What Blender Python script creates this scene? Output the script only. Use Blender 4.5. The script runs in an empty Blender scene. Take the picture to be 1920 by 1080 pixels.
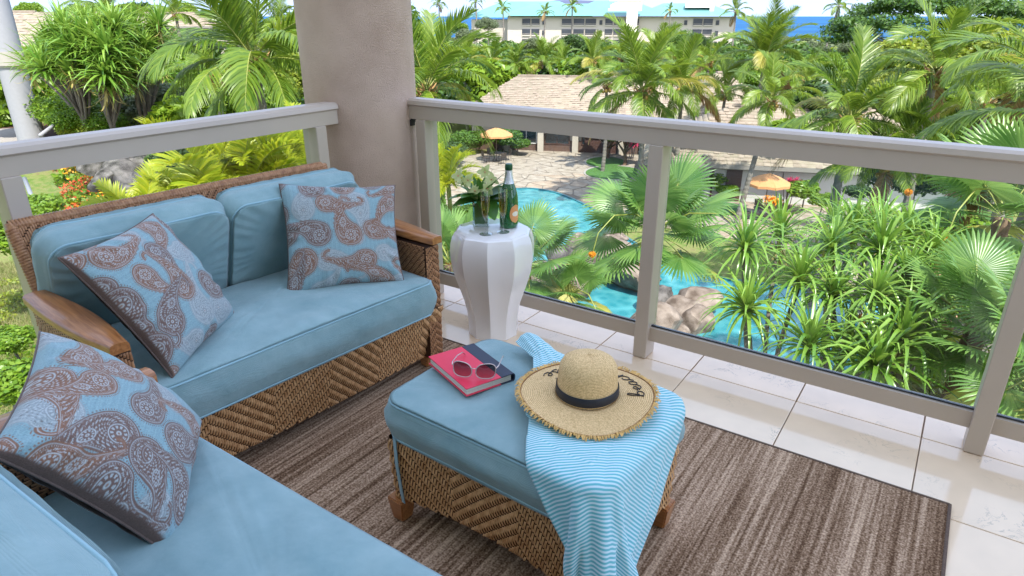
import bpy, bmesh, math, random
import numpy as np
from mathutils import Vector, Matrix
random.seed(5)
scene = bpy.context.scene
COL = scene.collection
R = math.radians
PI = math.pi

# ------------------------------------------------------------------ camera, sky, sun, exposure
CAM_H = 1.4515
FPX = 1240.0                       # focal length in pixels of the 1920 wide photograph
PITCH = math.atan(510 / FPX)
YAW = R(34.2)
cd = bpy.data.cameras.new('camera')
cam = bpy.data.objects.new('camera', cd)
COL.objects.link(cam)
cam.location = (0, 0, CAM_H)
cam.rotation_euler = (PI / 2 - PITCH, 0, YAW)
cd.sensor_width = 36.0
cd.lens = 36.0 * FPX / 1920.0
cd.clip_start = 0.05
cd.clip_end = 40000
scene.camera = cam

SUN_EL, SUN_AZ = R(56), R(128)      # azimuth clockwise from +Y
w = bpy.data.worlds.new('World')
scene.world = w
w.use_nodes = True
nt = w.node_tree
bg = nt.nodes['Background']
sky = nt.nodes.new('ShaderNodeTexSky')
sky.sky_type = 'NISHITA'
sky.sun_disc = False
sky.sun_elevation = SUN_EL
sky.sun_rotation = SUN_AZ
sky.altitude = 20
sky.air_density = 1.0
sky.dust_density = 0.7
sky.ozone_density = 2.6
_tc = nt.nodes.new('ShaderNodeTexCoord')
_mp = nt.nodes.new('ShaderNodeMapping'); _mp.inputs['Scale'].default_value = (1, 1, .85); _mp.inputs['Location'].default_value = (0, 0, .56)
nt.links.new(_tc.outputs['Generated'], _mp.inputs[0]); nt.links.new(_mp.outputs[0], sky.inputs[0])
_hs = nt.nodes.new('ShaderNodeHueSaturation'); _hs.inputs['Saturation'].default_value = .68
nt.links.new(sky.outputs[0], _hs.inputs['Color'])
nt.links.new(_hs.outputs[0], bg.inputs[0])
bg.inputs[1].default_value = 0.15
sd = bpy.data.lights.new('sun', 'SUN')
sun = bpy.data.objects.new('sun', sd)
COL.objects.link(sun)
sd.energy = 2.05
sd.angle = R(0.6)
sd.color = (1.0, 0.955, 0.88)
sdir = Vector((math.sin(SUN_AZ) * math.cos(SUN_EL), math.cos(SUN_AZ) * math.cos(SUN_EL), math.sin(SUN_EL)))
sun.rotation_euler = sdir.to_track_quat('Z', 'Y').to_euler()
sun.location = (20, -20, 40)
scene.view_settings.view_transform = 'Standard'
scene.view_settings.look = 'None'
scene.view_settings.gamma = 1.0
scene.view_settings.use_curve_mapping = False
scene.view_settings.exposure = 2.12
scene.render.engine = 'CYCLES'
try:
    scene.cycles.max_bounces = 8
    scene.cycles.diffuse_bounces = 4
    scene.cycles.transparent_max_bounces = 16
    scene.cycles.caustics_reflective = False
    scene.cycles.caustics_refractive = False
    scene.cycles.sample_clamp_indirect = 6
except Exception:
    pass

# ------------------------------------------------------------------ helpers
_f = Vector((-math.sin(YAW) * math.cos(PITCH), math.cos(YAW) * math.cos(PITCH), -math.sin(PITCH)))
_r = Vector((math.cos(YAW), math.sin(YAW), 0))
_u = _r.cross(_f)


def ray(px, py):
    return _f * FPX + _r * (px - 960) - _u * (py - 540)


def atz(px, py, z=0.0):
    """world point at height z along the sight line of a measured photo point"""
    d = ray(px, py)
    return Vector((0, 0, CAM_H)) + d * ((z - CAM_H) / d.z)


def atd(px, py, D):
    """world point at ground distance D"""
    d = ray(px, py)
    return Vector((0, 0, CAM_H)) + d * (D / math.hypot(d.x, d.y))


def tag(o, label=None, cat=None, group=None, kind=None):
    if label: o['label'] = label
    if cat: o['category'] = cat
    if group: o['group'] = group
    if kind: o['kind'] = kind
    return o


def empty(name, loc=(0, 0, 0), rz=0.0, label=None, cat=None, group=None):
    o = bpy.data.objects.new(name, None)
    o.empty_display_size = 0.1
    COL.objects.link(o)
    o.location = loc
    o.rotation_euler = (0, 0, rz)
    return tag(o, label, cat, group)


def link(name, me, parent=None, loc=None, rot=None, scale=None):
    o = bpy.data.objects.new(name, me)
    COL.objects.link(o)
    if parent is not None: o.parent = parent
    if loc is not None: o.location = loc
    if rot is not None: o.rotation_euler = rot
    if scale is not None: o.scale = scale if hasattr(scale, '__len__') else (scale,) * 3
    return o


def mesh_np(name, V, F, mat, smooth=False):
    """mesh from vertex array and a face array (n x k) or list of face arrays"""
    me = bpy.data.meshes.new(name)
    V = np.asarray(V, dtype=np.float32).reshape(-1, 3)
    Fs = F if isinstance(F, list) else [F]
    Fs = [np.asarray(f, dtype=np.int32) for f in Fs if len(f)]
    loops = np.concatenate([f.ravel() for f in Fs])
    sizes = np.concatenate([np.full(len(f), f.shape[1], dtype=np.int32) for f in Fs])
    starts = np.concatenate([[0], np.cumsum(sizes)[:-1]]).astype(np.int32)
    me.vertices.add(len(V)); me.vertices.foreach_set('co', V.ravel())
    me.loops.add(len(loops)); me.loops.foreach_set('vertex_index', loops)
    me.polygons.add(len(sizes)); me.polygons.foreach_set('loop_start', starts)
    me.polygons.foreach_set('loop_total', sizes)
    if smooth: me.polygons.foreach_set('use_smooth', np.ones(len(sizes), dtype=bool))
    me.update(calc_edges=True)
    me.validate()
    if mat: me.materials.append(mat)
    return me


class MB:
    """collects simple solids in one mesh"""
    def __init__(s):
        s.bm = bmesh.new()

    def box(s, c, d, rot=None, bev=0.0, seg=1):
        m = Matrix.Translation(c) @ (rot.to_4x4() if rot else Matrix.Identity(4)) @ Matrix.Diagonal((d[0], d[1], d[2], 1))
        r = bmesh.ops.create_cube(s.bm, size=1, matrix=m)
        if bev > 0:
            es = {e for v in r['verts'] for e in v.link_edges}
            bmesh.ops.bevel(s.bm, geom=list(es), offset=bev, segments=seg, affect='EDGES', profile=.5)
        return s

    def lathe(s, prof, c=(0, 0, 0), n=24, cap=True):
        rings = []
        for r, z in prof:
            rings.append([s.bm.verts.new((c[0] + r * math.cos(2 * PI * i / n), c[1] + r * math.sin(2 * PI * i / n), c[2] + z)) for i in range(n)])
        for a, b in zip(rings, rings[1:]):
            for i in range(n):
                s.bm.faces.new((a[i], a[(i + 1) % n], b[(i + 1) % n], b[i]))
        if cap:
            s.bm.faces.new(rings[0][::-1]); s.bm.faces.new(rings[-1])
        return s

    def tube(s, pts, rad, n=8, closed=False):
        pts = [Vector(p) for p in pts]
        rads = rad if hasattr(rad, '__len__') else [rad] * len(pts)
        rings = []
        prev = None
        N = len(pts)
        for i, p in enumerate(pts):
            if closed: t = pts[(i + 1) % N] - pts[i - 1]
            else: t = pts[min(i + 1, N - 1)] - pts[max(i - 1, 0)]
            t.normalize()
            if prev is None:
                a = Vector((0, 0, 1)) if abs(t.z) < .9 else Vector((1, 0, 0))
                a = (a - t * a.dot(t)).normalized()
            else:
                a = (prev - t * prev.dot(t)).normalized()
            prev = a
            b = t.cross(a)
            rings.append([s.bm.verts.new(p + (a * math.cos(2 * PI * k / n) + b * math.sin(2 * PI * k / n)) * rads[i]) for k in range(n)])
        R2 = rings + [rings[0]] if closed else rings
        for q, w_ in zip(R2, R2[1:]):
            for k in range(n):
                s.bm.faces.new((q[k], q[(k + 1) % n], w_[(k + 1) % n], w_[k]))
        if not closed:
            s.bm.faces.new(rings[0][::-1]); s.bm.faces.new(rings[-1])
        return s

    def poly(s, pts, thick=0.0):
        """horizontal polygon slab: pts 3D (top), thickness downwards"""
        top = [s.bm.verts.new(p) for p in pts]
        s.bm.faces.new(top)
        if thick:
            bot = [s.bm.verts.new((p[0], p[1], p[2] - thick)) for p in pts]
            s.bm.faces.new(bot[::-1])
            n = len(pts)
            for i in range(n):
                s.bm.faces.new((top[i], bot[i], bot[(i + 1) % n], top[(i + 1) % n]))
        return s

    def face(s, pts):
        s.bm.faces.new([s.bm.verts.new(p) for p in pts])
        return s

    def mesh(s, name, mat, smooth=False, auto=None):
        bmesh.ops.recalc_face_normals(s.bm, faces=s.bm.faces)
        me = bpy.data.meshes.new(name)
        s.bm.to_mesh(me); s.bm.free()
        if mat: me.materials.append(mat)
        if smooth:
            me.polygons.foreach_set('use_smooth', np.ones(len(me.polygons), dtype=bool))
            if auto is not None:
                try: me.set_sharp_from_angle(angle=R(auto))
                except Exception: pass
        return me

    def build(s, name, mat, parent=None, smooth=False, auto=None, loc=None, rot=None):
        return link(name, s.mesh(name, mat, smooth, auto), parent, loc, rot)


# ------------------------------------------------------------------ materials
MATS = {}
OUTK = [1.0]


def mat(name, col, rough=.6, spec=.5, metal=0.0, var=0.0, vscale=8.0, bump=0.0, bscale=60.0, col2=None, coat=0.0, sheen=0.0, detail=4.0):
    """principled with noise driven colour variation and bump"""
    col = tuple(c * OUTK[0] for c in col)
    if col2: col2 = tuple(c * OUTK[0] for c in col2)
    m = bpy.data.materials.new(name)
    m.use_nodes = True
    n = m.node_tree
    b = n.nodes['Principled BSDF']
    b.inputs['Roughness'].default_value = rough
    b.inputs['Metallic'].default_value = metal
    b.inputs['Specular IOR Level'].default_value = spec
    b.inputs['Coat Weight'].default_value = coat
    b.inputs['Sheen Weight'].default_value = sheen
    b.inputs['Base Color'].default_value = (*col, 1)
    tc = n.nodes.new('ShaderNodeTexCoord')
    if var > 0 or col2:
        nz = n.nodes.new('ShaderNodeTexNoise'); nz.inputs['Scale'].default_value = vscale
        nz.inputs['Detail'].default_value = detail
        n.links.new(tc.outputs['Object'], nz.inputs['Vector'])
        rp = n.nodes.new('ShaderNodeValToRGB')
        c2 = col2 if col2 else tuple(min(1, c * (1 + var)) for c in col)
        c1 = col if col2 else tuple(c * (1 - var) for c in col)
        rp.color_ramp.elements[0].position = .32; rp.color_ramp.elements[0].color = (*c1, 1)
        rp.color_ramp.elements[1].position = .68; rp.color_ramp.elements[1].color = (*c2, 1)
        n.links.new(nz.outputs['Fac'], rp.inputs['Fac'])
        n.links.new(rp.outputs['Color'], b.inputs['Base Color'])
    if bump > 0:
        nb = n.nodes.new('ShaderNodeTexNoise'); nb.inputs['Scale'].default_value = bscale; nb.inputs['Detail'].default_value = 3
        n.links.new(tc.outputs['Object'], nb.inputs['Vector'])
        bp = n.nodes.new('ShaderNodeBump'); bp.inputs['Strength'].default_value = bump; bp.inputs['Distance'].default_value = .01
        n.links.new(nb.outputs['Fac'], bp.inputs['Height'])
        n.links.new(bp.outputs['Normal'], b.inputs['Normal'])
    MATS[name] = m
    return m


def leafmat(name, c1, c2, trans=.35, rough=.45, spec=.4):
    """two-tone leaf with per-leaf variation and light passing through"""
    c1 = tuple(c * .92 for c in c1); c2 = tuple(c * .95 for c in c2)
    m = bpy.data.materials.new(name)
    m.use_nodes = True
    n = m.node_tree
    b = n.nodes['Principled BSDF']
    out = n.nodes['Material Output']
    geo = n.nodes.new('ShaderNodeNewGeometry')
    rp = n.nodes.new('ShaderNodeMixRGB')
    rp.inputs[1].default_value = (*c1, 1); rp.inputs[2].default_value = (*c2, 1)
    oi = n.nodes.new('ShaderNodeObjectInfo')
    ad = n.nodes.new('ShaderNodeMath'); ad.operation = 'MULTIPLY_ADD'
    ad.inputs[1].default_value = .7
    md = n.nodes.new('ShaderNodeMath'); md.operation = 'MULTIPLY'; md.inputs[1].default_value = .3
    n.links.new(oi.outputs['Random'], md.inputs[0])
    n.links.new(geo.outputs['Random Per Island'], ad.inputs[0]); n.links.new(md.outputs[0], ad.inputs[2])
    n.links.new(ad.outputs[0], rp.inputs[0])
    n.links.new(rp.outputs[0], b.inputs['Base Color'])
    b.inputs['Roughness'].default_value = rough
    b.inputs['Specular IOR Level'].default_value = spec
    tr = n.nodes.new('ShaderNodeBsdfTranslucent')
    hs = n.nodes.new('ShaderNodeHueSaturation'); hs.inputs['Value'].default_value = 1.5; hs.inputs['Hue'].default_value = .485
    n.links.new(rp.outputs[0], hs.inputs['Color'])
    n.links.new(hs.outputs[0], tr.inputs[0])
    mx = n.nodes.new('ShaderNodeMixShader'); mx.inputs[0].default_value = trans
    n.links.new(b.outputs[0], mx.inputs[1]); n.links.new(tr.outputs[0], mx.inputs[2])
    n.links.new(mx.outputs[0], out.inputs['Surface'])
    MATS[name] = m
    return m


def glassmat(name, tint=(1, 1, 1), rough=0.0, ior=1.45, facmul=1.0):
    m = bpy.data.materials.new(name)
    m.use_nodes = True
    n = m.node_tree
    n.nodes.remove(n.nodes['Principled BSDF'])
    out = n.nodes['Material Output']
    tr = n.nodes.new('ShaderNodeBsdfTransparent'); tr.inputs[0].default_value = (*tint, 1)
    gl = n.nodes.new('ShaderNodeBsdfGlossy'); gl.inputs['Roughness'].default_value = rough
    fr = n.nodes.new('ShaderNodeLayerWeight'); fr.inputs[0].default_value = .5
    pw = n.nodes.new('ShaderNodeMath'); pw.operation = 'POWER'; pw.inputs[1].default_value = 3.0
    f0 = ((ior - 1) / (ior + 1)) ** 2
    ma = n.nodes.new('ShaderNodeMath'); ma.operation = 'MULTIPLY_ADD'; ma.inputs[1].default_value = .85; ma.inputs[2].default_value = f0
    n.links.new(fr.outputs['Facing'], pw.inputs[0]); n.links.new(pw.outputs[0], ma.inputs[0])
    mu = n.nodes.new('ShaderNodeMath'); mu.operation = 'MULTIPLY'; mu.inputs[1].default_value = facmul
    mx = n.nodes.new('ShaderNodeMixShader')
    n.links.new(ma.outputs[0], mu.inputs[0]); n.links.new(mu.outputs[0], mx.inputs[0])
    n.links.new(tr.outputs[0], mx.inputs[1]); n.links.new(gl.outputs[0], mx.inputs[2])
    n.links.new(mx.outputs[0], out.inputs['Surface'])
    return m
# ================================================================== BALCONY
M_tile = mat('cream_tile', (.82, .635, .450), rough=.12, spec=.5, coat=.6, var=.06, vscale=5, bump=0)
def _tile_veins(m):
    n = m.node_tree; b = n.nodes['Principled BSDF']
    tc = n.nodes.new('ShaderNodeTexCoord')
    oi = n.nodes.new('ShaderNodeObjectInfo')
    va = n.nodes.new('ShaderNodeVectorMath'); va.operation = 'MULTIPLY_ADD'
    va.inputs[1].default_value = (1, 1, 1)
    sc = n.nodes.new('ShaderNodeVectorMath'); sc.operation = 'SCALE'; sc.inputs[0].default_value = (37, 19, 11)
    n.links.new(oi.outputs['Random'], sc.inputs['Scale'])
    n.links.new(tc.outputs['Object'], va.inputs[0]); n.links.new(sc.outputs[0], va.inputs[2])
    nz = n.nodes.new('ShaderNodeTexNoise'); nz.inputs['Scale'].default_value = 7; nz.inputs['Detail'].default_value = 9
    nz.inputs['Distortion'].default_value = 1.6; nz.inputs['Roughness'].default_value = .62
    n.links.new(va.outputs[0], nz.inputs['Vector'])
    # thin vein where noise crosses .5, gated by a second broad noise
    ab = n.nodes.new('ShaderNodeMath'); ab.operation = 'SUBTRACT'; ab.inputs[1].default_value = .5
    ab2 = n.nodes.new('ShaderNodeMath'); ab2.operation = 'ABSOLUTE'
    mr = n.nodes.new('ShaderNodeMapRange'); mr.inputs['From Min'].default_value = 0; mr.inputs['From Max'].default_value = .012
    mr.inputs['To Min'].default_value = 1; mr.inputs['To Max'].default_value = 0
    n.links.new(nz.outputs['Fac'], ab.inputs[0]); n.links.new(ab.outputs[0], ab2.inputs[0]); n.links.new(ab2.outputs[0], mr.inputs['Value'])
    n2 = n.nodes.new('ShaderNodeTexNoise'); n2.inputs['Scale'].default_value = 4.5; n2.inputs['Detail'].default_value = 3
    n.links.new(va.outputs[0], n2.inputs['Vector'])
    m2 = n.nodes.new('ShaderNodeMapRange'); m2.inputs['From Min'].default_value = .52; m2.inputs['From Max'].default_value = .66; m2.inputs['To Max'].default_value = .8
    n.links.new(n2.outputs['Fac'], m2.inputs['Value'])
    mu = n.nodes.new('ShaderNodeMath'); mu.operation = 'MULTIPLY'
    n.links.new(mr.outputs[0], mu.inputs[0]); n.links.new(m2.outputs[0], mu.inputs[1])
    mix = n.nodes.new('ShaderNodeMixRGB'); mix.inputs[2].default_value = (.33, .27, .21, 1)
    src = b.inputs['Base Color'].links[0].from_socket
    n.links.new(src, mix.inputs[1]); n.links.new(mu.outputs[0], mix.inputs[0]); n.links.new(mix.outputs[0], b.inputs['Base Color'])
_tile_veins(M_tile)
M_grout = mat('grout', (.46, .35, .26), rough=.9, var=.15, vscale=20)
M_rail = mat('taupe_paint', (.47, .395, .325), rough=.34, spec=.5, var=.03, vscale=3, bump=.02, bscale=300)
M_stucco = mat('stucco', (.50, .355, .27), rough=.9, spec=.2, col2=(.72, .55, .44), vscale=2.6, bump=1.0, bscale=260, detail=12)
M_stuccow = mat('pale_stucco', (.80, .74, .64), rough=.9, spec=.2, var=.04, bump=.4, bscale=90)
M_glass = glassmat('railing_glass', (.965, .99, .98), 0.0, 1.45, .8)
M_dark = mat('dark_metal', (.03, .03, .035), rough=.4)
M_gasket = mat('gasket', (.035, .04, .05), rough=.35)

# floor: slab + individual tiles
slab = MB().box((-.26, .575, -.16), (4.94, 4.6, .29)).build('floor', M_grout)
tag(slab, kind='structure')
TS = .445
tb = MB().box((0, 0, 0), (TS - .0035, TS - .0035, .014), bev=.0015)
tile_me = tb.mesh('tile', M_tile)
x0, y0 = .1, 2.567
for i in range(-7, 4):
    for j in range(-6, 1):
        cx = x0 + (i + .5) * TS; cy = y0 + (j - .5) * TS
        if cx < -2.75: continue
        # tiles under the far sofa corner and behind the camera are kept: the floor is one field
        link('tile', tile_me, slab, (cx, cy, -.0075))
# narrow cut row under the railing, outside the last full row
cut_me = MB().box((0, 0, 0), (TS - .005, .27, .014), bev=.0015).mesh('tile', M_tile)
for i in range(-7, 4):
    cx = x0 + (i + .5) * TS
    if cx < -2.75: continue
    link('tile', cut_me, slab, (cx, y0 + .1375, -.0075))

# round stucco column
colu = MB().lathe([(.285, -.3), (.285, .2), (.284, 1.2), (.283, 2.4), (.283, 5.6)], n=64).build('column', M_stucco, smooth=True, auto=40, loc=(-2.654, 2.507, 0))
tag(colu, 'round beige stucco column where the two railings meet', 'column')

# railings -----------------------------------------------------------
def cap_profile(zt):
    # (inward offset from the railing centre line, z) going round: top cap, lip, apron
    return [(.052, zt - .028), (.047, zt - .010), (.030, zt - .001), (-.030, zt - .001), (-.047, zt - .010), (-.052, zt - .028),
            (-.046, zt - .034), (-.040, zt - .036), (-.040, zt - .100), (.040, zt - .100), (.040, zt - .036), (.046, zt - .034)]


def extrude_profile(prof, A, B, inward, name, matl, parent, smooth=False, auto=25):
    """sweep (offset, z) profile from A to B"""
    b = MB()
    ra = [b.bm.verts.new((A[0] + inward[0] * o, A[1] + inward[1] * o, z)) for o, z in prof]
    rb = [b.bm.verts.new((B[0] + inward[0] * o, B[1] + inward[1] * o, z)) for o, z in prof]
    n = len(prof)
    for i in range(n): b.bm.faces.new((ra[i], ra[(i + 1) % n], rb[(i + 1) % n], rb[i]))
    b.bm.faces.new(ra); b.bm.faces.new(rb[::-1])
    return b.build(name, matl, parent, smooth=True, auto=auto)


def railing(A, B, inward, posts, label, ztop=1.068, zbot=(.085, .15)):
    root = empty('glass_railing', (A[0], A[1], 0), 0, label, 'railing', 'balcony railings')
    inv = Matrix.Translation(root.location).inverted()
    def fin(o):
        o.matrix_parent_inverse = inv
        return o
    fin(extrude_profile(cap_profile(ztop), A, B, inward, 'top_rail', M_rail, root))
    d = Vector((B[0] - A[0], B[1] - A[1], 0)).normalized()
    pr = [(Vector((A[0], A[1], 0)) + d * p) for p in posts]
    zb = ztop - .1005
    pw = .062
    post_mb = MB().box((0, 0, zb / 2 + .001), (pw if abs(d.x) > .5 else .10, .10 if abs(d.x) > .5 else pw, zb - .002), bev=.003)
    pm = post_mb.mesh('post', M_rail)
    for p in pr:
        o = link('post', pm, root, p - root.location)
    ends = [Vector((A[0], A[1], 0))] + pr + [Vector((B[0], B[1], 0))]
    for a, b_ in zip(ends, ends[1:]):
        L = (b_ - a).length
        if L < .15: continue
        a2 = a + d * (pw / 2 if a is not ends[0] else 0.0); b2 = b_ - d * (pw / 2 if b_ is not ends[-1] else 0.0)
        z0, z1 = zbot
        pb = [(.022, z0), (.022, z1), (-.022, z1), (-.022, z0)]
        fin(extrude_profile(pb, a2, b2, inward, 'bottom_rail', M_rail, root, auto=20))
        gk = [(.006, z1 + .0005), (.006, z1 + .007), (-.006, z1 + .007), (-.006, z1 + .0005)]
        fin(extrude_profile(gk, a2, b2, inward, 'gasket', M_gasket, root, auto=20))
        g = [(.003, z1 + .0075), (.003, zb - .001), (-.003, zb - .001), (-.003, z1 + .0075)]
        fin(extrude_profile(g, a2 + d * .012, b2 - d * .012, inward, 'glass_panel', M_glass, root, auto=20))
    # small fixing bracket under the cap
    return root

YR = 2.60
rr = railing((-2.405, YR), (1.9, YR), (0, -1), [.11, 1.375, 2.665, 3.95], 'taupe metal railing with clear glass panels on the pool side of the column')
XL = -2.585
rl = railing((XL, 2.24), (XL, -1.6), (1, 0), [.115, 1.40, 2.70], 'taupe metal railing with clear glass behind the loveseat, left of the column')
bk = MB().box((-2.385, YR - .0, .955), (.03, .05, .02), bev=.004).box((-2.372, YR - .02, .945), (.008, .03, .03))
bk.build('bracket', M_dark, rr).location = (2.405, -YR, 0)

# building wall behind the balcony (unseen, made tall and wide to keep the sun off)
wall = MB().box((4.0, -1.75, 2.6), (17, .25, 24.2), bev=.01).build('building_shade_wall', M_stuccow)
tag(wall, 'unseen pale stucco building wall behind the seating, made tall to shade the balcony', 'wall')
# ================================================================== FURNITURE
def fabric(name, c, c2, streak=(1, 1, 1), bump=.38):
    m = bpy.data.materials.new(name); m.use_nodes = True
    n = m.node_tree; b = n.nodes['Principled BSDF']
    b.inputs['Roughness'].default_value = .85; b.inputs['Specular IOR Level'].default_value = .25
    b.inputs['Sheen Weight'].default_value = .25; b.inputs['Sheen Roughness'].default_value = .5
    tc = n.nodes.new('ShaderNodeTexCoord')
    mp = n.nodes.new('ShaderNodeMapping'); mp.inputs['Scale'].default_value = streak
    n.links.new(tc.outputs['Object'], mp.inputs[0])
    nz = n.nodes.new('ShaderNodeTexNoise'); nz.inputs['Scale'].default_value = 9; nz.inputs['Detail'].default_value = 6
    nz.inputs['Roughness'].default_value = .6
    n.links.new(mp.outputs[0], nz.inputs['Vector'])
    rp = n.nodes.new('ShaderNodeValToRGB')
    rp.color_ramp.elements[0].position = .3; rp.color_ramp.elements[0].color = (*c, 1)
    rp.color_ramp.elements[1].position = .7; rp.color_ramp.elements[1].color = (*c2, 1)
    n.links.new(nz.outputs['Fac'], rp.inputs[0]); n.links.new(rp.outputs[0], b.inputs['Base Color'])
    w1 = n.nodes.new('ShaderNodeTexWave'); w1.inputs['Scale'].default_value = 220; w1.bands_direction = 'X'
    w2 = n.nodes.new('ShaderNodeTexWave'); w2.inputs['Scale'].default_value = 220; w2.bands_direction = 'Y'
    n.links.new(tc.outputs['Object'], w1.inputs[0]); n.links.new(tc.outputs['Object'], w2.inputs[0])
    ad = n.nodes.new('ShaderNodeMath'); ad.operation = 'ADD'
    n.links.new(w1.outputs['Fac'], ad.inputs[0]); n.links.new(w2.outputs['Fac'], ad.inputs[1])
    n3 = n.nodes.new('ShaderNodeTexNoise'); n3.inputs['Scale'].default_value = 15; n3.inputs['Detail'].default_value = 6
    n.links.new(tc.outputs['Object'], n3.inputs['Vector'])
    a3 = n.nodes.new('ShaderNodeMath'); a3.operation = 'MULTIPLY_ADD'; a3.inputs[1].default_value = 16.0
    n.links.new(n3.outputs['Fac'], a3.inputs[0]); n.links.new(ad.outputs[0], a3.inputs[2])
    bp = n.nodes.new('ShaderNodeBump'); bp.inputs['Strength'].default_value = bump; bp.inputs['Distance'].default_value = .0012
    n.links.new(a3.outputs[0], bp.inputs['Height']); n.links.new(bp.outputs[0], b.inputs['Normal'])
    return m

M_blue = fabric('blue_canvas', (.190, .325, .350), (.280, .420, .440), (1, 1, 1))
M_pipe = fabric('blue_piping', (.24, .41, .47), (.28, .46, .52), (1, 1, 1), .1)
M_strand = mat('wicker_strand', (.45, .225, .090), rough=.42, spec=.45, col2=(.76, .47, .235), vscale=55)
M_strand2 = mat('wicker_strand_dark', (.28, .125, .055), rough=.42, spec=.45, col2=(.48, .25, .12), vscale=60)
M_wback = mat('wicker_backing_brown', (.07, .03, .015), rough=.8)  # dark brown backing behind the strands, also cores and decks
def woodmat():
    m = mat('teak', (.40, .165, .05), rough=.32, spec=.5, coat=.25)
    n = m.node_tree; b = n.nodes['Principled BSDF']
    tc = n.nodes.new('ShaderNodeTexCoord'); mp = n.nodes.new('ShaderNodeMapping'); mp.inputs['Scale'].default_value = (3, 40, 40)
    nz = n.nodes.new('ShaderNodeTexNoise'); nz.inputs['Scale'].default_value = 3; nz.inputs['Detail'].default_value = 6; nz.inputs['Distortion'].default_value = .6
    rp = n.nodes.new('ShaderNodeValToRGB')
    rp.color_ramp.elements[0].position = .3; rp.color_ramp.elements[0].color = (.25, .088, .024, 1)
    rp.color_ramp.elements[1].position = .72; rp.color_ramp.elements[1].color = (.47, .20, .065, 1)
    n.links.new(tc.outputs['Object'], mp.inputs[0]); n.links.new(mp.outputs[0], nz.inputs['Vector'])
    n.links.new(nz.outputs['Fac'], rp.inputs[0]); n.links.new(rp.outputs[0], b.inputs['Base Color'])
    return m
M_teak = woodmat()


def fbm(x, y, seed, oct=4, base=3.0):
    """cheap smooth noise from sines"""
    rng = np.random.default_rng(seed)
    out = np.zeros_like(x); a = 1.0; f = base
    for o in range(oct):
        for _ in range(3):
            th = rng.uniform(0, 2 * PI); ph = rng.uniform(0, 2 * PI)
            out = out + a * np.sin(f * (x * math.cos(th) + y * math.sin(th)) + ph)
        a *= .5; f *= 1.9
    return out / 3


def cushion(sx, sy, sz, rc=.05, re=.025, crown=.02, front_bow=0.0, seed=1, n=44, wr=.0015, pucker=0.0):
    """boxed cushion centred on origin: rounded-rect outline rc, edge radius re, crowned faces. returns V,F and outline function"""
    # outline: rounded rectangle param
    def outline(inset=0.0, m=96):
        pts = []
        hx, hy = sx / 2 - inset, sy / 2 - inset
        r = max(rc - inset, .004)
        for q, (cx, cy) in enumerate([(hx - r, hy - r), (-(hx - r), hy - r), (-(hx - r), -(hy - r)), (hx - r, -(hy - r))]):
            for k in range(m // 4):
                a = q * PI / 2 + (k / (m // 4 - 1)) * PI / 2
                pts.append((cx + r * math.cos(a), cy + r * math.sin(a)))
        P = np.array(pts)
        if front_bow:
            P[:, 0] += front_bow * (1 - (P[:, 1] / (sy / 2)) ** 2) * (P[:, 0] > 0)
        return P
    # resample evenly so long edges have vertices
    def resample(P, m):
        Q = np.vstack([P, P[:1]]); d = np.r_[0, np.cumsum(np.hypot(*np.diff(Q, axis=0).T))]
        t = np.linspace(0, d[-1], m, endpoint=False)
        return np.c_[np.interp(t, d, Q[:, 0]), np.interp(t, d, Q[:, 1])]
    m = n * 4
    O = resample(outline(), m)
    rings = []
    steps = 5
    # concentric rings from centre top -> edge -> side -> bottom
    fr = [0.02, .15, .3, .45, .6, .72, .82, .9, .95, .98]
    def face_z(P, sgn):
        u = P[:, 0] / (sx / 2); v = P[:, 1] / (sy / 2)
        c = crown * np.clip(1 - u ** 2, 0, 1) ** .6 * np.clip(1 - v ** 2, 0, 1) ** .6
        c = c + wr * 1.5 * fbm(P[:, 0] * 8, P[:, 1] * 8, seed) * np.clip((1 - u ** 2) * (1 - v ** 2) * 4, 0, 1)
        if pucker:
            ang = np.arctan2(v, u)
            edge = np.clip(np.maximum(abs(u), abs(v)) - .72, 0, 1) / .28
            c = c + pucker * edge * (1 - edge) * 4 * np.sin(ang * 31 + 2 * np.sin(ang * 7))
        return c
    # superellipse mapping of inner rings: blend to round-rect
    for f in fr:
        P = O * f
        rings.append(np.c_[P, sz / 2 + face_z(P, 1)])
    edge_r = re
    for k in range(1, steps + 1):
        a = k / steps * PI / 2
        ins = edge_r * (1 - math.sin(a)); dz = edge_r * (1 - math.cos(a))
        L = np.hypot(O[:, 0], O[:, 1])[:, None]
        P = O * (1 - ins / L)
        rings.append(np.c_[P, np.full(m, sz / 2 - dz)])
    bulge = .014
    for t in (.25, .5, .75):
        L = np.hypot(O[:, 0], O[:, 1])[:, None]
        P = O * (1 + bulge * math.sin(t * PI) / L)
        wv = wr * fbm(O[:, 0] * 14 + O[:, 1] * 14, np.full(m, t * 3.), seed + 7)
        z = (sz / 2 - edge_r) * (1 - 2 * t)
        P = P * (1 + wv[:, None] / L)
        rings.append(np.c_[P, np.full(m, z)])
    for k in range(steps, 0, -1):
        a = k / steps * PI / 2
        ins = edge_r * (1 - math.sin(a)); dz = edge_r * (1 - math.cos(a))
        L = np.hypot(O[:, 0], O[:, 1])[:, None]
        P = O * (1 - ins / L)
        rings.append(np.c_[P, np.full(m, -sz / 2 + dz)])
    for f in reversed(fr):
        P = O * f
        rings.append(np.c_[P, -sz / 2 - face_z(P, -1) * .5])
    V = np.vstack(rings)
    nr = len(rings)
    i = np.arange(m); j = (i + 1) % m
    F = np.vstack([np.c_[r * m + i, (r + 1) * m + i, (r + 1) * m + j, r * m + j] for r in range(nr - 1)])
    cap = [np.array([np.arange(m)], dtype=np.int32), np.array([(nr - 1) * m + np.arange(m)[::-1]], dtype=np.int32)]
    return V, [F] + cap, O


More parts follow.
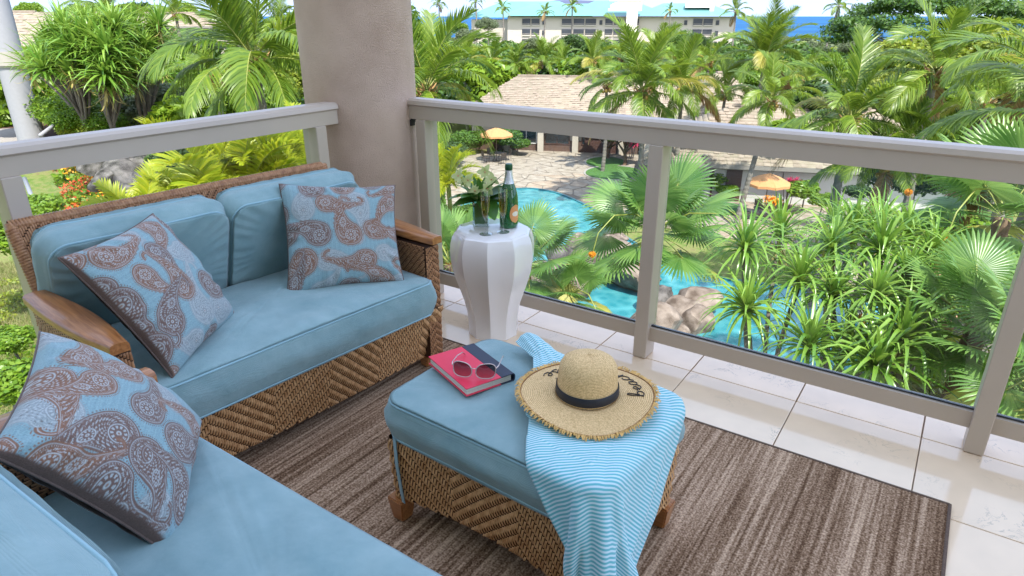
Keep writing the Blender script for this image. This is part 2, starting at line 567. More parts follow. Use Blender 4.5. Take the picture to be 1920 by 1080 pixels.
def make_cushion(name, parent, sx, sy, sz, loc, rot=(0, 0, 0), m=None, pipe=True, **kw):
    V, F, O = cushion(sx, sy, sz, **kw)
    me = mesh_np(name, V, F, m or M_blue, smooth=True)
    o = link(name, me, parent, loc, rot)
    re = kw.get('re', .025)
    if pipe:
        for sg in (1, -1):
            L = np.hypot(O[:, 0], O[:, 1])
            ins = re * .32
            P = O * (1 - ins / L)[:, None]
            pts = [(p[0], p[1], sg * (sz / 2 - re * .25)) for p in P[::2]]
            MB().tube(pts, .0042, n=6, closed=True).build('piping', M_pipe, o, smooth=True)
    return o


def weave(f, L, H, name, parent, matl, sw=.0085, sl=.030, gap=.006, step=None, block=.2, lift=.0035, horiz=False, back=True, clip=None, flip=False):
    """herringbone of real strands; f(u,v,n) gives the point of the panel at u in 0..L, v in 0..H, n outwards"""
    per = sl + gap
    step = step or sw * .95
    V = []; Fq = []
    if horiz: A, B = H, L
    else: A, B = L, H
    nc = int(A / sw)
    off = 0.0; k = 0
    for c in range(nc):
        a0 = c * (A / nc); aw = (A / nc) * .86
        blk = int((a0) / block)
        off += step if (blk % 2 == (1 if flip else 0)) else -step
        b = (off % per) - per
        while b < B:
            b0, b1 = max(b, 0), min(b + sl, B)
            if b1 - b0 > sl * .22:
                bs = [b0, (b0 + b1) / 2, b1]
                ns = [0.0, lift, 0.0]
                for bb, nn in zip(bs, ns):
                    for aa, n2 in ((a0, -.001), (a0 + aw / 2, .0016), (a0 + aw, -.001)):
                        if horiz: V.append(f(bb, aa, nn + n2))
                        else: V.append(f(aa, bb, nn + n2))
                for r in range(2):
                    for q in range(2):
                        i0 = k + r * 3 + q
                        Fq.append((i0, i0 + 1, i0 + 4, i0 + 3))
                k += 9
            b += per
    me = mesh_np(name, np.array([tuple(v) for v in V]), np.array(Fq), matl, smooth=True)
    o = link(name, me, parent)
    tag(o, kind='stuff')
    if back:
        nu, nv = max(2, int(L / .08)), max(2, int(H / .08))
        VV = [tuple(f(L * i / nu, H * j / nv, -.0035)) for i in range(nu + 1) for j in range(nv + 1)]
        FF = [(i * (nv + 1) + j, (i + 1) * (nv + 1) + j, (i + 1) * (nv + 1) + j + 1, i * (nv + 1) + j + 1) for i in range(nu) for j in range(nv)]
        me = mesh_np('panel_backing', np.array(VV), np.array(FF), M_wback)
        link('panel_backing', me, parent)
    return o


def plane_f(P0, U, Vv, N):
    P0, U, Vv, N = Vector(P0), Vector(U).normalized(), Vector(Vv).normalized(), Vector(N).normalized()
    return lambda u, v, n: P0 + U * u + Vv * v + N * n


def tapered_leg(parent, x, y, h, w0, w1, name='leg', dx=0, dy=0):
    b = MB()
    t = [b.bm.verts.new((x + sx * w1, y + sy * w1, h)) for sx, sy in ((-1, -1), (1, -1), (1, 1), (-1, 1))]
    l = [b.bm.verts.new((x + dx + sx * w0, y + dy + sy * w0, 0)) for sx, sy in ((-1, -1), (1, -1), (1, 1), (-1, 1))]
    b.bm.faces.new(t); b.bm.faces.new(l[::-1])
    for i in range(4): b.bm.faces.new((l[i], l[(i + 1) % 4], t[(i + 1) % 4], t[i]))
    bmesh.ops.bevel(b.bm, geom=list(b.bm.edges), offset=.004, segments=2, affect='EDGES')
    return b.build(name, M_teak, parent)


def make_sofa(label, loc, rz, group, W=.645):
    """loveseat, local: x forward, y along its length, origin on the floor under its middle"""
    root = empty('wicker_loveseat', loc, rz, label, 'loveseat', group)
    FX = .290; BX = -.27; ZB = .055; ZS = .30; ZA = .60; AT = .075
    bow = .018
    # base front with slight bow
    def ffront(u, v, n):
        y = -W + u
        return Vector((FX + bow * (1 - (y / W) ** 2) - .065 * (1 - v / (ZS - ZB)) + n, y, ZB + v))
    weave(ffront, 2 * W, ZS - ZB, 'front_weave', root, M_strand, sw=.0086, sl=.040, gap=.005, block=.235, lift=.007, step=.0086)
    # sides (outer)
    for sg in (-1, 1):
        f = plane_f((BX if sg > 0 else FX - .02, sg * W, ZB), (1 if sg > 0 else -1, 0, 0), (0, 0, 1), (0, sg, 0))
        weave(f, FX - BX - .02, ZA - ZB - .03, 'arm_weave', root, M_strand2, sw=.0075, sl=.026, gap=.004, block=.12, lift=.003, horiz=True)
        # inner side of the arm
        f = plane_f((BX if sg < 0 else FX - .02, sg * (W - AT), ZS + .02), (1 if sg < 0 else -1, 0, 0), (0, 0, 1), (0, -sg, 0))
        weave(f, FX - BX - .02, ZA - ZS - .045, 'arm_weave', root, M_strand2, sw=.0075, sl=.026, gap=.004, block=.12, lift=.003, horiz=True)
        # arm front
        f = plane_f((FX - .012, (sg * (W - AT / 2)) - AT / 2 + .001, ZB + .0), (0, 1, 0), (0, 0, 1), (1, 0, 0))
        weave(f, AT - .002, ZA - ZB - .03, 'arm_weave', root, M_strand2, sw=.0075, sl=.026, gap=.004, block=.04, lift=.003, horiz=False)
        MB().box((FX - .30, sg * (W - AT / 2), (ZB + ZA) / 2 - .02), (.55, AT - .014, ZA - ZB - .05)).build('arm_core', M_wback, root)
        # wooden cap, curved outline in plan, thicker at the back
        b = MB()
        ns = 14
        tr, br = [], []
        pts = []
        for i in range(ns + 1):
            t = i / ns
            x = -.235 + t * (FX + .02 + .235)
            wd = .036 + .014 * math.sin(PI * min(1, t * 1.15)) - .010 * max(0, t - .8) / .2
            yc = sg * (W - AT / 2 + .028 * (1 - t) ** 1.5)
            z = ZA + .018 * (1 - t) ** 2 + .004 * math.sin(t * PI)
            pts.append((x, yc, wd, z))
        sec = [(-1, -.012), (-1, .008), (-.82, .016), (0, .019), (.82, .016), (1, .008), (1, -.012)]
        rings = []
        for x, yc, wd, z in pts:
            rings.append([b.bm.verts.new((x, yc + s_[0] * wd, z + s_[1])) for s_ in sec])
        for a, c in zip(rings, rings[1:]):
            for i in range(len(sec)):
                b.bm.faces.new((a[i], a[(i + 1) % len(sec)], c[(i + 1) % len(sec)], c[i]))
        b.bm.faces.new(rings[0]); b.bm.faces.new(rings[-1])
        b.build('arm_cap', M_teak, root, smooth=True, auto=50)
        tapered_leg(root, FX - .075, sg * (W - .04), ZB + .004, .020, .028)
        tapered_leg(root, BX + .03, sg * (W - .04), ZB + .004, .020, .028)
    # back: leaning panel flaring outward to the top
    ZT = .803
    def fback(sgn):
        def f(u, v, n):
            h = v / (ZT - ZS)
            half = (W - .055) + .022 * h ** 1.3
            y = -half + (u / (2 * W)) * 2 * half
            x = BX + .03 - .20 * h + .035 * (abs(y) / W) ** 3 * 0
            return Vector((x + sgn * (.018 + n), y + .012 * h, ZS + v))
        return f
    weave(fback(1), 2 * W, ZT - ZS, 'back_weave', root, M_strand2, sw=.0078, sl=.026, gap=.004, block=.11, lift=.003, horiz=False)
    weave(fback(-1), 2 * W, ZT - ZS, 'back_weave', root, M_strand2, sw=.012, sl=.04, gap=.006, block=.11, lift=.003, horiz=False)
    # rolled rim along the top and sides of the back
    fb = fback(0)
    H = ZT - ZS
    rim = [fb(0, H * k / 6, 0) for k in range(7)] + [fb(2 * W * k / 20, H, 0) for k in range(1, 21)] + [fb(2 * W, H * (1 - k / 6), 0) for k in range(1, 7)]
    # rim wrapped with strands: short thick rings
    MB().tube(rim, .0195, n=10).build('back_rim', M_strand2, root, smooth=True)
    wrap = MB()
    dens = []
    for a, c in zip(rim, rim[1:]):
        L_ = (c - a).length; m_ = max(1, int(L_ / .010))
        for q in range(m_): dens.append((a.lerp(c, q / m_), (c - a).normalized()))
    Vw = []; Fw = []
    kk = 0
    for p, t in dens:
        a = Vector((1, 0, 0)); a = (a - t * a.dot(t)).normalized(); b_ = t.cross(a)
        for r_, o_ in ((.0200, -.0042), (.0222, 0), (.0200, .0042)):
            for q in range(10):
                an = 2 * PI * q / 10
                Vw.append(tuple(p + t * (o_ + .003 * math.sin(an)) + (a * math.cos(an) + b_ * math.sin(an)) * r_))
        for r_ in range(2):
            for q in range(10):
                Fw.append((kk + r_ * 10 + q, kk + r_ * 10 + (q + 1) % 10, kk + (r_ + 1) * 10 + (q + 1) % 10, kk + (r_ + 1) * 10 + q))
        kk += 30
    tag(link('rim_wrapping', mesh_np('rim_wrapping', np.array(Vw), np.array(Fw), M_strand2, True), root), kind='stuff')
    # deck under the cushion
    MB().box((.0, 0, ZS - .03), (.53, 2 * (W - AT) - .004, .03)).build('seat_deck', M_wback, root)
    # seat cushion
    make_cushion('seat_cushion', root, .585, 2 * (W - AT) + .0 - .006, .145, (FX - .585 / 2 + .045, 0, ZS + .0745), rc=.035, re=.022, crown=.028, front_bow=.018, seed=3, wr=.0048, pucker=.0022)
    # back cushions
    cw = W - AT - .001
    for sg in (-1, 1):
        make_cushion('back_cushion', root, .43, cw + .035, .13, (-.268, sg * (cw / 2 + .019), .610), (0, R(-90 + 20), 0), rc=.062, re=.034, crown=.046, seed=11 + sg, wr=.0036, pucker=.0060)
    return root

sofa1 = make_sofa('brown wicker loveseat with blue cushions standing along the left railing', (-2.045, 1.36, .009), R(-5), 'wicker loveseats with blue cushions')
sofa2 = make_sofa('nearest wicker loveseat with blue cushions, seen from above in the bottom left corner', (-.735, .39, .009), R(90), 'wicker loveseats with blue cushions', W=.885)

# ------------------------------------------------------------------ ottoman
def make_ottoman():
    root = empty('ottoman', (-.865, 1.375, .009), R(-2.5), 'blue cushioned wicker ottoman carrying the book and the straw hat', 'ottoman')
    HX, HY = .345, .235; ZB, ZT = .075, .295
    def side(u, v, n, ax, sg):
        h = v / (ZT - ZB)
        ins = .010 * (1 - h)
        if ax == 'y':
            L = 2 * HX; x = -HX + u
            s = .020 * (1 - (x / HX) ** 2)
            return Vector((x * (1 - .03 * (1 - h)), sg * (HY - s + .012 - ins + n), ZB + v + .018 * (1 - (x / HX) ** 2) * (1 - h)))
        y = -HY + u
        s = .014 * (1 - (y / HY) ** 2)
        return Vector((sg * (HX - s + .010 - ins + n), y * (1 - .03 * (1 - h)), ZB + v + .012 * (1 - (y / HY) ** 2) * (1 - h)))
    for ax, L in (('y', 2 * HX), ('x', 2 * HY)):
        for sg in (-1, 1):
            weave(lambda u, v, n, ax=ax, sg=sg: side(u, v, n, ax, sg), L, ZT - ZB, 'side_weave', root, M_strand, sw=.0086, sl=.040, gap=.005, block=.23 if ax == 'y' else .235, lift=.007, step=.0086, flip=True)
    for sx in (-1, 1):
        for sy in (-1, 1):
            tapered_leg(root, sx * (HX - .018), sy * (HY - .010), .082, .022, .033)
            # fabric tie from the cushion to the leg
            if sx < 0 and sy < 0:
                tb_ = MB()
                x_, y_ = -HX + .035, -HY - .016
                pts = [(x_, y_, .31), (x_ + .006, y_ - .004, .22), (x_ + .016, y_ - .003, .13), (x_ + .020, y_ - .001, .088)]
                for (a, b_) in zip(pts, pts[1:]):
                    w_ = .0075
                    va = [(a[0] - w_, a[1], a[2]), (a[0] + w_, a[1] - .002, a[2]), (b_[0] + w_, b_[1] - .002, b_[2]), (b_[0] - w_, b_[1], b_[2])]
                    tb_.face(va); tb_.face([(p[0], p[1] + .0025, p[2]) for p in reversed(va)])
                tb_.build('tie_strap', M_pipe, root)
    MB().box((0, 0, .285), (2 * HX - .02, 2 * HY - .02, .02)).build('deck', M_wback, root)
    make_cushion('cushion', root, .735, .505, .125, (0, 0, .298 + .0645), rc=.065, re=.026, crown=.020, seed=21, wr=.0030, pucker=.0016)
    return root
ottoman = make_ottoman()

# ------------------------------------------------------------------ rug
def rugmat():
    m = bpy.data.materials.new('rug_weave'); m.use_nodes = True
    n = m.node_tree; b = n.nodes['Principled BSDF']; b.inputs['Roughness'].default_value = .95; b.inputs['Specular IOR Level'].default_value = .1
    tc = n.nodes.new('ShaderNodeTexCoord')
    def noise(scale, sc, det=2):
        mp = n.nodes.new('ShaderNodeMapping'); mp.inputs['Scale'].default_value = sc
        nz = n.nodes.new('ShaderNodeTexNoise'); nz.inputs['Scale'].default_value = scale; nz.inputs['Detail'].default_value = det
        n.links.new(tc.outputs['Object'], mp.inputs[0]); n.links.new(mp.outputs[0], nz.inputs['Vector'])
        return nz
    n1 = noise(20, (1, .02, 1), 3)       # stripes along Y
    n2 = noise(95, (1, .02, 1), 1)
    n3 = noise(170, (1, .9, 1), 2)
    a = n.nodes.new('ShaderNodeMath'); a.operation = 'MULTIPLY_ADD'; a.inputs[1].default_value = .80
    a0 = n.nodes.new('ShaderNodeMath'); a0.operation = 'MULTIPLY'; a0.inputs[1].default_value = .55; n.links.new(n1.outputs['Fac'], a0.inputs[0])
    n.links.new(n2.outputs['Fac'], a.inputs[0]); n.links.new(a0.outputs[0], a.inputs[2])
    a2 = n.nodes.new('ShaderNodeMath'); a2.operation = 'MULTIPLY_ADD'; a2.inputs[1].default_value = .95
    n.links.new(n3.outputs['Fac'], a2.inputs[0]); n.links.new(a.outputs[0], a2.inputs[2])
    mr = n.nodes.new('ShaderNodeMapRange'); mr.inputs['From Min'].default_value = .80; mr.inputs['From Max'].default_value = 1.52
    n.links.new(a2.outputs[0], mr.inputs['Value'])
    rp = n.nodes.new('ShaderNodeValToRGB')
    for e, (p, c) in zip([rp.color_ramp.elements[0], rp.color_ramp.elements[1]], [(.10, (.095, .050, .027)), (.9, (.62, .44, .30))]):
        e.position = p; e.color = (*c, 1)
    e = rp.color_ramp.elements.new(.42); e.color = (.25, .155, .095, 1)
    e = rp.color_ramp.elements.new(.62); e.color = (.39, .265, .178, 1)
    n.links.new(mr.outputs[0], rp.inputs[0]); n.links.new(rp.outputs[0], b.inputs['Base Color'])
    bp = n.nodes.new('ShaderNodeBump'); bp.inputs['Strength'].default_value = .5; bp.inputs['Distance'].default_value = .003
    n.links.new(a2.outputs[0], bp.inputs['Height']); n.links.new(bp.outputs[0], b.inputs['Normal'])
    return m
M_rug = rugmat()
rug = empty('rug', (-.9, 1.0, 0), 0, 'brown striped woven rug lying under the seating', 'rug')
# rug as ribbed sheet: real ribs along its length
nx = 470
xs = np.linspace(-2.35, .205, nx) + .9
ribz = .0065 + .0014 * (np.arange(nx) % 2)
ys = np.array([-.6, 2.185]) - 1.0
V = np.array([(x, y, z) for x, z in zip(xs, ribz) for y in ys])
i = np.arange(nx - 1)
Fr = np.c_[2 * i, 2 * i + 2, 2 * i + 3, 2 * i + 1]
link('pile', mesh_np('pile', V, Fr, M_rug), rug)
M_bind = mat('rug_binding', (.115, .075, .055), rough=.9, var=.2, vscale=150)
MB().box((-.1725, 1.187, .005), (2.56, .010, .0095), bev=.002).box((1.107, -.2, .005), (.010, 2.78, .0095), bev=.002).build('binding', M_bind, rug)
# ================================================================== SMALL OBJECTS
# ---- ceramic stool: octagonal, bellied, hollow-ground sides
M_ceram = mat('white_ceramic', (.86, .83, .82), rough=.10, spec=.6, coat=.4, var=.015, vscale=3)
def make_stool():
    root = empty('side_table', (-1.745, 2.405, 0), R(11), 'white glazed ceramic faceted side table beside the column', 'side table')
    H = .527
    prof = [(.112, 0), (.112, .03), (.113, .07), (.118, .12), (.130, .18), (.148, .24), (.166, .30), (.178, .35), (.184, .40), (.185, .44), (.182, .475), (.174, .505), (.166, .520), (.157, H)]
    ns = 10; sub = 8
    V = []; m = ns * sub
    prof = [(r * 1.10, z) for r, z in prof]
    for r, z in prof:
        for k in range(m):
            a = 2 * PI * k / m
            f = (k % sub) / sub
            fa = (f - .5) * 2
            # polygon side with slight scoop
            seg = PI / ns
            loc = (f - .5) * 2 * seg
            rr_ = r * math.cos(seg) / math.cos(loc)
            scoop = .005 * (1 - fa * fa) * min(1, max(0, (z - .0) / .1)) * (1 if z < .50 else max(0, (H - z) / .027))
            rr_ -= scoop * (r / .18)
            # flutes twist: edges lean a little on the way down
            V.append(((rr_) * math.cos(a), (rr_) * math.sin(a), z))
    i = np.arange(m); j = (i + 1) % m
    F = np.vstack([np.c_[q * m + i, q * m + j, (q + 1) * m + j, (q + 1) * m + i] for q in range(len(prof) - 1)])
    me = mesh_np('body', np.array(V), [F, np.array([np.arange(m)[::-1]])], M_ceram, True)
    me.set_sharp_from_angle(angle=R(24))
    link('body', me, root)
    V = [V[(len(prof) - 1) * m + k] for k in range(m)]
    V2 = [(x, y, H + .0005) for x, y, z in V] + [(x * .97, y * .97, H + .004) for x, y, z in V]
    F2 = np.c_[i, j, m + j, m + i]
    me = mesh_np('top', np.array(V2), [F2, np.array([m + np.arange(m)])], M_ceram, False)
    link('top', me, root)
    return root
stool = make_stool()
TOPZ = .532

# ---- glassware, bottle, vase on the stool
M_cglass = glassmat('clear_glass', (.96, .985, .97), 0.0, 1.5, 1.6)
M_wine = glassmat('sparkling_wine', (.93, .80, .42), .0, 1.33, 1.0)
M_gdark = bpy.data.materials.new('bottle_green_glass'); M_gdark.use_nodes = True
_b = M_gdark.node_tree.nodes['Principled BSDF']
_b.inputs['Base Color'].default_value = (.010, .16, .035, 1); _b.inputs['Roughness'].default_value = .03
_b.inputs['Transmission Weight'].default_value = .35; _b.inputs['IOR'].default_value = 1.5; _b.inputs['Coat Weight'].default_value = .6
M_foil = mat('silver_foil', (.70, .72, .76), rough=.30, metal=.75, bump=.4, bscale=120)
M_foilg = mat('green_foil', (.02, .09, .04), rough=.3, metal=.5)
M_lab = mat('orange_label', (.75, .33, .12), rough=.6, var=.1)
M_labc = mat('cream_label', (.85, .80, .66), rough=.6)
def make_flute(loc, label):
    r = empty('champagne_flute', loc, 0, label, 'champagne glass', 'champagne flutes on the side table')
    # thin-walled profile: outside then inside
    outp = [(.0295, .000), (.030, .0015), (.012, .004), (.0042, .010), (.0034, .030), (.0040, .062), (.010, .075), (.0165, .10), (.0205, .135), (.0218, .17), (.0212, .205)]
    inp = [(.0205, .205), (.0210, .17), (.0197, .135), (.0157, .10), (.009, .078), (.0008, .072)]
    MB().lathe(outp + inp, n=28).build('bowl', M_cglass, r, smooth=True, auto=60)
    MB().lathe([(.0008, .0725), (.0088, .0785), (.0155, .10), (.0195, .135), (.0206, .160), (.0206, .1605)], n=24).build('wine', M_wine, r, smooth=True, auto=60)
    return r
make_flute((-1.717, 2.315, TOPZ), 'champagne flute nearest the front of the side table, left of the other flute')
make_flute((-1.671, 2.385, TOPZ), 'champagne flute standing right in front of the green bottle')
def make_bottle(loc):
    r = empty('champagne_bottle', loc, R(20), 'green champagne bottle with silver foil neck and orange label on the side table', 'bottle')
    MB().lathe([(.036, 0), (.0425, .004), (.0435, .02), (.0435, .12), (.041, .15), (.033, .185), (.022, .215), (.0165, .24)], n=32).build('body', M_gdark, r, smooth=True, auto=60)
    MB().lathe([(.0255, .208), (.0215, .222), (.0175, .243), (.0162, .268)], n=24).build('foil', M_foil, r, smooth=True, auto=50)
    MB().lathe([(.0163, .2682), (.0175, .272), (.0175, .289), (.015, .297), (.0, .298)], n=24, cap=False).build('cap', M_foilg, r, smooth=True, auto=50)
    MB().lathe([(.0239, .2065), (.0262, .2005), (.0300, .193)], n=24, cap=False).build('neck_label', M_labc, r, smooth=True)
    # label: curved oval patch facing right-front
    V = []; F = []
    na, nz = 14, 10
    for i in range(na + 1):
        for j in range(nz + 1):
            s = i / na * 2 - 1; t = j / nz * 2 - 1
            k = math.sqrt(max(0, 1 - t * t)) * .9 + .1
            a = R(-30) + s * k * R(40)
            V.append((.0441 * math.cos(a), .0441 * math.sin(a), .070 + t * .043))
    for i in range(na):
        for j in range(nz):
            q = i * (nz + 1) + j
            F.append((q, q + nz + 1, q + nz + 2, q + 1))
    link('label', mesh_np('label', np.array(V), np.array(F), M_lab, True), r)
    V2 = [(x * 1.004, y * 1.004, .070 + (z - .070) * .72) for x, y, z in V]
    V2 = []
    for i in range(na + 1):
        for j in range(nz + 1):
            s = i / na * 2 - 1; t = j / nz * 2 - 1
            k = math.sqrt(max(0, 1 - t * t)) * .9 + .1
            a = R(-30) + s * k * R(24)
            V2.append((.0444 * math.cos(a), .0444 * math.sin(a), .070 + t * .012))
    link('label_band', mesh_np('label_band', np.array(V2), np.array(F), M_labc, True), r)
make_bottle((-1.700, 2.475, TOPZ))

M_vleaf = leafmat('vase_leaf', (.035, .13, .02), (.10, .26, .04), .25, .3)
M_petal = leafmat('orchid_petal', (.48, .56, .14), (.78, .78, .48), .3, .5)
M_petalc = mat('orchid_throat', (.66, .36, .22), rough=.5, var=.2)
M_stem = mat('green_stem', (.10, .22, .05), rough=.5)
M_water = glassmat('vase_water', (.88, .96, .9), 0, 1.33, .8)
def blade_leaf(L, W, n=8, curl=.4, fold=.25):
    V = []; F = []
    for i in range(n + 1):
        t = i / n
        wd = W * (math.sin(PI * min(1, t * .92 + .06)) ** .8)
        x = L * t; z = -curl * L * t * t
        for s in (-1, 0, 1):
            V.append((x, s * wd, z + abs(s) * wd * fold))
    for i in range(n):
        for k in range(2):
            q = i * 3 + k
            F.append((q, q + 3, q + 4, q + 1))
    return np.array(V), np.array(F)
def make_vase(loc, rz):
    r = empty('flower_vase', loc, rz, 'square glass vase of green leaves and yellow green orchids on the side table', 'vase')
    S = .072; Hh = .115; t_ = .004
    b = MB()
    for dx, dy, sx, sy in ((0, S / 2, S, t_), (0, -S / 2, S, t_), (S / 2, 0, t_, S - 2 * t_), (-S / 2, 0, t_, S - 2 * t_)):
        b.box((dx, dy, Hh / 2 + .008), (sx - .0004, sy, Hh))
    b.box((0, 0, .004), (S, S, .008))
    b.build('glass', M_cglass, r)
    # big leaf wrapped inside
    for q in range(4):
        a = q * PI / 2
        V = []; F = []
        for i in range(7):
            for j in range(5):
                V.append(((i / 6 - .5) * (S - .012), S / 2 - .006 - .002 * math.sin(i), .012 + j / 4 * .085))
        F = [(i * 5 + j, (i + 1) * 5 + j, (i + 1) * 5 + j + 1, i * 5 + j + 1) for i in range(6) for j in range(4)]
        link('wrap_leaf', mesh_np('wrap_leaf', np.array(V), np.array(F), M_vleaf, True), r, (0, 0, 0), (0, 0, a))
    rng = random.Random(4)
    V0, F0 = blade_leaf(.145, .046, curl=.5)
    V1, F1 = blade_leaf(.17, .017, curl=.30)
    m0 = mesh_np('leaf', V0, F0, M_vleaf, True); m1 = mesh_np('leaf', V1, F1, M_vleaf, True)
    for q in range(18):
        a = q * 2.4
        link('leaf', m0, r, (.012 * math.cos(a), .012 * math.sin(a), Hh + .004), (rng.uniform(-.5, .5), -rng.uniform(.1, 1.0), a), rng.uniform(.7, 1.1))
    for q in range(12):
        a = q * 1.7 + .3
        link('leaf', m1, r, (.01 * math.cos(a), .01 * math.sin(a), Hh + .0), (rng.uniform(-.3, .3), -rng.uniform(.5, 1.25), a), rng.uniform(.7, 1.1))
    # orchids
    petal_V, petal_F = blade_leaf(.034, .011, n=5, curl=.25, fold=.3)
    pm = mesh_np('petal', petal_V, petal_F, M_petal, True)
    cm = MB().lathe([(.001, -.003), (.0032, 0), (.004, .004), (.002, .009), (.0005, .011)], n=8).mesh('throat', M_petalc, True)
    spots = [(.035, -.045, .185), (-.02, -.05, .175), (.05, .0, .215), (-.055, -.015, .215), (.02, .03, .245), (-.075, .02, .20), (-.10, -.01, .235)]
    for q, (x, y, z) in enumerate(spots):
        MB().tube([(x * .1, y * .1, .03), (x * .5, y * .5, z * .6), (x, y, z)], [.0025, .002, .0012], n=6).build('stem', M_stem, r, smooth=True)
        o = empty('orchid', (x, y, z), 0); o.parent = r
        o.rotation_euler = (rng.uniform(.7, 1.3), rng.uniform(-.3, .3), rng.uniform(-.6, .9))
        for k in range(6):
            link('petal', pm, o, (0, 0, 0), (0, -.35, k * PI / 3), 1.2 if k % 2 else .9)
        link('throat', cm, o)
    return r
make_vase((-1.825, 2.425, TOPZ), R(32))

# ---- book
M_red = mat('red_cover', (.72, .028, .075), rough=.45, var=.04, bump=.05, bscale=400)
M_navy = mat('navy_spine', (.018, .028, .055), rough=.5)
def pagemat():
    m = mat('book_pages', (.70, .66, .56), rough=.85)
    n = m.node_tree; b = n.nodes['Principled BSDF']
    tc = n.nodes.new('ShaderNodeTexCoord'); wv = n.nodes.new('ShaderNodeTexNoise'); mp = n.nodes.new('ShaderNodeMapping')
    mp.inputs['Scale'].default_value = (2, 2, 900)
    n.links.new(tc.outputs['Object'], mp.inputs[0]); n.links.new(mp.outputs[0], wv.inputs['Vector']); wv.inputs['Scale'].default_value = 1
    rp = n.nodes.new('ShaderNodeValToRGB'); rp.color_ramp.elements[0].color = (.42, .38, .31, 1); rp.color_ramp.elements[1].color = (.82, .78, .68, 1)
    rp.color_ramp.elements[0].position = .35; rp.color_ramp.elements[1].position = .6
    n.links.new(wv.outputs['Fac'], rp.inputs[0]); n.links.new(rp.outputs[0], b.inputs['Base Color'])
    return m
M_page = pagemat()
OTZ = .455
def make_book():
    # local x: fore-edge (0) to spine, local y along the spine
    P0 = Vector((-1.010, 1.256, 0)); PA = Vector((-1.212, 1.372, 0)); PB = Vector((-.962, 1.410, 0))
    # width along P0->PB, height along P0->PA
    root = empty('hardcover_book', (-1.092, 1.375, OTZ), math.atan2((PB - P0).y, (PB - P0).x) - 0, 'red hardcover book with navy spine lying on the ottoman under the sunglasses', 'book')
    W, Hh, T = .160, .232, .026
    root.rotation_euler = (0, 0, R(68))
    # local axes: x -> width direction (fore edge to spine), y -> length
    MB().box((.004 - W / 2 + W * .37, 0, .0015), (W * .74, Hh, .003), bev=.0008).build('cover', M_red, root)
    MB().box((.004 - W / 2 + W * .37, 0, T - .0015), (W * .74, Hh, .003), bev=.0008).build('cover', M_red, root)
    sp = MB()
    for z in (.0015, T - .0015): sp.box((.004 - W / 2 + W * .87, 0, z), (W * .26 - .0008, Hh, .003), bev=.0008)
    arc = []
    for k in range(9):
        a = -PI / 2 + PI * k / 8
        arc.append((W / 2 + .004 + .007 * math.cos(a), T / 2 + (T / 2 - .0002) * math.sin(a)))
    inn = [(x - .003, T / 2 + (z - T / 2) * .8) for x, z in arc][::-1]
    poly = arc + inn
    a_ = [sp.bm.verts.new((x, -Hh / 2, z)) for x, z in poly]; b_ = [sp.bm.verts.new((x, Hh / 2, z)) for x, z in poly]
    n = len(poly)
    for i in range(n): sp.bm.faces.new((a_[i], a_[(i + 1) % n], b_[(i + 1) % n], b_[i]))
    for q in range(8):
        sp.bm.faces.new((a_[q], a_[q + 1], a_[n - 2 - q], a_[n - 1 - q])); sp.bm.faces.new((b_[q + 1], b_[q], b_[n - 1 - q], b_[n - 2 - q]))
    sp.build('spine', M_navy, root)
    MB().box((.0035, 0, T / 2), (W - .010, Hh - .010, T - .0064)).build('pages', M_page, root)
    return root
book = make_book()

# ---- sunglasses
M_frame = mat('blush_frame', (.62, .50, .48), rough=.25, metal=.5, coat=.5)
def lensmat():
    m = bpy.data.materials.new('gradient_lens'); m.use_nodes = True
    n = m.node_tree; n.nodes.remove(n.nodes['Principled BSDF'])
    tc = n.nodes.new('ShaderNodeTexCoord'); sx = n.nodes.new('ShaderNodeSeparateXYZ')
    n.links.new(tc.outputs['Object'], sx.inputs[0])
    mr = n.nodes.new('ShaderNodeMapRange'); mr.inputs['From Min'].default_value = -.022; mr.inputs['From Max'].default_value = .022
    n.links.new(sx.outputs['Z'], mr.inputs['Value'])
    rp = n.nodes.new('ShaderNodeValToRGB'); rp.color_ramp.elements[0].color = (.55, .32, .32, 1); rp.color_ramp.elements[1].color = (.07, .035, .04, 1)
    n.links.new(mr.outputs[0], rp.inputs[0])
    tr = n.nodes.new('ShaderNodeBsdfTransparent'); gl = n.nodes.new('ShaderNodeBsdfGlossy'); gl.inputs['Roughness'].default_value = .02
    n.links.new(rp.outputs[0], tr.inputs[0])
    mx = n.nodes.new('ShaderNodeMixShader'); mx.inputs[0].default_value = .08
    n.links.new(tr.outputs[0], mx.inputs[1]); n.links.new(gl.outputs[0], mx.inputs[2])
    n.links.new(mx.outputs[0], n.nodes['Material Output'].inputs['Surface'])
    return m
M_lens = lensmat()
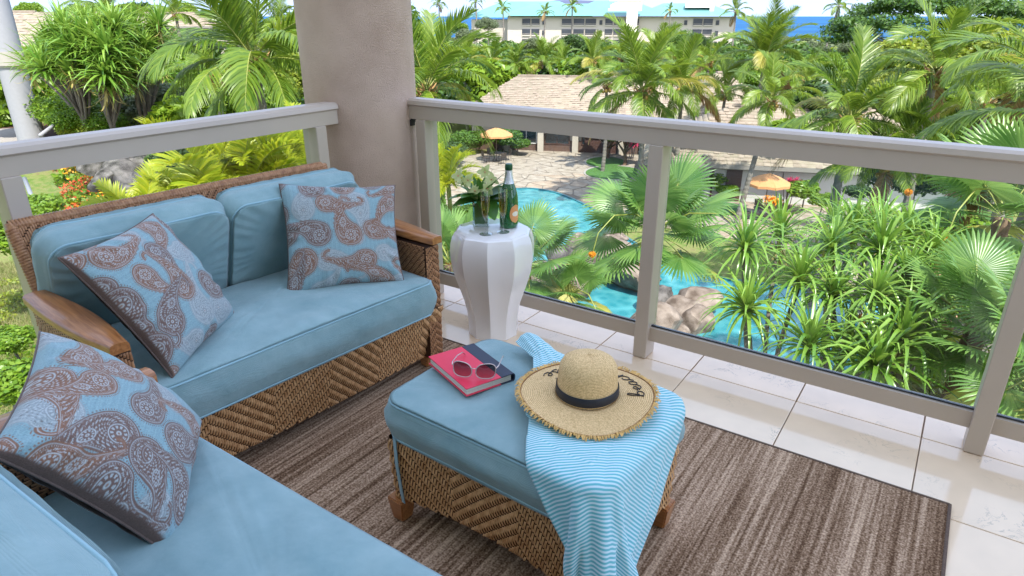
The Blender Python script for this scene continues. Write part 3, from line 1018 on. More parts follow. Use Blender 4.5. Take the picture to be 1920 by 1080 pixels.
def make_glasses():
    root = empty('sunglasses', (-1.030, 1.320, OTZ + .0275), R(24), 'blush framed sunglasses with gradient lenses lying on the red book', 'sunglasses')
    # local: x across, y back (temples to +y), z up. lenses lean back slightly
    tilt = R(12)
    def lens_out(cx, s, r=1.0):
        pts = []
        for k in range(28):
            a = 2 * PI * k / 28
            rx = .0285 * (1 + .10 * math.cos(a) * s * max(0, math.sin(a))) * r
            rz = .0235 * r * (1 + .06 * math.cos(2 * a))
            x = rx * math.copysign(abs(math.cos(a)) ** .85, math.cos(a)); z = rz * math.copysign(abs(math.sin(a)) ** .85, math.sin(a))
            z += .004 * (x * s / .028) * (1 if z > 0 else .3)
            pts.append((cx + x, z))
        return pts
    for s in (-1, 1):
        cx = s * .034
        P = lens_out(cx, s)
        ring = [(x, .006 * (abs(x) / .06) ** 2 + .0, z) for x, z in P]
        M3 = Matrix.Rotation(-tilt, 3, 'X')
        pts = [M3 @ Vector(p) + Vector((0, 0, .0248)) for p in ring]
        MB().tube(pts, .0016, n=6, closed=True).build('frame', M_frame, root, smooth=True)
        b = MB(); c = b.bm.verts.new((cx, 0, 0)); vs = [b.bm.verts.new(Vector(p) * 1.0) for p in ring]
        for i in range(len(vs)): b.bm.faces.new((vs[i], vs[(i + 1) % len(vs)], c))
        b.build('lens', M_lens, root, smooth=True, loc=(0, 0, .0248), rot=(-tilt, 0, 0))
        # temple
        hx = s * .0645
        tp = [(hx, .004, .036), (hx + s * .004, .02, .036), (hx + s * .003, .07, .030), (hx - s * .001, .115, .018), (hx - s * .004, .135, .002)]
        MB().tube(tp, [.0022, .0018, .0016, .0018, .0022], n=6).build('temple', M_frame, root, smooth=True)
    MB().tube([(-.0085, .001, .030), (0, -.003, .033), (.0085, .001, .030)], .0016, n=6).build('bridge', M_frame, root, smooth=True)
make_glasses()

# ---- straw hat
def strawmat():
    m = mat('straw', (.50, .33, .15), rough=.75, spec=.2)
    n = m.node_tree; b = n.nodes['Principled BSDF']
    tc = n.nodes.new('ShaderNodeTexCoord')
    sx = n.nodes.new('ShaderNodeSeparateXYZ'); n.links.new(tc.outputs['Object'], sx.inputs[0])
    cx = n.nodes.new('ShaderNodeCombineXYZ'); n.links.new(sx.outputs['X'], cx.inputs[0]); n.links.new(sx.outputs['Y'], cx.inputs[1])
    ln = n.nodes.new('ShaderNodeVectorMath'); ln.operation = 'LENGTH'; n.links.new(cx.outputs[0], ln.inputs[0])
    hz = n.nodes.new('ShaderNodeMath'); hz.operation = 'MULTIPLY_ADD'; hz.inputs[1].default_value = -1.0
    n.links.new(sx.outputs['Z'], hz.inputs[0]); n.links.new(ln.outputs['Value'], hz.inputs[2])
    fr = n.nodes.new('ShaderNodeMath'); fr.operation = 'MULTIPLY'; fr.inputs[1].default_value = 1300
    n.links.new(hz.outputs[0], fr.inputs[0])
    si = n.nodes.new('ShaderNodeMath'); si.operation = 'SINE'; n.links.new(fr.outputs[0], si.inputs[0])
    nz = n.nodes.new('ShaderNodeTexNoise'); nz.inputs['Scale'].default_value = 260; n.links.new(tc.outputs['Object'], nz.inputs['Vector'])
    ad = n.nodes.new('ShaderNodeMath'); ad.operation = 'MULTIPLY_ADD'; ad.inputs[1].default_value = .18
    n.links.new(si.outputs[0], ad.inputs[0]); n.links.new(nz.outputs['Fac'], ad.inputs[2])
    rp = n.nodes.new('ShaderNodeValToRGB')
    rp.color_ramp.elements[0].position = .28; rp.color_ramp.elements[0].color = (.47, .30, .125, 1)
    rp.color_ramp.elements[1].position = .72; rp.color_ramp.elements[1].color = (.82, .60, .32, 1)
    n.links.new(ad.outputs[0], rp.inputs[0]); n.links.new(rp.outputs[0], b.inputs['Base Color'])
    bp = n.nodes.new('ShaderNodeBump'); bp.inputs['Strength'].default_value = .6; bp.inputs['Distance'].default_value = .0015
    n.links.new(ad.outputs[0], bp.inputs['Height']); n.links.new(bp.outputs[0], b.inputs['Normal'])
    return m
M_straw = strawmat()
M_raff = mat('raffia_fringe', (.62, .38, .12), rough=.7, var=.25, vscale=90)
M_band = mat('black_ribbon', (.010, .014, .024), rough=.5, bump=.1, bscale=300)
M_thread = mat('black_thread', (.012, .012, .015), rough=.6)
def brim_z(r, a):
    return .004 + .010 * (r / .19) ** 2 * math.sin(2 * a + .4) + .005 * math.sin(3 * a + 1.0) * (r / .19) ** 2 + .006 * (1 - r / .19)
def make_hat():
    root = empty('straw_hat', (-.712, 1.412, OTZ + .034), R(0), 'wide brimmed straw sun hat with black ribbon and lettered brim on the ottoman', 'hat')
    n = 96
    V = []
    rs = [.083, .095, .11, .125, .14, .155, .17, .180, .186]
    for r in rs:
        for k in range(n):
            a = 2 * PI * k / n
            V.append((r * math.cos(a), r * math.sin(a), brim_z(r, a)))
    i = np.arange(n); j = (i + 1) % n
    F = np.vstack([np.c_[q * n + i, (q + 1) * n + i, (q + 1) * n + j, q * n + j] for q in range(len(rs) - 1)])
    me = mesh_np('brim', np.array(V), F, M_straw, True)
    o = link('brim', me, root)
    sm = o.modifiers.new('thickness', 'SOLIDIFY'); sm.thickness = .0018
    # crown
    prof = [(.0835, .004), (.0825, .02), (.081, .045), (.079, .07), (.075, .090), (.067, .104), (.053, .114), (.034, .120), (.016, .122), (.0005, .1222)]
    V = []
    for r, z in prof:
        for k in range(n):
            a = 2 * PI * k / n
            wob = 1 + .02 * math.sin(2 * a + 1) * (z / .13) + .012 * math.sin(3 * a)
            V.append((r * wob * math.cos(a), r * wob * math.sin(a), z + .002 * math.sin(2 * a) + .004))
    F = np.vstack([np.c_[q * n + i, q * n + j, (q + 1) * n + j, (q + 1) * n + i] for q in range(len(prof) - 1)])
    link('crown', mesh_np('crown', np.array(V), F, M_straw, True), root)
    V = []
    for z, rr_ in ((.006, .0855), (.008, .0868), (.018, .0858), (.030, .0850), (.032, .0838)):
        for k in range(n):
            a = 2 * PI * k / n
            wob = 1 + .012 * math.sin(3 * a) + .006 * math.sin(2 * a + 1)
            V.append((rr_ * wob * math.cos(a), rr_ * wob * math.sin(a), z + .006 + .0015 * math.sin(2 * a)))
    F = np.vstack([np.c_[q * n + i, q * n + j, (q + 1) * n + j, (q + 1) * n + i] for q in range(4)])
    link('ribbon', mesh_np('ribbon', np.array(V), F, M_band, True), root)
    # fringe: chunky folded raffia loops round the edge
    rng = np.random.default_rng(2)
    V = []; F = []
    kk = 0
    N = 330
    for q in range(N):
        a = 2 * PI * q / N + rng.uniform(-.006, .006)
        L = rng.uniform(.010, .019); w_ = rng.uniform(.0016, .0032)
        da = rng.uniform(-.35, .35); zz = rng.uniform(-.002, .0045)
        r0 = .182
        base = np.array([r0 * math.cos(a), r0 * math.sin(a), brim_z(.185, a) + .0015])
        d = np.array([math.cos(a + da), math.sin(a + da), 0]); s = np.array([-d[1], d[0], 0])
        for t, zz_ in ((0, 0), (.5, zz + .003), (1, zz - .003)):
            c = base + d * L * t + np.array([0, 0, zz_])
            ww = w_ * (1 if t < 1 else .6)
            V += [c - s * ww, c + np.array([0, 0, .0014]), c + s * ww]
        for t in range(2):
            for h in range(2):
                F.append((kk + t * 3 + h, kk + t * 3 + h + 1, kk + (t + 1) * 3 + h + 1, kk + (t + 1) * 3 + h))
        kk += 9
    tag(link('fringe', mesh_np('fringe', np.array(V), np.array(F), M_raff), root), kind='stuff')
    MB().tube([(.181 * math.cos(2 * PI * k / 96), .181 * math.sin(2 * PI * k / 96), brim_z(.181, 2 * PI * k / 96) + .0012) for k in range(96)], .0013, n=5, closed=True).build('edge_stitching', mat('stitch', (.25, .10, .03), rough=.7), root, smooth=True)
    # cursive lettering round the back of the brim
    G = {  # strokes in a 1-high box: x, y
        'b': (.62, [[(0, 0), (.12, .5), (.26, 1.25), (.16, 1.45), (.06, 1.2), (.05, .5), (.08, .05), (.28, 0), (.44, .25), (.36, .55), (.20, .50), (.12, .35)], [(.36, .5), (.55, .45), (.64, .5)]]),
        'e': (.50, [[(0, .25), (.18, .32), (.34, .5), (.28, .72), (.12, .66), (.06, .35), (.16, .05), (.34, .02), (.52, .25)]]),
        'a': (.60, [[(.40, .6), (.24, .7), (.06, .5), (.04, .2), (.18, .02), (.34, .2), (.42, .62), (.40, .2), (.48, .02), (.62, .25)]]),
        'c': (.48, [[(.36, .58), (.24, .7), (.06, .5), (.06, .18), (.22, .02), (.38, .08), (.50, .25)]]),
        'h': (.62, [[(0, .25), (.16, .7), (.26, 1.3), (.16, 1.45), (.08, 1.1), (.08, .0), (.12, .4), (.28, .66), (.40, .5), (.40, .12), (.50, .02), (.64, .25)]]),
        'p': (.62, [[(0, .3), (.10, .68), (.08, .2), (.02, -.55)], [(.07, .4), (.22, .7), (.42, .6), (.44, .25), (.28, .02), (.10, .12)], [(.36, .05), (.62, .25)]]),
        'l': (.36, [[(0, .25), (.16, .7), (.26, 1.3), (.16, 1.45), (.08, 1.0), (.10, .15), (.22, .02), (.38, .25)]]),
        's': (.46, [[(0, .25), (.16, .50), (.22, .74), (.24, .5), (.34, .2), (.20, .0), (.06, .08)], [(.28, .04), (.48, .25)]]),
    }
    h = .036
    rb = .132
    b = MB()
    def put(word, a_start):
        a = a_start
        for ch in word:
            wd, strokes = G[ch]
            for st in strokes:
                # smooth
                P = []
                for q in range(len(st) - 1):
                    p0 = st[max(q - 1, 0)]; p1 = st[q]; p2 = st[q + 1]; p3 = st[min(q + 2, len(st) - 1)]
                    for t in (0, .33, .66):
                        P.append(tuple(.5 * ((2 * p1[k]) + (-p0[k] + p2[k]) * t + (2 * p0[k] - 5 * p1[k] + 4 * p2[k] - p3[k]) * t * t + (-p0[k] + 3 * p1[k] - 3 * p2[k] + p3[k]) * t ** 3) for k in (0, 1)))
                P.append(st[-1])
                pts = []
                for x, y in P:
                    # letters stand with their tops towards the crown, read from outside
                    r = rb + .022 - y * h * .85
                    aa = a + x * h * 1.5 / rb
                    pts.append((r * math.cos(aa), r * math.sin(aa), brim_z(r, aa) + .0022))
                b.tube(pts, .00145, n=5)
            a += wd * h * 1.5 / rb
        return a
    # the word runs counter-clockwise from the camera's right side to its left
    a1 = put('beach', R(22))
    put('please', a1 + R(15))
    b.build('lettering', M_thread, root, smooth=True)
    # small metal eyelet
    MB().lathe([(.0025, 0), (.0025, .002), (.001, .0022)], n=10).build('eyelet', M_dark, root, loc=(-.078, -.032, .042), rot=(0, R(-90), R(22)))
make_hat()

# ---- towel draped over the ottoman corner
def towelmat():
    m = mat('striped_towel', (.4, .7, .8), rough=.9, spec=.1, sheen=.3)
    n = m.node_tree; b = n.nodes['Principled BSDF']
    at = n.nodes.new('ShaderNodeAttribute'); at.attribute_name = 'cloth'
    sx = n.nodes.new('ShaderNodeSeparateXYZ'); n.links.new(at.outputs['Vector'], sx.inputs[0])
    nz = n.nodes.new('ShaderNodeTexNoise'); nz.inputs['Scale'].default_value = 60; n.links.new(at.outputs['Vector'], nz.inputs['Vector'])
    mu = n.nodes.new('ShaderNodeMath'); mu.operation = 'MULTIPLY_ADD'; mu.inputs[1].default_value = 2 * PI / .0094
    n.links.new(sx.outputs['Y'], mu.inputs[0])
    mz = n.nodes.new('ShaderNodeMath'); mz.operation = 'MULTIPLY'; mz.inputs[1].default_value = .8; n.links.new(nz.outputs['Fac'], mz.inputs[0])
    n.links.new(mz.outputs[0], mu.inputs[2])
    si = n.nodes.new('ShaderNodeMath'); si.operation = 'SINE'; n.links.new(mu.outputs[0], si.inputs[0])
    rp = n.nodes.new('ShaderNodeValToRGB')
    rp.color_ramp.elements[0].position = 0.40; rp.color_ramp.elements[0].color = (.13, .44, .51, 1)
    rp.color_ramp.elements[1].position = .68; rp.color_ramp.elements[1].color = (.54, .70, .77, 1)
    mr = n.nodes.new('ShaderNodeMapRange'); mr.inputs['From Min'].default_value = -1; n.links.new(si.outputs[0], mr.inputs['Value'])
    n.links.new(mr.outputs[0], rp.inputs[0]); n.links.new(rp.outputs[0], b.inputs['Base Color'])
    n2 = n.nodes.new('ShaderNodeTexNoise'); n2.inputs['Scale'].default_value = 500; n.links.new(at.outputs['Vector'], n2.inputs['Vector'])
    bp = n.nodes.new('ShaderNodeBump'); bp.inputs['Strength'].default_value = .4; bp.inputs['Distance'].default_value = .001
    n.links.new(n2.outputs['Fac'], bp.inputs['Height']); n.links.new(bp.outputs[0], b.inputs['Normal'])
    return m
M_towel = towelmat()
def make_towel():
    root = empty('towel', (-.865, 1.375, OTZ), R(-2.5), 'turquoise and white striped towel draped over the corner of the ottoman', 'towel')
    # ottoman-local: top rectangle half sizes with rounded corners
    hx, hy, rc = .352, .238, .05
    # cloth: strip direction t (its length) runs from the far side to the near right corner
    nu, nv = 90, 230
    u = np.linspace(-1, 1, nu); v = np.linspace(0, 1, nv)
    U, Vv = np.meshgrid(u, v, indexing='ij')
    # centre line on the flat top (local): far-left hanging end -> across -> out over the corner
    A = np.array([-.185, .235]); B = np.array([.215, .045]); C = np.array([.69, -.52])
    L1 = np.linalg.norm(B - A); L2 = np.linalg.norm(C - B); LT = L1 + L2
    s = Vv * LT
    t1 = np.clip(s / L1, 0, 1)[..., None]; t2 = np.clip((s - L1) / L2, 0, 1)[..., None]
    P = A + (B - A) * t1 + (C - B) * t2
    d1 = (B - A) / L1; d2 = (C - B) / L2
    bl = np.clip((s - L1 * .4) / (L1 * 1.2), 0, 1)[..., None]; bl = bl * bl * (3 - 2 * bl)
    d = d1 * (1 - bl) + d2 * bl; d /= np.linalg.norm(d, axis=-1, keepdims=True)
    nrm = np.stack([-d[..., 1], d[..., 0]], -1)
    wid = .045 + .175 * np.clip((s - .12) / .30, 0, 1)
    wid = wid * (1 + .10 * np.clip((s - .45) / .3, 0, 1))
    P = P - nrm * (U * wid)[..., None] * -1
    # drape
    cx = np.clip(P[..., 0], -(hx - rc), hx - rc); cy = np.clip(P[..., 1], -(hy - rc), hy - rc)
    dx, dy = P[..., 0] - cx, P[..., 1] - cy
    dd = np.hypot(dx, dy); o = np.maximum(dd - rc, 0)
    nx_, ny_ = np.where(dd > 1e-6, dx / np.maximum(dd, 1e-6), 0), np.where(dd > 1e-6, dy / np.maximum(dd, 1e-6), 0)
    re_ = .026
    arc = re_ * PI / 2
    th = np.clip(o / re_, 0, PI / 2)
    cnr = np.clip(4 * np.abs(nx_ * ny_), 0, 1)
    outw = re_ * np.sin(th) + .004 + np.maximum(o - arc, 0) * (.06 + .26 * cnr)
    down = re_ * (1 - np.cos(th)) + np.maximum(o - arc, 0) * (.99 - .03 * cnr)
    core = np.minimum(dd, rc)
    ang = np.arctan2(ny_, nx_)
    fold = np.clip((o - .03) / .20, 0, 1)
    wob = .022 * np.sin(ang * 9 + 1.3 + 1.2 * np.sin(o * 5)) * fold + .008 * np.sin(U * 11 + 2.0 * s) * fold + .004 * np.sin(U * 23 + s * 9) * fold
    rad = core + outw + wob
    X = cx + nx_ * rad; Y = cy + ny_ * rad
    crown = .020 * np.clip(1 - (P[..., 0] / hx) ** 2, 0, 1) ** .6 * np.clip(1 - (P[..., 1] / hy) ** 2, 0, 1) ** .6
    wr = .0022 * fbm(P[..., 0] * 9, P[..., 1] * 9, 5) + .0015 * np.sin(U * 14 + s * 18)
    Z = .0065 + crown - down + np.abs(wr) * 1.2 * (1 - fold * .6)
    Z += .040 * np.exp(-((s - .03) / .11) ** 2) * np.clip(np.cos(U * 1.4), 0, 1)
    X += .003 * fbm(U * 2, s * 6, 8) * fold; Y += .003 * fbm(U * 2 + 4, s * 6, 9) * fold
    Z = np.maximum(Z, -OTZ + .018)
    V = np.stack([X, Y, Z], -1).reshape(-1, 3)
    i, j = np.meshgrid(np.arange(nu - 1), np.arange(nv - 1), indexing='ij')
    q = (i * nv + j).ravel()
    F = np.c_[q, q + nv, q + nv + 1, q + 1]
    me = mesh_np('cloth', V, F, M_towel, True)
    at = me.attributes.new('cloth', 'FLOAT_VECTOR', 'POINT')
    cl = np.stack([U * wid, s, U * 0], -1).reshape(-1, 3).astype(np.float32)
    at.data.foreach_set('vector', cl.ravel())
    o_ = link('cloth', me, root)
    sm = o_.modifiers.new('thickness', 'SOLIDIFY'); sm.thickness = .0022
    # fringe of knotted tassels at the near end
    fr = MB()
    End = V.reshape(nu, nv, 3)[:, -1]
    rng = random.Random(3)
    for k in range(0, nu, 3):
        p = Vector(End[k])
        pts = [p, p + Vector((rng.uniform(-.006, .006), rng.uniform(-.006, .006), -.018)), p + Vector((rng.uniform(-.012, .012), rng.uniform(-.012, .012), -.045))]
        pts = [Vector((q_.x, q_.y, max(q_.z, -OTZ + .014))) for q_ in pts]
        fr.tube(pts, [.003, .0042, .002], n=6)
    tag(fr.build('tassels', mat('lilac_tassel', (.52, .50, .72), rough=.9), root, smooth=True), kind='stuff')
make_towel()

# ---- throw pillows with a printed paisley
def _paisley_field(S, T, seed, flange=False):
    """colour field of a paisley print on unit square coordinates; returns rgb"""
    rng = np.random.default_rng(seed)
    base = np.array([.200, .325, .365]); base2 = np.array([.265, .40, .435])
    brown = np.array([.165, .110, .095]); rust = np.array([.24, .125, .080]); pale = np.array([.42, .48, .50]); grey = np.array([.25, .28, .29])
    n = S.shape
    st = .5 + .5 * np.sin(S * 260) * np.sin(S * 97 + 1.3)
    rgb = base[None, None] * (1 - st[..., None] * .6) + base2[None, None] * st[..., None] * .6
    def mixin(rgb, mask, col, a=1.0):
        m = np.clip(mask, 0, 1)[..., None] * a
        return rgb * (1 - m) + np.asarray(col) * m
    sharp = 1 / .0035
    def edge(d, w=0.0): return np.clip(.5 - (d - w) * sharp, 0, 1)
    shapes = []
    # jittered grid of drops, faint ones first
    g = 3.9
    pts = []
    k = 0
    for a in range(-1, 7):
        for b in range(-1, 7):
            pts.append(((a + .5 * (b % 2) + rng.uniform(-.16, .16)) / g, (b + rng.uniform(-.16, .16)) / g, rng.uniform(0, 2 * PI), rng.uniform(.115, .165), rng.integers(0, 3), rng.choice([-1, 1])))
    pts.sort(key=lambda p: p[4] != 2)
    for (cx, cy, th, r0, kind, hand) in pts:
        if cx < -.25 or cx > 1.25 or cy < -.25 or cy > 1.25: continue
        x = (S - cx) * math.cos(th) + (T - cy) * math.sin(th)
        y = (-(S - cx) * math.sin(th) + (T - cy) * math.cos(th)) * hand
        # bend the axis so the tail curls
        yb = y - .9 * np.clip(x, 0, 1) ** 2 / r0 * .55
        # radius shrinks along x
        t = np.clip((x + r0 * .2) / (r0 * 2.1), 0, 1)
        half = r0 * .80 * np.sqrt(np.clip(1 - t, 0, 1)) * (1 - .15 * t)
        dbody = np.where(x < 0, np.hypot(x / 1.0, yb / .82) - r0 * .93, np.abs(yb) - half)
        dbody = np.where(x > r0 * 1.85, .05, dbody)
        # curl at the tail
        hx_, hy_ = r0 * 1.55, r0 * .9 * 1.5
        rr_ = np.hypot(x - r0 * 1.45, y - r0 * 1.55)
        an = np.arctan2(y - r0 * 1.55, x - r0 * 1.45)
        curl = np.abs(rr_ - r0 * .30) - r0 * .085
        curl = np.where((an < 2.4) & (an > -1.9), curl, .05)
        d = np.minimum(dbody, curl)
        near = d < .06
        if not near.any(): continue
        colr = [brown, rust * .8 + brown * .2, grey][kind]
        alpha = [1, 1, .85][kind]
        inner = -d
        # scalloped fringe
        ang = np.arctan2(yb, x)
        rgb = mixin(rgb, edge(np.abs(d - .010) - .0045) * (np.sin(ang * 60) > .1), colr, alpha * .9)
        rgb = mixin(rgb, edge(d), colr * (1.0 if kind < 2 else 1.15), alpha)
        # pale line inside the rim
        rgb = mixin(rgb, edge(np.abs(inner - .013) - .0022), pale, .75)
        rgb = mixin(rgb, edge(np.abs(inner - .022) - .0025) * (np.sin(ang * 55) > 0), pale, .6)
        # filigree: curly interference pattern
        ph1 = np.hypot(x + r0 * .25, yb) * 2 * PI / .020
        fil = np.sin(ph1) * np.sin(ang * 11 + ph1 * .35) + .6 * np.sin(x * 310 + 3 * np.sin(y * 190)) * np.sin(y * 290 + 3 * np.sin(x * 170))
        ins = edge(-(inner - .029))
        rgb = mixin(rgb, ins * np.clip((fil - .25) * 3, 0, 1), pale, .72)
        rgb = mixin(rgb, ins * np.clip((-fil - .75) * 3, 0, 1), brown * .6, .7)
        # rosettes
        for (ox, oy, rs) in ((-r0 * .22, 0, r0 * .36), (r0 * .62, r0 * .16, r0 * .24)):
            q = np.hypot(x - ox, yb - oy + .0); qa = np.arctan2(yb - oy, x - ox)
            rgb = mixin(rgb, edge(q - rs) * ins, colr)
            rgb = mixin(rgb, edge(np.abs(q - rs * .86) - .0028) * ins, pale, .85)
            rgb = mixin(rgb, edge(np.abs(q - rs * .58) - rs * .13) * (np.sin(qa * 10) > -.1) * ins, pale, .8)
            rgb = mixin(rgb, edge(q - rs * .22) * ins, pale, .9)
            rgb = mixin(rgb, edge(q - rs * .10) * ins, rust, .9)
    if flange:
        e = T + .003 * np.sin(S * 9 + 1)
        rgb = mixin(rgb, np.clip((e - flange) * 120, 0, 1), [.105, .072, .060])
    return rgb

def printmat():
    m = mat('paisley_print', (.3, .4, .5), rough=.85, spec=.15, sheen=.15)
    n = m.node_tree; b = n.nodes['Principled BSDF']
    a = n.nodes.new('ShaderNodeAttribute'); a.attribute_name = 'print'
    tc = n.nodes.new('ShaderNodeTexCoord'); nz = n.nodes.new('ShaderNodeTexNoise'); nz.inputs['Scale'].default_value = 350; nz.inputs['Detail'].default_value = 2
    n.links.new(tc.outputs['Object'], nz.inputs['Vector'])
    mr = n.nodes.new('ShaderNodeMapRange'); mr.inputs['To Min'].default_value = .65; mr.inputs['To Max'].default_value = 1.35
    n.links.new(nz.outputs['Fac'], mr.inputs['Value'])
    mx = n.nodes.new('ShaderNodeVectorMath'); mx.operation = 'SCALE'
    n.links.new(a.outputs['Color'], mx.inputs[0]); n.links.new(mr.outputs[0], mx.inputs['Scale']); n.links.new(mx.outputs[0], b.inputs['Base Color'])
    bp = n.nodes.new('ShaderNodeBump'); bp.inputs['Strength'].default_value = .5; bp.inputs['Distance'].default_value = .001
    n.links.new(nz.outputs['Fac'], bp.inputs['Height']); n.links.new(bp.outputs[0], b.inputs['Normal'])
    return m
M_print = printmat()
M_pback = mat('brown_pillow_back', (.105, .072, .060), rough=.85, sheen=.2, var=.1, vscale=20, bump=.1, bscale=200)

def make_pillow(corners, thick, label, seed, N=250, puff=1.0, flange=False):
    """corners: world points tl, tr, br, bl of the front face plane"""
    c = [Vector(p) for p in corners]
    ctr = sum(c, Vector()) / 4
    ex = ((c[1] - c[0]) + (c[2] - c[3])).normalized()
    ey = ((c[3] - c[0]) + (c[2] - c[1])).normalized()
    nz_ = ex.cross(ey).normalized()
    camdir = (Vector((0, 0, CAM_H)) - ctr)
    if nz_.dot(camdir) < 0: nz_ = -nz_
    ey2 = nz_.cross(ex).normalized()
    if ey2.dot(ey) < 0: ey2 = -ey2
    root = empty('throw_pillow', ctr, 0, label, 'pillow', 'paisley throw pillows')
    root.rotation_mode = 'QUATERNION'
    Rm = Matrix((ex, nz_.cross(ex), nz_)).transposed()
    root.rotation_quaternion = Rm.to_quaternion()
    inv = Rm.inverted()
    L = [inv @ (p - ctr) for p in c]
    s = np.linspace(0, 1, N)
    S, T = np.meshgrid(s, s, indexing='ij')
    def bil(k):
        return (L[0][k] * (1 - S) * (1 - T) + L[1][k] * S * (1 - T) + L[2][k] * S * T + L[3][k] * (1 - S) * T)
    X, Y, Z0 = bil(0), bil(1), bil(2)
    u, v = S * 2 - 1, T * 2 - 1
    # edges curve in between the corners
    inset = .075
    fx = 1 - inset * (1 - v ** 2) * np.abs(u) ** 2; fy = 1 - inset * (1 - u ** 2) * np.abs(v) ** 2
    X = X * fx; Y = Y * fy
    prof = np.clip((1 - u ** 2), 0, 1) ** .5 * np.clip((1 - v ** 2), 0, 1) ** .5
    prof = prof ** .85
    edgew = np.clip(1 - np.minimum(1 - np.abs(u), 1 - np.abs(v)) / .28, 0, 1)
    wr = .0035 * fbm(u * 1.6, v * 1.6, seed, 4, 2.2)
    ang = np.arctan2(v, u)
    wr = wr + .0045 * edgew * (1 - edgew) * 4 * np.sin(ang * 17 + 2.5 * np.sin(ang * 5 + seed))
    wr = wr * np.clip(prof * 3, 0, 1)
    # diagonal crease lines from the corners
    Zf = Z0 + thick * puff * prof * (1 + .06 * fbm(u, v, seed + 3, 2, 2.0)) + wr
    V = np.stack([X, Y, Zf], -1).reshape(-1, 3)
    i, j = np.meshgrid(np.arange(N - 1), np.arange(N - 1), indexing='ij')
    q = (i * N + j).ravel()
    F = np.c_[q, q + N, q + N + 1, q + 1]
    me = mesh_np('front_panel', V, F, M_print, True)
    rgb = _paisley_field(S, T, seed, flange)
    ca = me.color_attributes.new('print', 'FLOAT_COLOR', 'POINT')
    ca.data.foreach_set('color', np.concatenate([rgb, np.ones(rgb.shape[:2] + (1,))], -1).astype(np.float32).ravel())
    link('front_panel', me, root)
    # back panel (coarser)
    st = 5
    Xb, Yb, Zb = X[::st, ::st], Y[::st, ::st], (Z0 - thick * (.45 * prof ** .9) - .0006 - wr * .6)[::st, ::st]
    nb = Xb.shape[0]
    # close exactly on the border
    V = np.stack([Xb, Yb, Zb], -1).reshape(-1, 3)
    i, j = np.meshgrid(np.arange(nb - 1), np.arange(nb - 1), indexing='ij')
    q = (i * nb + j).ravel()
    F = np.c_[q, q + 1, q + nb + 1, q + nb]
    link('back_panel', mesh_np('back_panel', V, F, M_pback, True), root)
    # flat seam round the border
    e = [(X[k, 0], Y[k, 0], Z0[k, 0]) for k in range(0, N, 6)] + [(X[-1, k], Y[-1, k], Z0[-1, k]) for k in range(0, N, 6)] + \
        [(X[k, -1], Y[k, -1], Z0[k, -1]) for k in range(N - 1, -1, -6)] + [(X[0, k], Y[0, k], Z0[0, k]) for k in range(N - 1, -1, -6)]
    pp = [Vector(e[0])]
    for p in e[1:]:
        if (Vector(p) - pp[-1]).length > .004: pp.append(Vector(p))
    MB().tube(pp[:-1], .0028, n=6, closed=True).build('seam', M_pback, root, smooth=True)
    return root
make_pillow([(-2.215, 1.104, .835), (-2.019, 1.218, .460), (-1.789, .848, .460), (-1.997, .716, .835)], .095, 'paisley pillow leaning on the near left end of the far loveseat', 31, flange=.985)
make_pillow([(-2.193, 1.600, .842), (-1.926, 1.967, .80), (-1.752, 1.802, .464), (-2.014, 1.438, .464)], .075, 'paisley pillow standing upright at the far right end of the loveseat', 47)
make_pillow([(-1.615, .505, .801), (-1.491, .754, .475), (-1.147, .466, .438), (-1.248, .266, .772)], .105, 'largest paisley pillow in the bottom left foreground on the near loveseat', 58, N=330, flange=.985)
# ================================================================== GROUND, WATER, BUILDINGS
G = -9.5
OUTK[0] = .80
AZC = math.degrees(YAW)


def az_of(x, y):
    """azimuth in degrees right of the street axis through the column"""
    return (math.degrees(math.atan2(x, y)) + AZC)


_PD = [0, 12, 16, 20, 26, 34, 42, 52, 80, 160, 320, 600]
_PZ = [-9, -8.2, -6.9, -6.0, -6.0, -5.35, -4.4, -3.1, -3.0, -4.5, -9.5, -9.5]


def hgt(x, y):
    D = math.hypot(x, y); a = az_of(x, y)
    t = min(1, max(0, (-a - 17.5) / 8.5)) if y > -5 or x < 0 else 0
    if a > 150 or a < -150: t = 0
    t = t * t * (3 - 2 * t)
    zl = float(np.interp(D, _PD, _PZ))
    z = G * (1 - t) + zl * t
    if D > 375: z += -(min(D, 430) - 375) / 55 * 6
    return z


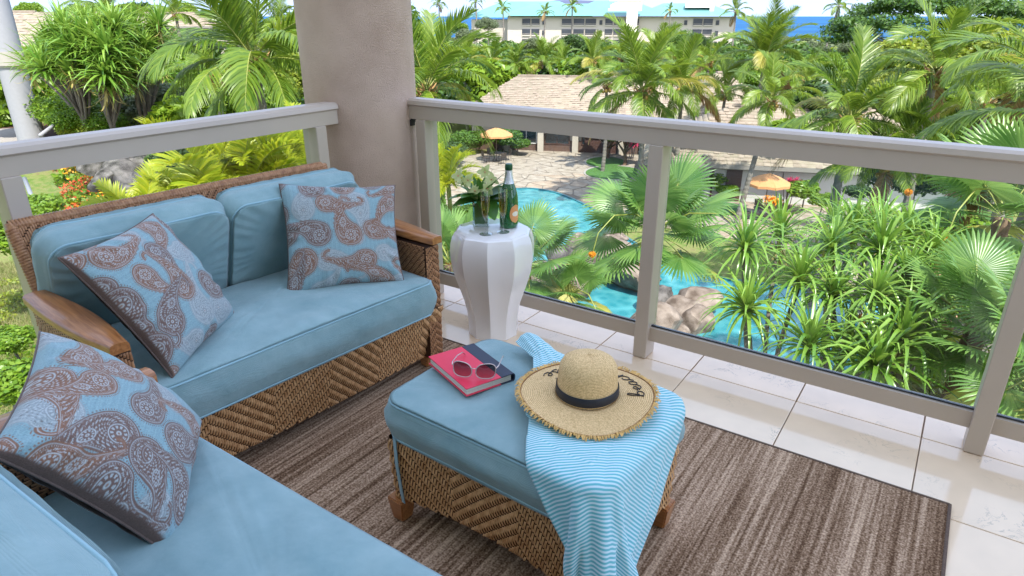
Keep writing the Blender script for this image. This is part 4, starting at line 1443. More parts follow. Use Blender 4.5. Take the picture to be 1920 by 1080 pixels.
def groundmat():
    m = mat('garden_soil_and_grass', (.06, .10, .02), rough=.95, spec=.1)
    n = m.node_tree; b = n.nodes['Principled BSDF']
    tc = n.nodes.new('ShaderNodeTexCoord')
    def nz(s, d=6):
        q = n.nodes.new('ShaderNodeTexNoise'); q.inputs['Scale'].default_value = s; q.inputs['Detail'].default_value = d; q.inputs['Roughness'].default_value = .65
        n.links.new(tc.outputs['Object'], q.inputs['Vector']); return q
    a = nz(.35); c = nz(4); 
    rp = n.nodes.new('ShaderNodeValToRGB')
    els = [(.30, (.055, .10, .018)), (.45, (.11, .17, .035)), (.56, (.20, .20, .075)), (.68, (.15, .105, .065))]
    rp.color_ramp.elements[0].position = els[0][0]; rp.color_ramp.elements[0].color = (*els[0][1], 1)
    rp.color_ramp.elements[1].position = els[3][0]; rp.color_ramp.elements[1].color = (*els[3][1], 1)
    for p, col in els[1:3]:
        e = rp.color_ramp.elements.new(p); e.color = (*col, 1)
    ad = n.nodes.new('ShaderNodeMath'); ad.operation = 'MULTIPLY_ADD'; ad.inputs[1].default_value = .5
    su = n.nodes.new('ShaderNodeMath'); su.operation = 'MULTIPLY_ADD'; su.inputs[1].default_value = .5
    n.links.new(c.outputs['Fac'], ad.inputs[0]); n.links.new(a.outputs['Fac'], su.inputs[0]); su.inputs[2].default_value = 0
    n.links.new(su.outputs[0], ad.inputs[2])
    n.links.new(ad.outputs[0], rp.inputs[0]); n.links.new(rp.outputs[0], b.inputs['Base Color'])
    return m


M_ground = groundmat()
Ds = np.concatenate([[0.5], np.arange(3, 60, 2.0), np.arange(60, 120, 5.0), np.arange(120, 560, 20.), [560]])
As = np.radians(np.arange(0, 360, 2.0))
gv = []
for D in Ds:
    for a in As:
        x, y = D * math.sin(a), D * math.cos(a)
        gv.append((x, y, hgt(x, y) + .0))
na = len(As); i = np.arange(na); j = (i + 1) % na
gf = np.vstack([np.c_[k * na + i, k * na + j, (k + 1) * na + j, (k + 1) * na + i] for k in range(len(Ds) - 1)])
gme = mesh_np('ground', np.array(gv), [gf, np.array([np.arange(na)[::-1]])], M_ground, True)
tag(link('ground', gme), kind='structure')

# sea
M_sea = mat('sea', (.012, .110, .27), rough=.6, spec=.08, var=.25, vscale=.004, detail=6)
_b = M_sea.node_tree.nodes['Principled BSDF']
sea = MB()
sea.poly([(math.sin(R(a)) * 30000, math.cos(R(a)) * 30000, -14.2) for a in range(0, 360, 6)][::-1])
tag(sea.build('sea', M_sea), kind='structure')
# island on the horizon
M_isle = mat('far_island', (.10, .12, .20), rough=1)
ib = MB(); base = []; top = []
for k in range(25):
    p = atd(960 + k * 12, 30, 16000); t = k / 24
    h = 380 * math.sin(PI * t) ** .7 * (1 + .12 * math.sin(9 * t))
    base.append((p.x, p.y, -14)); top.append((p.x * 1.01, p.y * 1.01, -14 + h))
back = [(x * 1.12, y * 1.12, -14) for x, y, z in base]
bv = [[ib.bm.verts.new(p) for p in L_] for L_ in (base, top, back)]
for a_, b_ in ((0, 1), (1, 2)):
    for k in range(24): ib.bm.faces.new((bv[a_][k], bv[a_][k + 1], bv[b_][k + 1], bv[b_][k]))
tag(ib.build('hill', M_isle, smooth=True), kind='structure')

# soft clouds low over the sea are real haze: left to the sky

# ---- pool terrace ------------------------------------------------
M_flag = mat('flagstone', (.30, .245, .19), rough=.85, spec=.2, col2=(.46, .395, .32), vscale=1.7, bump=.3, bscale=14, detail=8)
M_flag2 = mat('flagstone_warm', (.34, .25, .185), rough=.85, spec=.2, col2=(.47, .38, .29), vscale=1.3, bump=.3, bscale=14, detail=8)
M_mortar = mat('mortar', (.20, .165, .13), rough=.95, var=.2, vscale=2)
def P2(lst, z): return [tuple(atz(px, py, z)) for px, py in lst]
terr_px = [(860, 292), (1000, 280), (1240, 292), (1330, 345), (1560, 372), (1700, 440), (1760, 560), (1640, 560), (1500, 470), (1330, 440), (1290, 430), (1180, 420), (1105, 385), (1040, 358), (975, 352), (900, 365), (800, 420), (790, 330)]
terr = MB().poly(P2(terr_px, G + .03)).build('terrace', M_mortar)
tag(terr, kind='structure')
def inside(p, poly):
    c = False; n = len(poly)
    for q in range(n):
        x1, y1 = poly[q][:2]; x2, y2 = poly[q - 1][:2]
        if (y1 > p[1]) != (y2 > p[1]) and p[0] < (x2 - x1) * (p[1] - y1) / (y2 - y1) + x1: c = not c
    return c
tp = P2(terr_px, G + .03)
rng = random.Random(9)
# irregular flagstones: jittered lattice with shrunken cells
cell = 1.15
bx = [min(p[0] for p in tp), max(p[0] for p in tp)]; by = [min(p[1] for p in tp), max(p[1] for p in tp)]
NX = int((bx[1] - bx[0]) / cell) + 2; NY = int((by[1] - by[0]) / cell) + 2
jv = {}
for a in range(NX + 1):
    for b_ in range(NY + 1):
        jv[a, b_] = (bx[0] + (a + (.5 if b_ % 2 else 0) + rng.uniform(-.30, .30)) * cell, by[0] + (b_ + rng.uniform(-.3, .3)) * cell)
cells = []
for a in range(NX):
    for b_ in range(NY):
        q = [jv[a, b_], jv[a + 1, b_], jv[a + 1, b_ + 1], jv[a, b_ + 1]]
        if rng.random() < .35:   # split some stones in two
            cells += [[q[0], q[1], q[2]], [q[0], q[2], q[3]]]
        else: cells.append(q)
stones = []
for q in cells:
    cx = sum(p[0] for p in q) / len(q); cy = sum(p[1] for p in q) / len(q)
    if not inside((cx, cy), tp): continue
    stones.append((math.hypot(cx, cy), q, cx, cy))
stones.sort()
rest = MB()
for k, (d_, q, cx, cy) in enumerate(stones):
    z = G + .05 + rng.uniform(0, .012)
    qq = []
    for r_ in range(len(q)):
        p = q[r_]; pn = q[(r_ + 1) % len(q)]
        for t in (.12, .5, .88):
            x = p[0] + (pn[0] - p[0]) * t; y = p[1] + (pn[1] - p[1]) * t
            qq.append((cx + (x - cx) * .93, cy + (y - cy) * .93))
    if k < 300:
        b_ = MB(); b_.poly([(x - cx, y - cy, 0) for x, y in qq], .04)
        o = link('flagstone', b_.mesh('flagstone', M_flag if rng.random() < .6 else M_flag2), terr, (cx, cy, z))
    else: rest.poly([(x, y, z) for x, y in qq], .04)
if len(stones) > 300: tag(rest.build('flagstones', M_flag, terr), kind='stuff')

# pool water
def watermat():
    m = mat('pool_water', (.02, .5, .56), rough=.06, spec=.5)
    n = m.node_tree; b = n.nodes['Principled BSDF']
    tc = n.nodes.new('ShaderNodeTexCoord')
    nz = n.nodes.new('ShaderNodeTexNoise'); nz.inputs['Scale'].default_value = 2.2; nz.inputs['Detail'].default_value = 3; nz.inputs['Distortion'].default_value = .6
    n.links.new(tc.outputs['Object'], nz.inputs['Vector'])
    vo = n.nodes.new('ShaderNodeTexVoronoi'); vo.feature = 'SMOOTH_F1'; vo.inputs['Scale'].default_value = 2.6  # lighter cell network: caustic light painted into the water colour
    mx = n.nodes.new('ShaderNodeMixRGB'); mx.inputs[0].default_value = .12
    n.links.new(tc.outputs['Object'], mx.inputs[1]); n.links.new(nz.outputs['Color'], mx.inputs[2]); n.links.new(mx.outputs[0], vo.inputs['Vector'])
    rp = n.nodes.new('ShaderNodeValToRGB')
    rp.color_ramp.elements[0].position = .25; rp.color_ramp.elements[0].color = (.028, .20, .235, 1)
    rp.color_ramp.elements[1].position = .75; rp.color_ramp.elements[1].color = (.085, .315, .345, 1)
    n.links.new(vo.outputs['Distance'], rp.inputs[0]); n.links.new(rp.outputs[0], b.inputs['Base Color'])
    bp = n.nodes.new('ShaderNodeBump'); bp.inputs['Strength'].default_value = .3; bp.inputs['Distance'].default_value = .05
    n.links.new(nz.outputs['Fac'], bp.inputs['Height']); n.links.new(bp.outputs[0], b.inputs['Normal'])
    return m
M_water_p = watermat()
pool_px = [(880, 372), (930, 360), (975, 356), (1010, 357), (1050, 366), (1090, 383), (1120, 400), (1150, 430), (1210, 470), (1330, 520), (1500, 545), (1640, 580), (1740, 660), (1760, 900), (1300, 900), (1050, 700), (980, 600), (900, 520), (840, 450)]
pp_ = P2(pool_px, G + .02)
# smooth the outline
def smooth_loop(pts, n=4):
    out = []
    N = len(pts)
    for q in range(N):
        p0, p1, p2, p3 = [Vector(pts[(q + k) % N]) for k in (-1, 0, 1, 2)]
        for s in range(n):
            t = s / n
            out.append(.5 * ((2 * p1) + (p2 - p0) * t + (2 * p0 - 5 * p1 + 4 * p2 - p3) * t * t + (3 * p1 - p0 - 3 * p2 + p3) * t ** 3))
    return out
ps = smooth_loop(pp_)
tag(MB().poly([(p.x, p.y, G + .09) for p in ps]).build('water', M_water_p), kind='structure')
M_coping = mat('pool_coping', (.05, .20, .24), rough=.4, var=.2, vscale=3)
cop = MB()
N = len(ps)
ctr = sum(ps, Vector()) / N
for k in range(N):
    a, b_ = ps[k], ps[(k + 1) % N]
    d = (b_ - a); L = d.length
    if L < .05: continue
    cop.box(((a.x + b_.x) / 2, (a.y + b_.y) / 2, G + .085), (L + .02, .16, .13), Matrix.Rotation(math.atan2(d.y, d.x), 3, 'Z'))
tag(cop.build('pool_edge', M_coping), kind='structure')

# rocks -----------------------------------------------------------------
def rockmat(name, c1, c2):
    m = mat(name, c1, rough=.9, spec=.2, col2=c2, vscale=2.2, bump=1.0, bscale=5, detail=9)
    return m
M_lava = rockmat('lava_rock', (.035, .031, .031), (.24, .215, .205))
M_brownrock = rockmat('brown_rock', (.12, .085, .065), (.38, .30, .25))
_rock_me = {}
def rock_mesh(seed, m):
    key = (seed, m.name)
    if key in _rock_me: return _rock_me[key]
    bm = bmesh.new(); bmesh.ops.create_icosphere(bm, subdivisions=3, radius=1)
    r = np.random.default_rng(seed)
    planes = r.normal(size=(20, 3)); planes /= np.linalg.norm(planes, axis=1)[:, None]; hs = r.uniform(.5, .98, 20)
    for v in bm.verts:
        p = np.array(v.co)
        for n_, h in zip(planes, hs):
            dd = p @ n_ - h
            if dd > 0: p = p - n_ * dd * .92
        p = p * (1 + .05 * math.sin(7 * p[0] + seed) * math.cos(6 * p[1]) + .03 * math.sin(15 * p[2] + 3 * p[0]))
        v.co = p
    me = bpy.data.meshes.new('rock'); bm.to_mesh(me); bm.free(); me.materials.append(m)
    me.polygons.foreach_set('use_smooth', np.ones(len(me.polygons), dtype=bool))
    try: me.set_sharp_from_angle(angle=R(32))
    except Exception: pass
    _rock_me[key] = me
    return me
def rock(px, py, z, size, seed, m, label, group, sc=(1, 1, .7)):
    p = atz(px, py, z)
    o = link('rock', rock_mesh(seed % 6, m), None, (p.x, p.y, z), (random.uniform(-.3, .3), random.uniform(-.3, .3), random.uniform(0, 6)), (size * sc[0], size * sc[1], size * sc[2]))
    return tag(o, label, 'rock', group)
gr = 'rocks around the pool'
for k, (px, py, z, s, lb) in enumerate([
    (1120, 482, -8.6, 1.7, 'broad pale brown rock bridging the pool below the waterfall'),
    (1055, 490, -8.8, 1.1, 'dark grey rock at the left end of the pool rocks'),
    (1180, 505, -8.6, 1.4, 'brown rock under the left leaves of the large fan palm'),
    (1085, 455, -9.1, .9, 'pale flat rock at the water edge above the dark grey rock'),
    (1150, 450, -9.0, .8, 'pale rock behind the fan palm leaves beside the pool'),
    (1075, 545, -9.1, .8, 'brown rock left of the narrow stream of water'),
    (1040, 560, -9.1, .8, 'brown rock in the leaves at the lower left of the pool'),
    (1215, 590, -9.0, .7, 'small sandy rock beside the middle railing post'),
    (1270, 580, -9.0, 1.0, 'grey brown boulder just right of the middle railing post'),
    (1300, 600, -9.1, .9, 'layered grey boulder standing in the pool'),
    (1255, 620, -9.2, .8, 'low grey rock at the foot of the boulders in the pool'),
    (1235, 560, -8.9, .8, 'dark boulder at the foot of the large fan palm'),
    (1115, 520, -9.2, .55, 'small dark rock where the stream leaves the stone bridge'),
    (1230, 610, -8.7, 1.2, 'dark boulder half hidden behind the middle railing post'),
    (1300, 570, -8.9, 1.2, 'pale boulder at the foot of the left screw pine'),
    (1020, 530, -9.0, 1.2, 'brown boulder behind the leaves right of the side table')]):
    rock(px, py, z, s, k, M_brownrock if k not in (1, 11, 12) else M_lava, lb, gr)
gl = 'lava rocks on the bank'
for k, (px, py, s) in enumerate([(205, 300, 1.0), (235, 290, 1.3), (265, 310, 1.1), (225, 330, 1.2), (255, 340, 1.0), (290, 325, .9), (200, 335, .8), (282, 285, 1.2), (245, 365, .9), (180, 315, .7)]):
    p = atd(px, py, 30 + (330 - py) * .06)
    z = p.z - .25
    rock(px, py, z, s * .85, k + 2, M_lava, ['black lava boulder at the top left of the rock bank', 'large lava boulder under the left railing, second from the lawn', 'grey lava boulder in the middle of the rock bank', 'streaked lava boulder left of the yellow palm', 'lava boulder low on the bank beside the yellow palm', 'lava boulder touching the yellow palm fronds', 'small lava rock among the red flowers', 'dark lava boulder at the top right of the rock bank', 'lowest lava boulder on the bank above the loveseat', 'smallest lava rock at the left edge of the bank'][k], gl, (1.2, .8, .75))

# soil under the planting between the balcony and the pool, planting beds
M_soil = mat('planting_soil', (.06, .042, .03), rough=1, var=.3, vscale=2)
M_lawn = mat('lawn', (.060, .155, .022), rough=.95, var=.2, vscale=6, bump=.4, bscale=30)
def patch(name, lst, dz, m, follow=False, z=None):
    pts = []
    for px, py, D in lst:
        p = atd(px, py, D)
        pts.append((p.x, p.y, (hgt(p.x, p.y) if z is None else z) + dz))
    o = MB().poly(pts, .06).build(name, m)
    return tag(o, kind='structure')
def flat_patch(name, lst, z, m, thick=.06):
    return tag(MB().poly([tuple(atz(px, py, z)) for px, py in lst], thick).build(name, m), kind='structure')
def ell_patch(name, px, py, rx, ry, z, m, n=28, thick=.05):
    return flat_patch(name, [(px + rx * math.cos(2 * PI * k / n), py + ry * math.sin(2 * PI * k / n)) for k in range(n)], z, m, thick)
M_curb = mat('concrete_curb', (.36, .33, .29), rough=.9, var=.1)
for (px, py, rx, ry) in ((1135, 303, 36, 9), (1150, 323, 52, 12)):
    ell_patch('kerb', px, py, rx + 4, ry + 2, G + .10, M_curb, thick=.1)
    ell_patch('lawn', px, py, rx, ry, G + .14, M_lawn, thick=.1)
flat_patch('lawn', [(1290, 372), (1400, 385), (1400, 400), (1320, 405), (1270, 395)], G + .10, M_lawn)
flat_patch('lawn', [(1620, 350), (1760, 345), (1900, 380), (1900, 430), (1740, 400)], G + .10, M_lawn)
flat_patch('lawn', [(290, 262), (345, 262), (350, 300), (300, 305), (280, 285)], -7.6, M_lawn, .3)
# lawn terrace at the far left with a curved stone edge
zl = -5.5
lawn_px = [(-60, 300), (20, 303), (38, 312), (46, 326), (40, 342), (30, 352), (12, 360), (-60, 372)]
flat_patch('kerb', [(-64, 297), (22, 299), (42, 309), (50, 326), (44, 346), (33, 357), (13, 366), (-64, 378)], zl + .0, M_curb, .5)
flat_patch('lawn', lawn_px, zl + .06, M_lawn, .3)
M_mulch = mat('brown_mulch', (.10, .055, .038), rough=1, var=.35, vscale=4, bump=.6, bscale=20)
flat_patch('mulch_bed', [(-80, 178), (60, 178), (105, 190), (112, 262), (-80, 262)], -4.0, M_mulch, .4)
flat_patch('mulch_bed', [(-80, 362), (60, 350), (75, 420), (-80, 430)], -6.0, M_mulch, .4)
flat_patch('path', [(-80, 245), (30, 240), (95, 262), (-80, 270)], -3.9, M_curb, .2)

# ---- buildings --------------------------------------------------------
M_cream = mat('cream_wall', (.52, .46, .38), rough=.9, var=.04, vscale=1)
M_white = mat('white_wall', (.62, .60, .57), rough=.9, var=.03, vscale=1)
M_brown = mat('brown_wainscot', (.13, .075, .055), rough=.8, var=.2, vscale=3)
M_door = mat('brown_door', (.085, .040, .030), rough=.5, var=.1)
M_pane = mat('dark_pane', (.02, .03, .035), rough=.08, spec=.6)
M_fascia = mat('fascia', (.27, .25, .22), rough=.7)
M_shing = mat('cedar_shingle', (.33, .280, .205), rough=.9, spec=.15, col2=(.41, .35, .265), vscale=1.2, detail=8)
M_shing2 = mat('cedar_shingle_dark', (.29, .235, .18), rough=.9, spec=.15, col2=(.39, .325, .255), vscale=3.2, detail=8)


def hip_roof(parent, L, Dp, eave, ridge, RL, over=.9, courses=22, name='roof'):
    """hip roof of stepped shingle courses; local x along the ridge, centred; the steps are geometry"""
    hx, hy = L / 2 + over, Dp / 2 + over
    rx = RL / 2
    V = []; F = []
    rows = []
    for c in range(courses + 1):
        t = c / courses
        x = hx + (rx - hx) * t; y = hy * (1 - t); z = eave + (ridge - eave) * t
        rows.append((x, y, z))
    k = 0
    st = .05
    for (x0, y0, z0), (x1, y1, z1) in zip(rows, rows[1:]):
        y1 = max(y1, .01)
        lo = [(-x0, -y0, z0 + st), (x0, -y0, z0 + st), (x0, y0, z0 + st), (-x0, y0, z0 + st)]
        hi = [(-x1, -y1, z1 + .0), (x1, -y1, z1 + .0), (x1, y1, z1 + .0), (-x1, y1, z1 + .0)]
        un = [(-x0, -y0, z0), (x0, -y0, z0), (x0, y0, z0), (-x0, y0, z0)]
        V += lo + hi + un
        for q in range(4):
            n_ = (q + 1) % 4
            F.append((k + q, k + n_, k + 4 + n_, k + 4 + q))
            F.append((k + 8 + q, k + 8 + n_, k + n_, k + q))
        k += 12
    o = link(name, mesh_np(name, np.array(V), np.array(F), M_shing), parent)
    # individual shingle butts: small raised tabs in every course of the side facing the pool, joined
    Vt = []; Ft = []; k = 0
    r = np.random.default_rng(3)
    for (x0, y0, z0), (x1, y1, z1) in zip(rows, rows[1:]):
        n_ = int(2 * x0 / .42)
        for q in range(n_):
            if r.random() < .45: continue
            xa = -x0 + (q + .06) * 2 * x0 / n_; xb = xa + 2 * x0 / n_ * .86
            dz = r.uniform(.012, .035)
            e = r.uniform(.0, .08)
            for x_, y_, z_ in ((xa, -y0 - e, z0 + st + dz - e * .3), (xb, -y0 - e, z0 + st + dz - e * .3), (xb, -y1, z1 + dz * .4), (xa, -y1, z1 + dz * .4), (xa, -y0 - e, z0 + st - .03), (xb, -y0 - e, z0 + st - .03)):
                # keep inside the hip
                Vt.append((max(-x0, min(x0, x_)), y_, z_))
            Ft += [(k, k + 1, k + 2, k + 3), (k + 4, k + 5, k + 1, k)]
            k += 6
    if Vt: tag(link('shingles', mesh_np('shingles', np.array(Vt), np.array(Ft), M_shing2), o), kind='stuff')
    MB().box((0, 0, ridge + .05), (RL, .35, .14)).build('ridge_cap', M_shing2, o)
    fb = MB()
    for (c, d) in (((0, -hy, eave - .12), (2 * hx, .08, .26)), ((0, hy, eave - .12), (2 * hx, .08, .26)), ((-hx, 0, eave - .12), (.08, 2 * hy - .1, .26)), ((hx, 0, eave - .12), (.08, 2 * hy - .1, .26))):
        fb.box(c, d)
    fb.box((0, 0, eave - .05), (2 * hx - .1, 2 * hy - .1, .06))
    fb.build('fascia', M_fascia, o)
    return o


def window(parent, x, y, z, w_, h, m_frame, mull=1):
    fr = MB()
    t = .08
    fr.box((x, y, z + h / 2 - t / 2), (w_, .06, t)).box((x, y, z - h / 2 + t / 2), (w_, .06, t))
    fr.box((x - w_ / 2 + t / 2, y, z), (t, .06, h - 2 * t - .004)).box((x + w_ / 2 - t / 2, y, z), (t, .06, h - 2 * t - .004))
    for k in range(mull): fr.box((x - w_ / 2 + (k + 1) * w_ / (mull + 1), y, z), (.05, .05, h - 2 * t - .004))
    o = fr.build('window', m_frame, parent)
    MB().box((x, y + .02, z), (w_ - 2 * t, .01, h - 2 * t)).build('pane', M_pane, o)
    return o


# pavilion behind the terrace
pL = atz(985, 284, G); pR = atz(1235, 292, G)
dirv = (pR - pL); ang = math.atan2(dirv.y, dirv.x)
mid = atd(1118, 286, 63); mid.z = 0
pav = empty('pavilion', (mid.x, mid.y, G), ang, 'long pavilion with hipped shingle roof and cream walls behind the flagstone terrace', 'building')
WL, WD, WH = 21.5, 10.5, 3.1
MB().box((0, 0, WH / 2 + .5), (WL, WD, WH - 1.0)).build('wall', M_cream, pav)
MB().box((0, 0, .5), (WL + .08, WD + .08, 1.0)).build('wainscot', M_brown, pav)
for x, w_ in ((-5.9, 1.9), (-3.2, 2.2), (.2, 2.6), (5.4, 1.4), (8.0, 1.6)):
    window(pav, x, -WD / 2 - .06, 1.75, w_, 2.2, M_white if x == -5.9 else M_door, 1)
for x in (-7.6, -4.6, -1.6, 2.3, 4.2, 6.9, 9.8):
    MB().box((x, -WD / 2 - .30, WH / 2), (.5, .4, WH)).build('pier', M_cream, pav)
MB().box((1.0, -WD / 2 - .1, 1.25), (3.6, .12, 2.5)).build('door', M_door, pav)
hip_roof(pav, WL, WD, WH + .05, WH + 2.75, 15.0, over=1.2, courses=22)

# second building, right
q0 = atz(1330, 352, G); q1 = atz(1640, 368, G)
dv = q1 - q0; ang2 = math.atan2(dv.y, dv.x)
m2 = atd(1480, 330, 48.5)
b2 = empty('pool_building', (m2.x, m2.y, G), ang2, 'low white walled building with shingle roof and brown door at the right of the terrace', 'building')
WL2, WD2, WH2 = 17.5, 9.0, 2.5
MB().box((0, 0, WH2 / 2), (WL2, WD2, WH2)).build('wall', M_white, b2)
MB().box((-4.05, -WD2 / 2 - .03, 1.05), (.95, .07, 2.1)).build('door', M_door, b2)
MB().box((-7.6, -WD2 / 2 - .03, 1.1), (1.6, .07, 2.2)).build('door', M_door, b2)
MB().box((-5.35, -WD2 / 2 - .05, 1.2), (.1, .1, 2.4)).build('downpipe', M_door, b2)
MB().box((0, -WD2 / 2 - .04, WH2 - .28), (WL2, .09, .35)).build('soffit_board', M_fascia, b2)
for x in (-1.9, -1.4, -.9): MB().box((x, -WD2 / 2 - .10, WH2 - .25), (.38, .06, .16)).build('vent', M_dark, b2)
hip_roof(b2, WL2, WD2, WH2 + .03, WH2 + 2.9, 8.5, over=1.0, courses=18)
# roofs peeping between the palms on the right
for (px, py, D, L, Dp, rot, lb) in ((1345, 178, 60, 9, 9, .5, 'steep hipped shingle roof between the palms right of the long pavilion'), (1515, 205, 62, 9, 7, .2, 'small shingle roof behind the palms right of centre')):
    c_ = atd(px, py, D)
    bb = empty('roofed_house', (c_.x, c_.y, G), ang2 + rot, lb, 'building')
    MB().box((0, 0, 1.5), (L, Dp, 3.0)).build('wall', M_cream, bb)
    hip_roof(bb, L, Dp, 3.05, 6.6 if D < 61 else 5.6, .6 if D < 61 else 3.0, over=.9, courses=20)
# roofs at the left, far
for (px, py, D, L, Dp, RL, H_, rot, lb) in ((35, 85, 74, 10, 9, 4, 2.6, .3, 'pale shingle roof at the far left beside the white column'), (75, 60, 92, 12, 9, 6, 2.6, .1, 'second pale roof behind the left column'), (215, 40, 120, 40, 9, 34, 1.8, .1, 'long pale roof far behind the left palm trees')):
    c_ = atd(px, py, D)
    gz = hgt(c_.x, c_.y)
    bb = empty('house', (c_.x, c_.y, gz), -YAW * -1 + rot - .1, lb, 'building')
    wh = max(2.2, c_.z - gz - H_ * .35)
    MB().box((0, 0, wh / 2), (L, Dp, wh)).build('wall', M_cream, bb)
    hip_roof(bb, L, Dp, wh + .02, wh + H_, RL, over=.9, courses=12)

# hotel with turquoise roofs
M_teal = mat('turquoise_roof', (.15, .36, .34), rough=.5, var=.06, vscale=.15)
M_hotel = mat('hotel_wall', (.62, .55, .46), rough=.9, var=.04, vscale=.1)
M_wd = mat('hotel_recess', (.045, .050, .06), rough=.4, var=.3, vscale=.3)
hc = atd(1165, 50, 222)
hot = empty('hotel', (hc.x, hc.y, -10.5), YAW - R(9.4), 'long cream hotel with turquoise roofs and a white parapet in the distance', 'building')
HLen = 80.0
def wx(px): return math.tan(math.atan((px - 960) / 1341) - R(8.65)) * 222
def hipped(parent, x0, x1, y0, y1, ze, zr, ins, name='roof'):
    b = MB(); r = [b.bm.verts.new(p) for p in ((x0, y0, ze), (x1, y0, ze), (x1, y1, ze), (x0, y1, ze))]
    ym = (y0 + y1) / 2
    t = [b.bm.verts.new(p) for p in ((x0 + ins, ym, zr), (x1 - ins, ym, zr))]
    b.bm.faces.new(r[::-1]); b.bm.faces.new((r[0], r[1], t[1], t[0])); b.bm.faces.new((r[2], r[3], t[0], t[1]))
    b.bm.faces.new((r[1], r[2], t[1])); b.bm.faces.new((r[3], r[0], t[0]))
    return b.build(name, M_teal, parent)
ze = 12.0
xL, xR = wx(948), wx(1378)
MB().box(((xL + xR) / 2, 7.5, ze / 2 - .1), (xR - xL, 13, ze - .2)).build('wall', M_hotel, hot)
hipped(hot, wx(935), wx(1195), -1.5, 16, ze, ze + 3.6, 9)
hipped(hot, wx(1185), wx(1385), -1.8, 16, ze, ze + 3.6, 9)
hipped(hot, wx(845), wx(1105), 14, 34, ze - .5, ze + 4.6, 12)
hipped(hot, wx(1045), wx(1250), 10, 30, ze + .3, ze + 4.6, 10)
MB().box((wx(965), 22, ze / 2 - .5), (36, 12, ze - 1.2)).build('wall', M_hotel, hot)
# windows between piers, three storeys in bays
bays = [(975, 1010), (1050, 1117), (1132, 1165), (1192, 1198), (1298, 1337)]
for st in range(3):
    for a_, b_ in bays:
        n_ = max(1, round((b_ - a_) / 20))
        for q in range(n_):
            x0_ = wx(a_ + (b_ - a_) * q / n_ + 1.2); x1_ = wx(a_ + (b_ - a_) * (q + 1) / n_ - 1.2)
            zc = ze - 1.9 - st * 3.0
            wo = MB().box(((x0_ + x1_) / 2, .88, zc), (x1_ - x0_, .35, 2.1)).build('window', M_wd, hot)
            MB().box(((x0_ + x1_) / 2, .62, zc - .85), (x1_ - x0_, .08, .35)).box(((x0_ + x1_) / 2, .60, zc - .35), (x1_ - x0_, .05, .07)).build('balcony_rail', M_hotel, wo)
    for a_ in (1017, 1125, 1178, 1285, 1345):
        MB().box((wx(a_), .85, ze - 1.9 - st * 3.0), (.9, .35, 1.3)).build('window', M_wd, hot)
# white parapet block and rounded wing on the roof
pz = MB()
pts = []
for k in range(17):
    t = k / 16
    pts.append((wx(1138 + 62 * t), -2.2, ze + 1.4 + 2.6 * (1 - (1 - t) ** 3) ** .5))
for k in range(16):
    (xa, ya, za), (xb, yb_, zb) = pts[k], pts[k + 1]
    pz.box(((xa + xb) / 2, -2.0, (ze + .2 + za) / 2 + .9), (xb - xa, 1.2, max(.4, za - ze - .8)))
pz.box((wx(1183), -2.0, ze - 1.5), (wx(1192) - wx(1172), 1.0, 8.0))
pz.box((wx(1170), -2.0, ze + 4.3), (wx(1201) - wx(1140), 1.6, .35))
pz.build('parapet', M_stuccow, hot)
MB().box((wx(1308), 3.0, ze + 3.0), (wx(1334) - wx(1282), 3.0, 1.4)).box((wx(1332), 3.0, ze + 1.8), (1.2, 3.0, 3.2)).build('parapet', M_stuccow, hot)

# white column of the neighbouring wing and its handrail
M_colw = mat('white_column_paint', (.34, .34, .36), rough=.7, var=.03)
M_beam = mat('beige_beam', (.42, .39, .34), rough=.8)
cc = atd(60, 262, 38)
nc = empty('neighbour_column', (cc.x, cc.y, hgt(cc.x, cc.y) - .3), 0, 'round white column with beige collar band of the neighbouring wing at the far left', 'column')
base = hgt(cc.x, cc.y) - .3
rad = .55
MB().lathe([(rad, 0), (rad, 22)], n=40).build('shaft', M_colw, nc, smooth=True, auto=40)
z1 = atd(20, 122, 38).z - base; z2 = atd(20, 96, 38).z - base
MB().lathe([(rad + .01, z1 - .08), (rad + .06, z1 - .08), (rad + .06, z1), (rad + .12, z1), (rad + .12, z2), (rad + .01, z2)], n=40, cap=False).build('collar', M_beam, nc, smooth=True, auto=30)
ld = Vector((-math.cos(YAW), -math.sin(YAW), 0))
bm_ = MB().box(tuple(ld * 4.6 + Vector((0, 0, (z1 + z2) / 2))), (8.0, .5, z2 - z1 - .05), Matrix.Rotation(YAW, 3, 'Z'))
bm_.build('beam', M_beam, nc)
pa, pb = atd(75, 254, 33), atd(122, 219, 36)
hr = MB().tube([pa, pb], .07, n=10).tube([pb, (pb.x, pb.y, hgt(pb.x, pb.y) - .2)], .05, n=8)
hr = tag(hr.build('handrail', M_colw, smooth=True), 'slanting white handrail beside the base of the white column', 'handrail')
# thin white edging line below the lawn terrace
e0, e1, e2 = [atd(*p) for p in ((46, 335, 27), (60, 370, 24), (74, 420, 20))]
hz_ = [(p.x, p.y, p.z) for p in (e0, e1, e2)]
tag(MB().tube(hz_, .07, n=6).build('garden_pipe', M_colw, smooth=True), 'thin white pipe running down the slope left of the railing post', 'pipe')
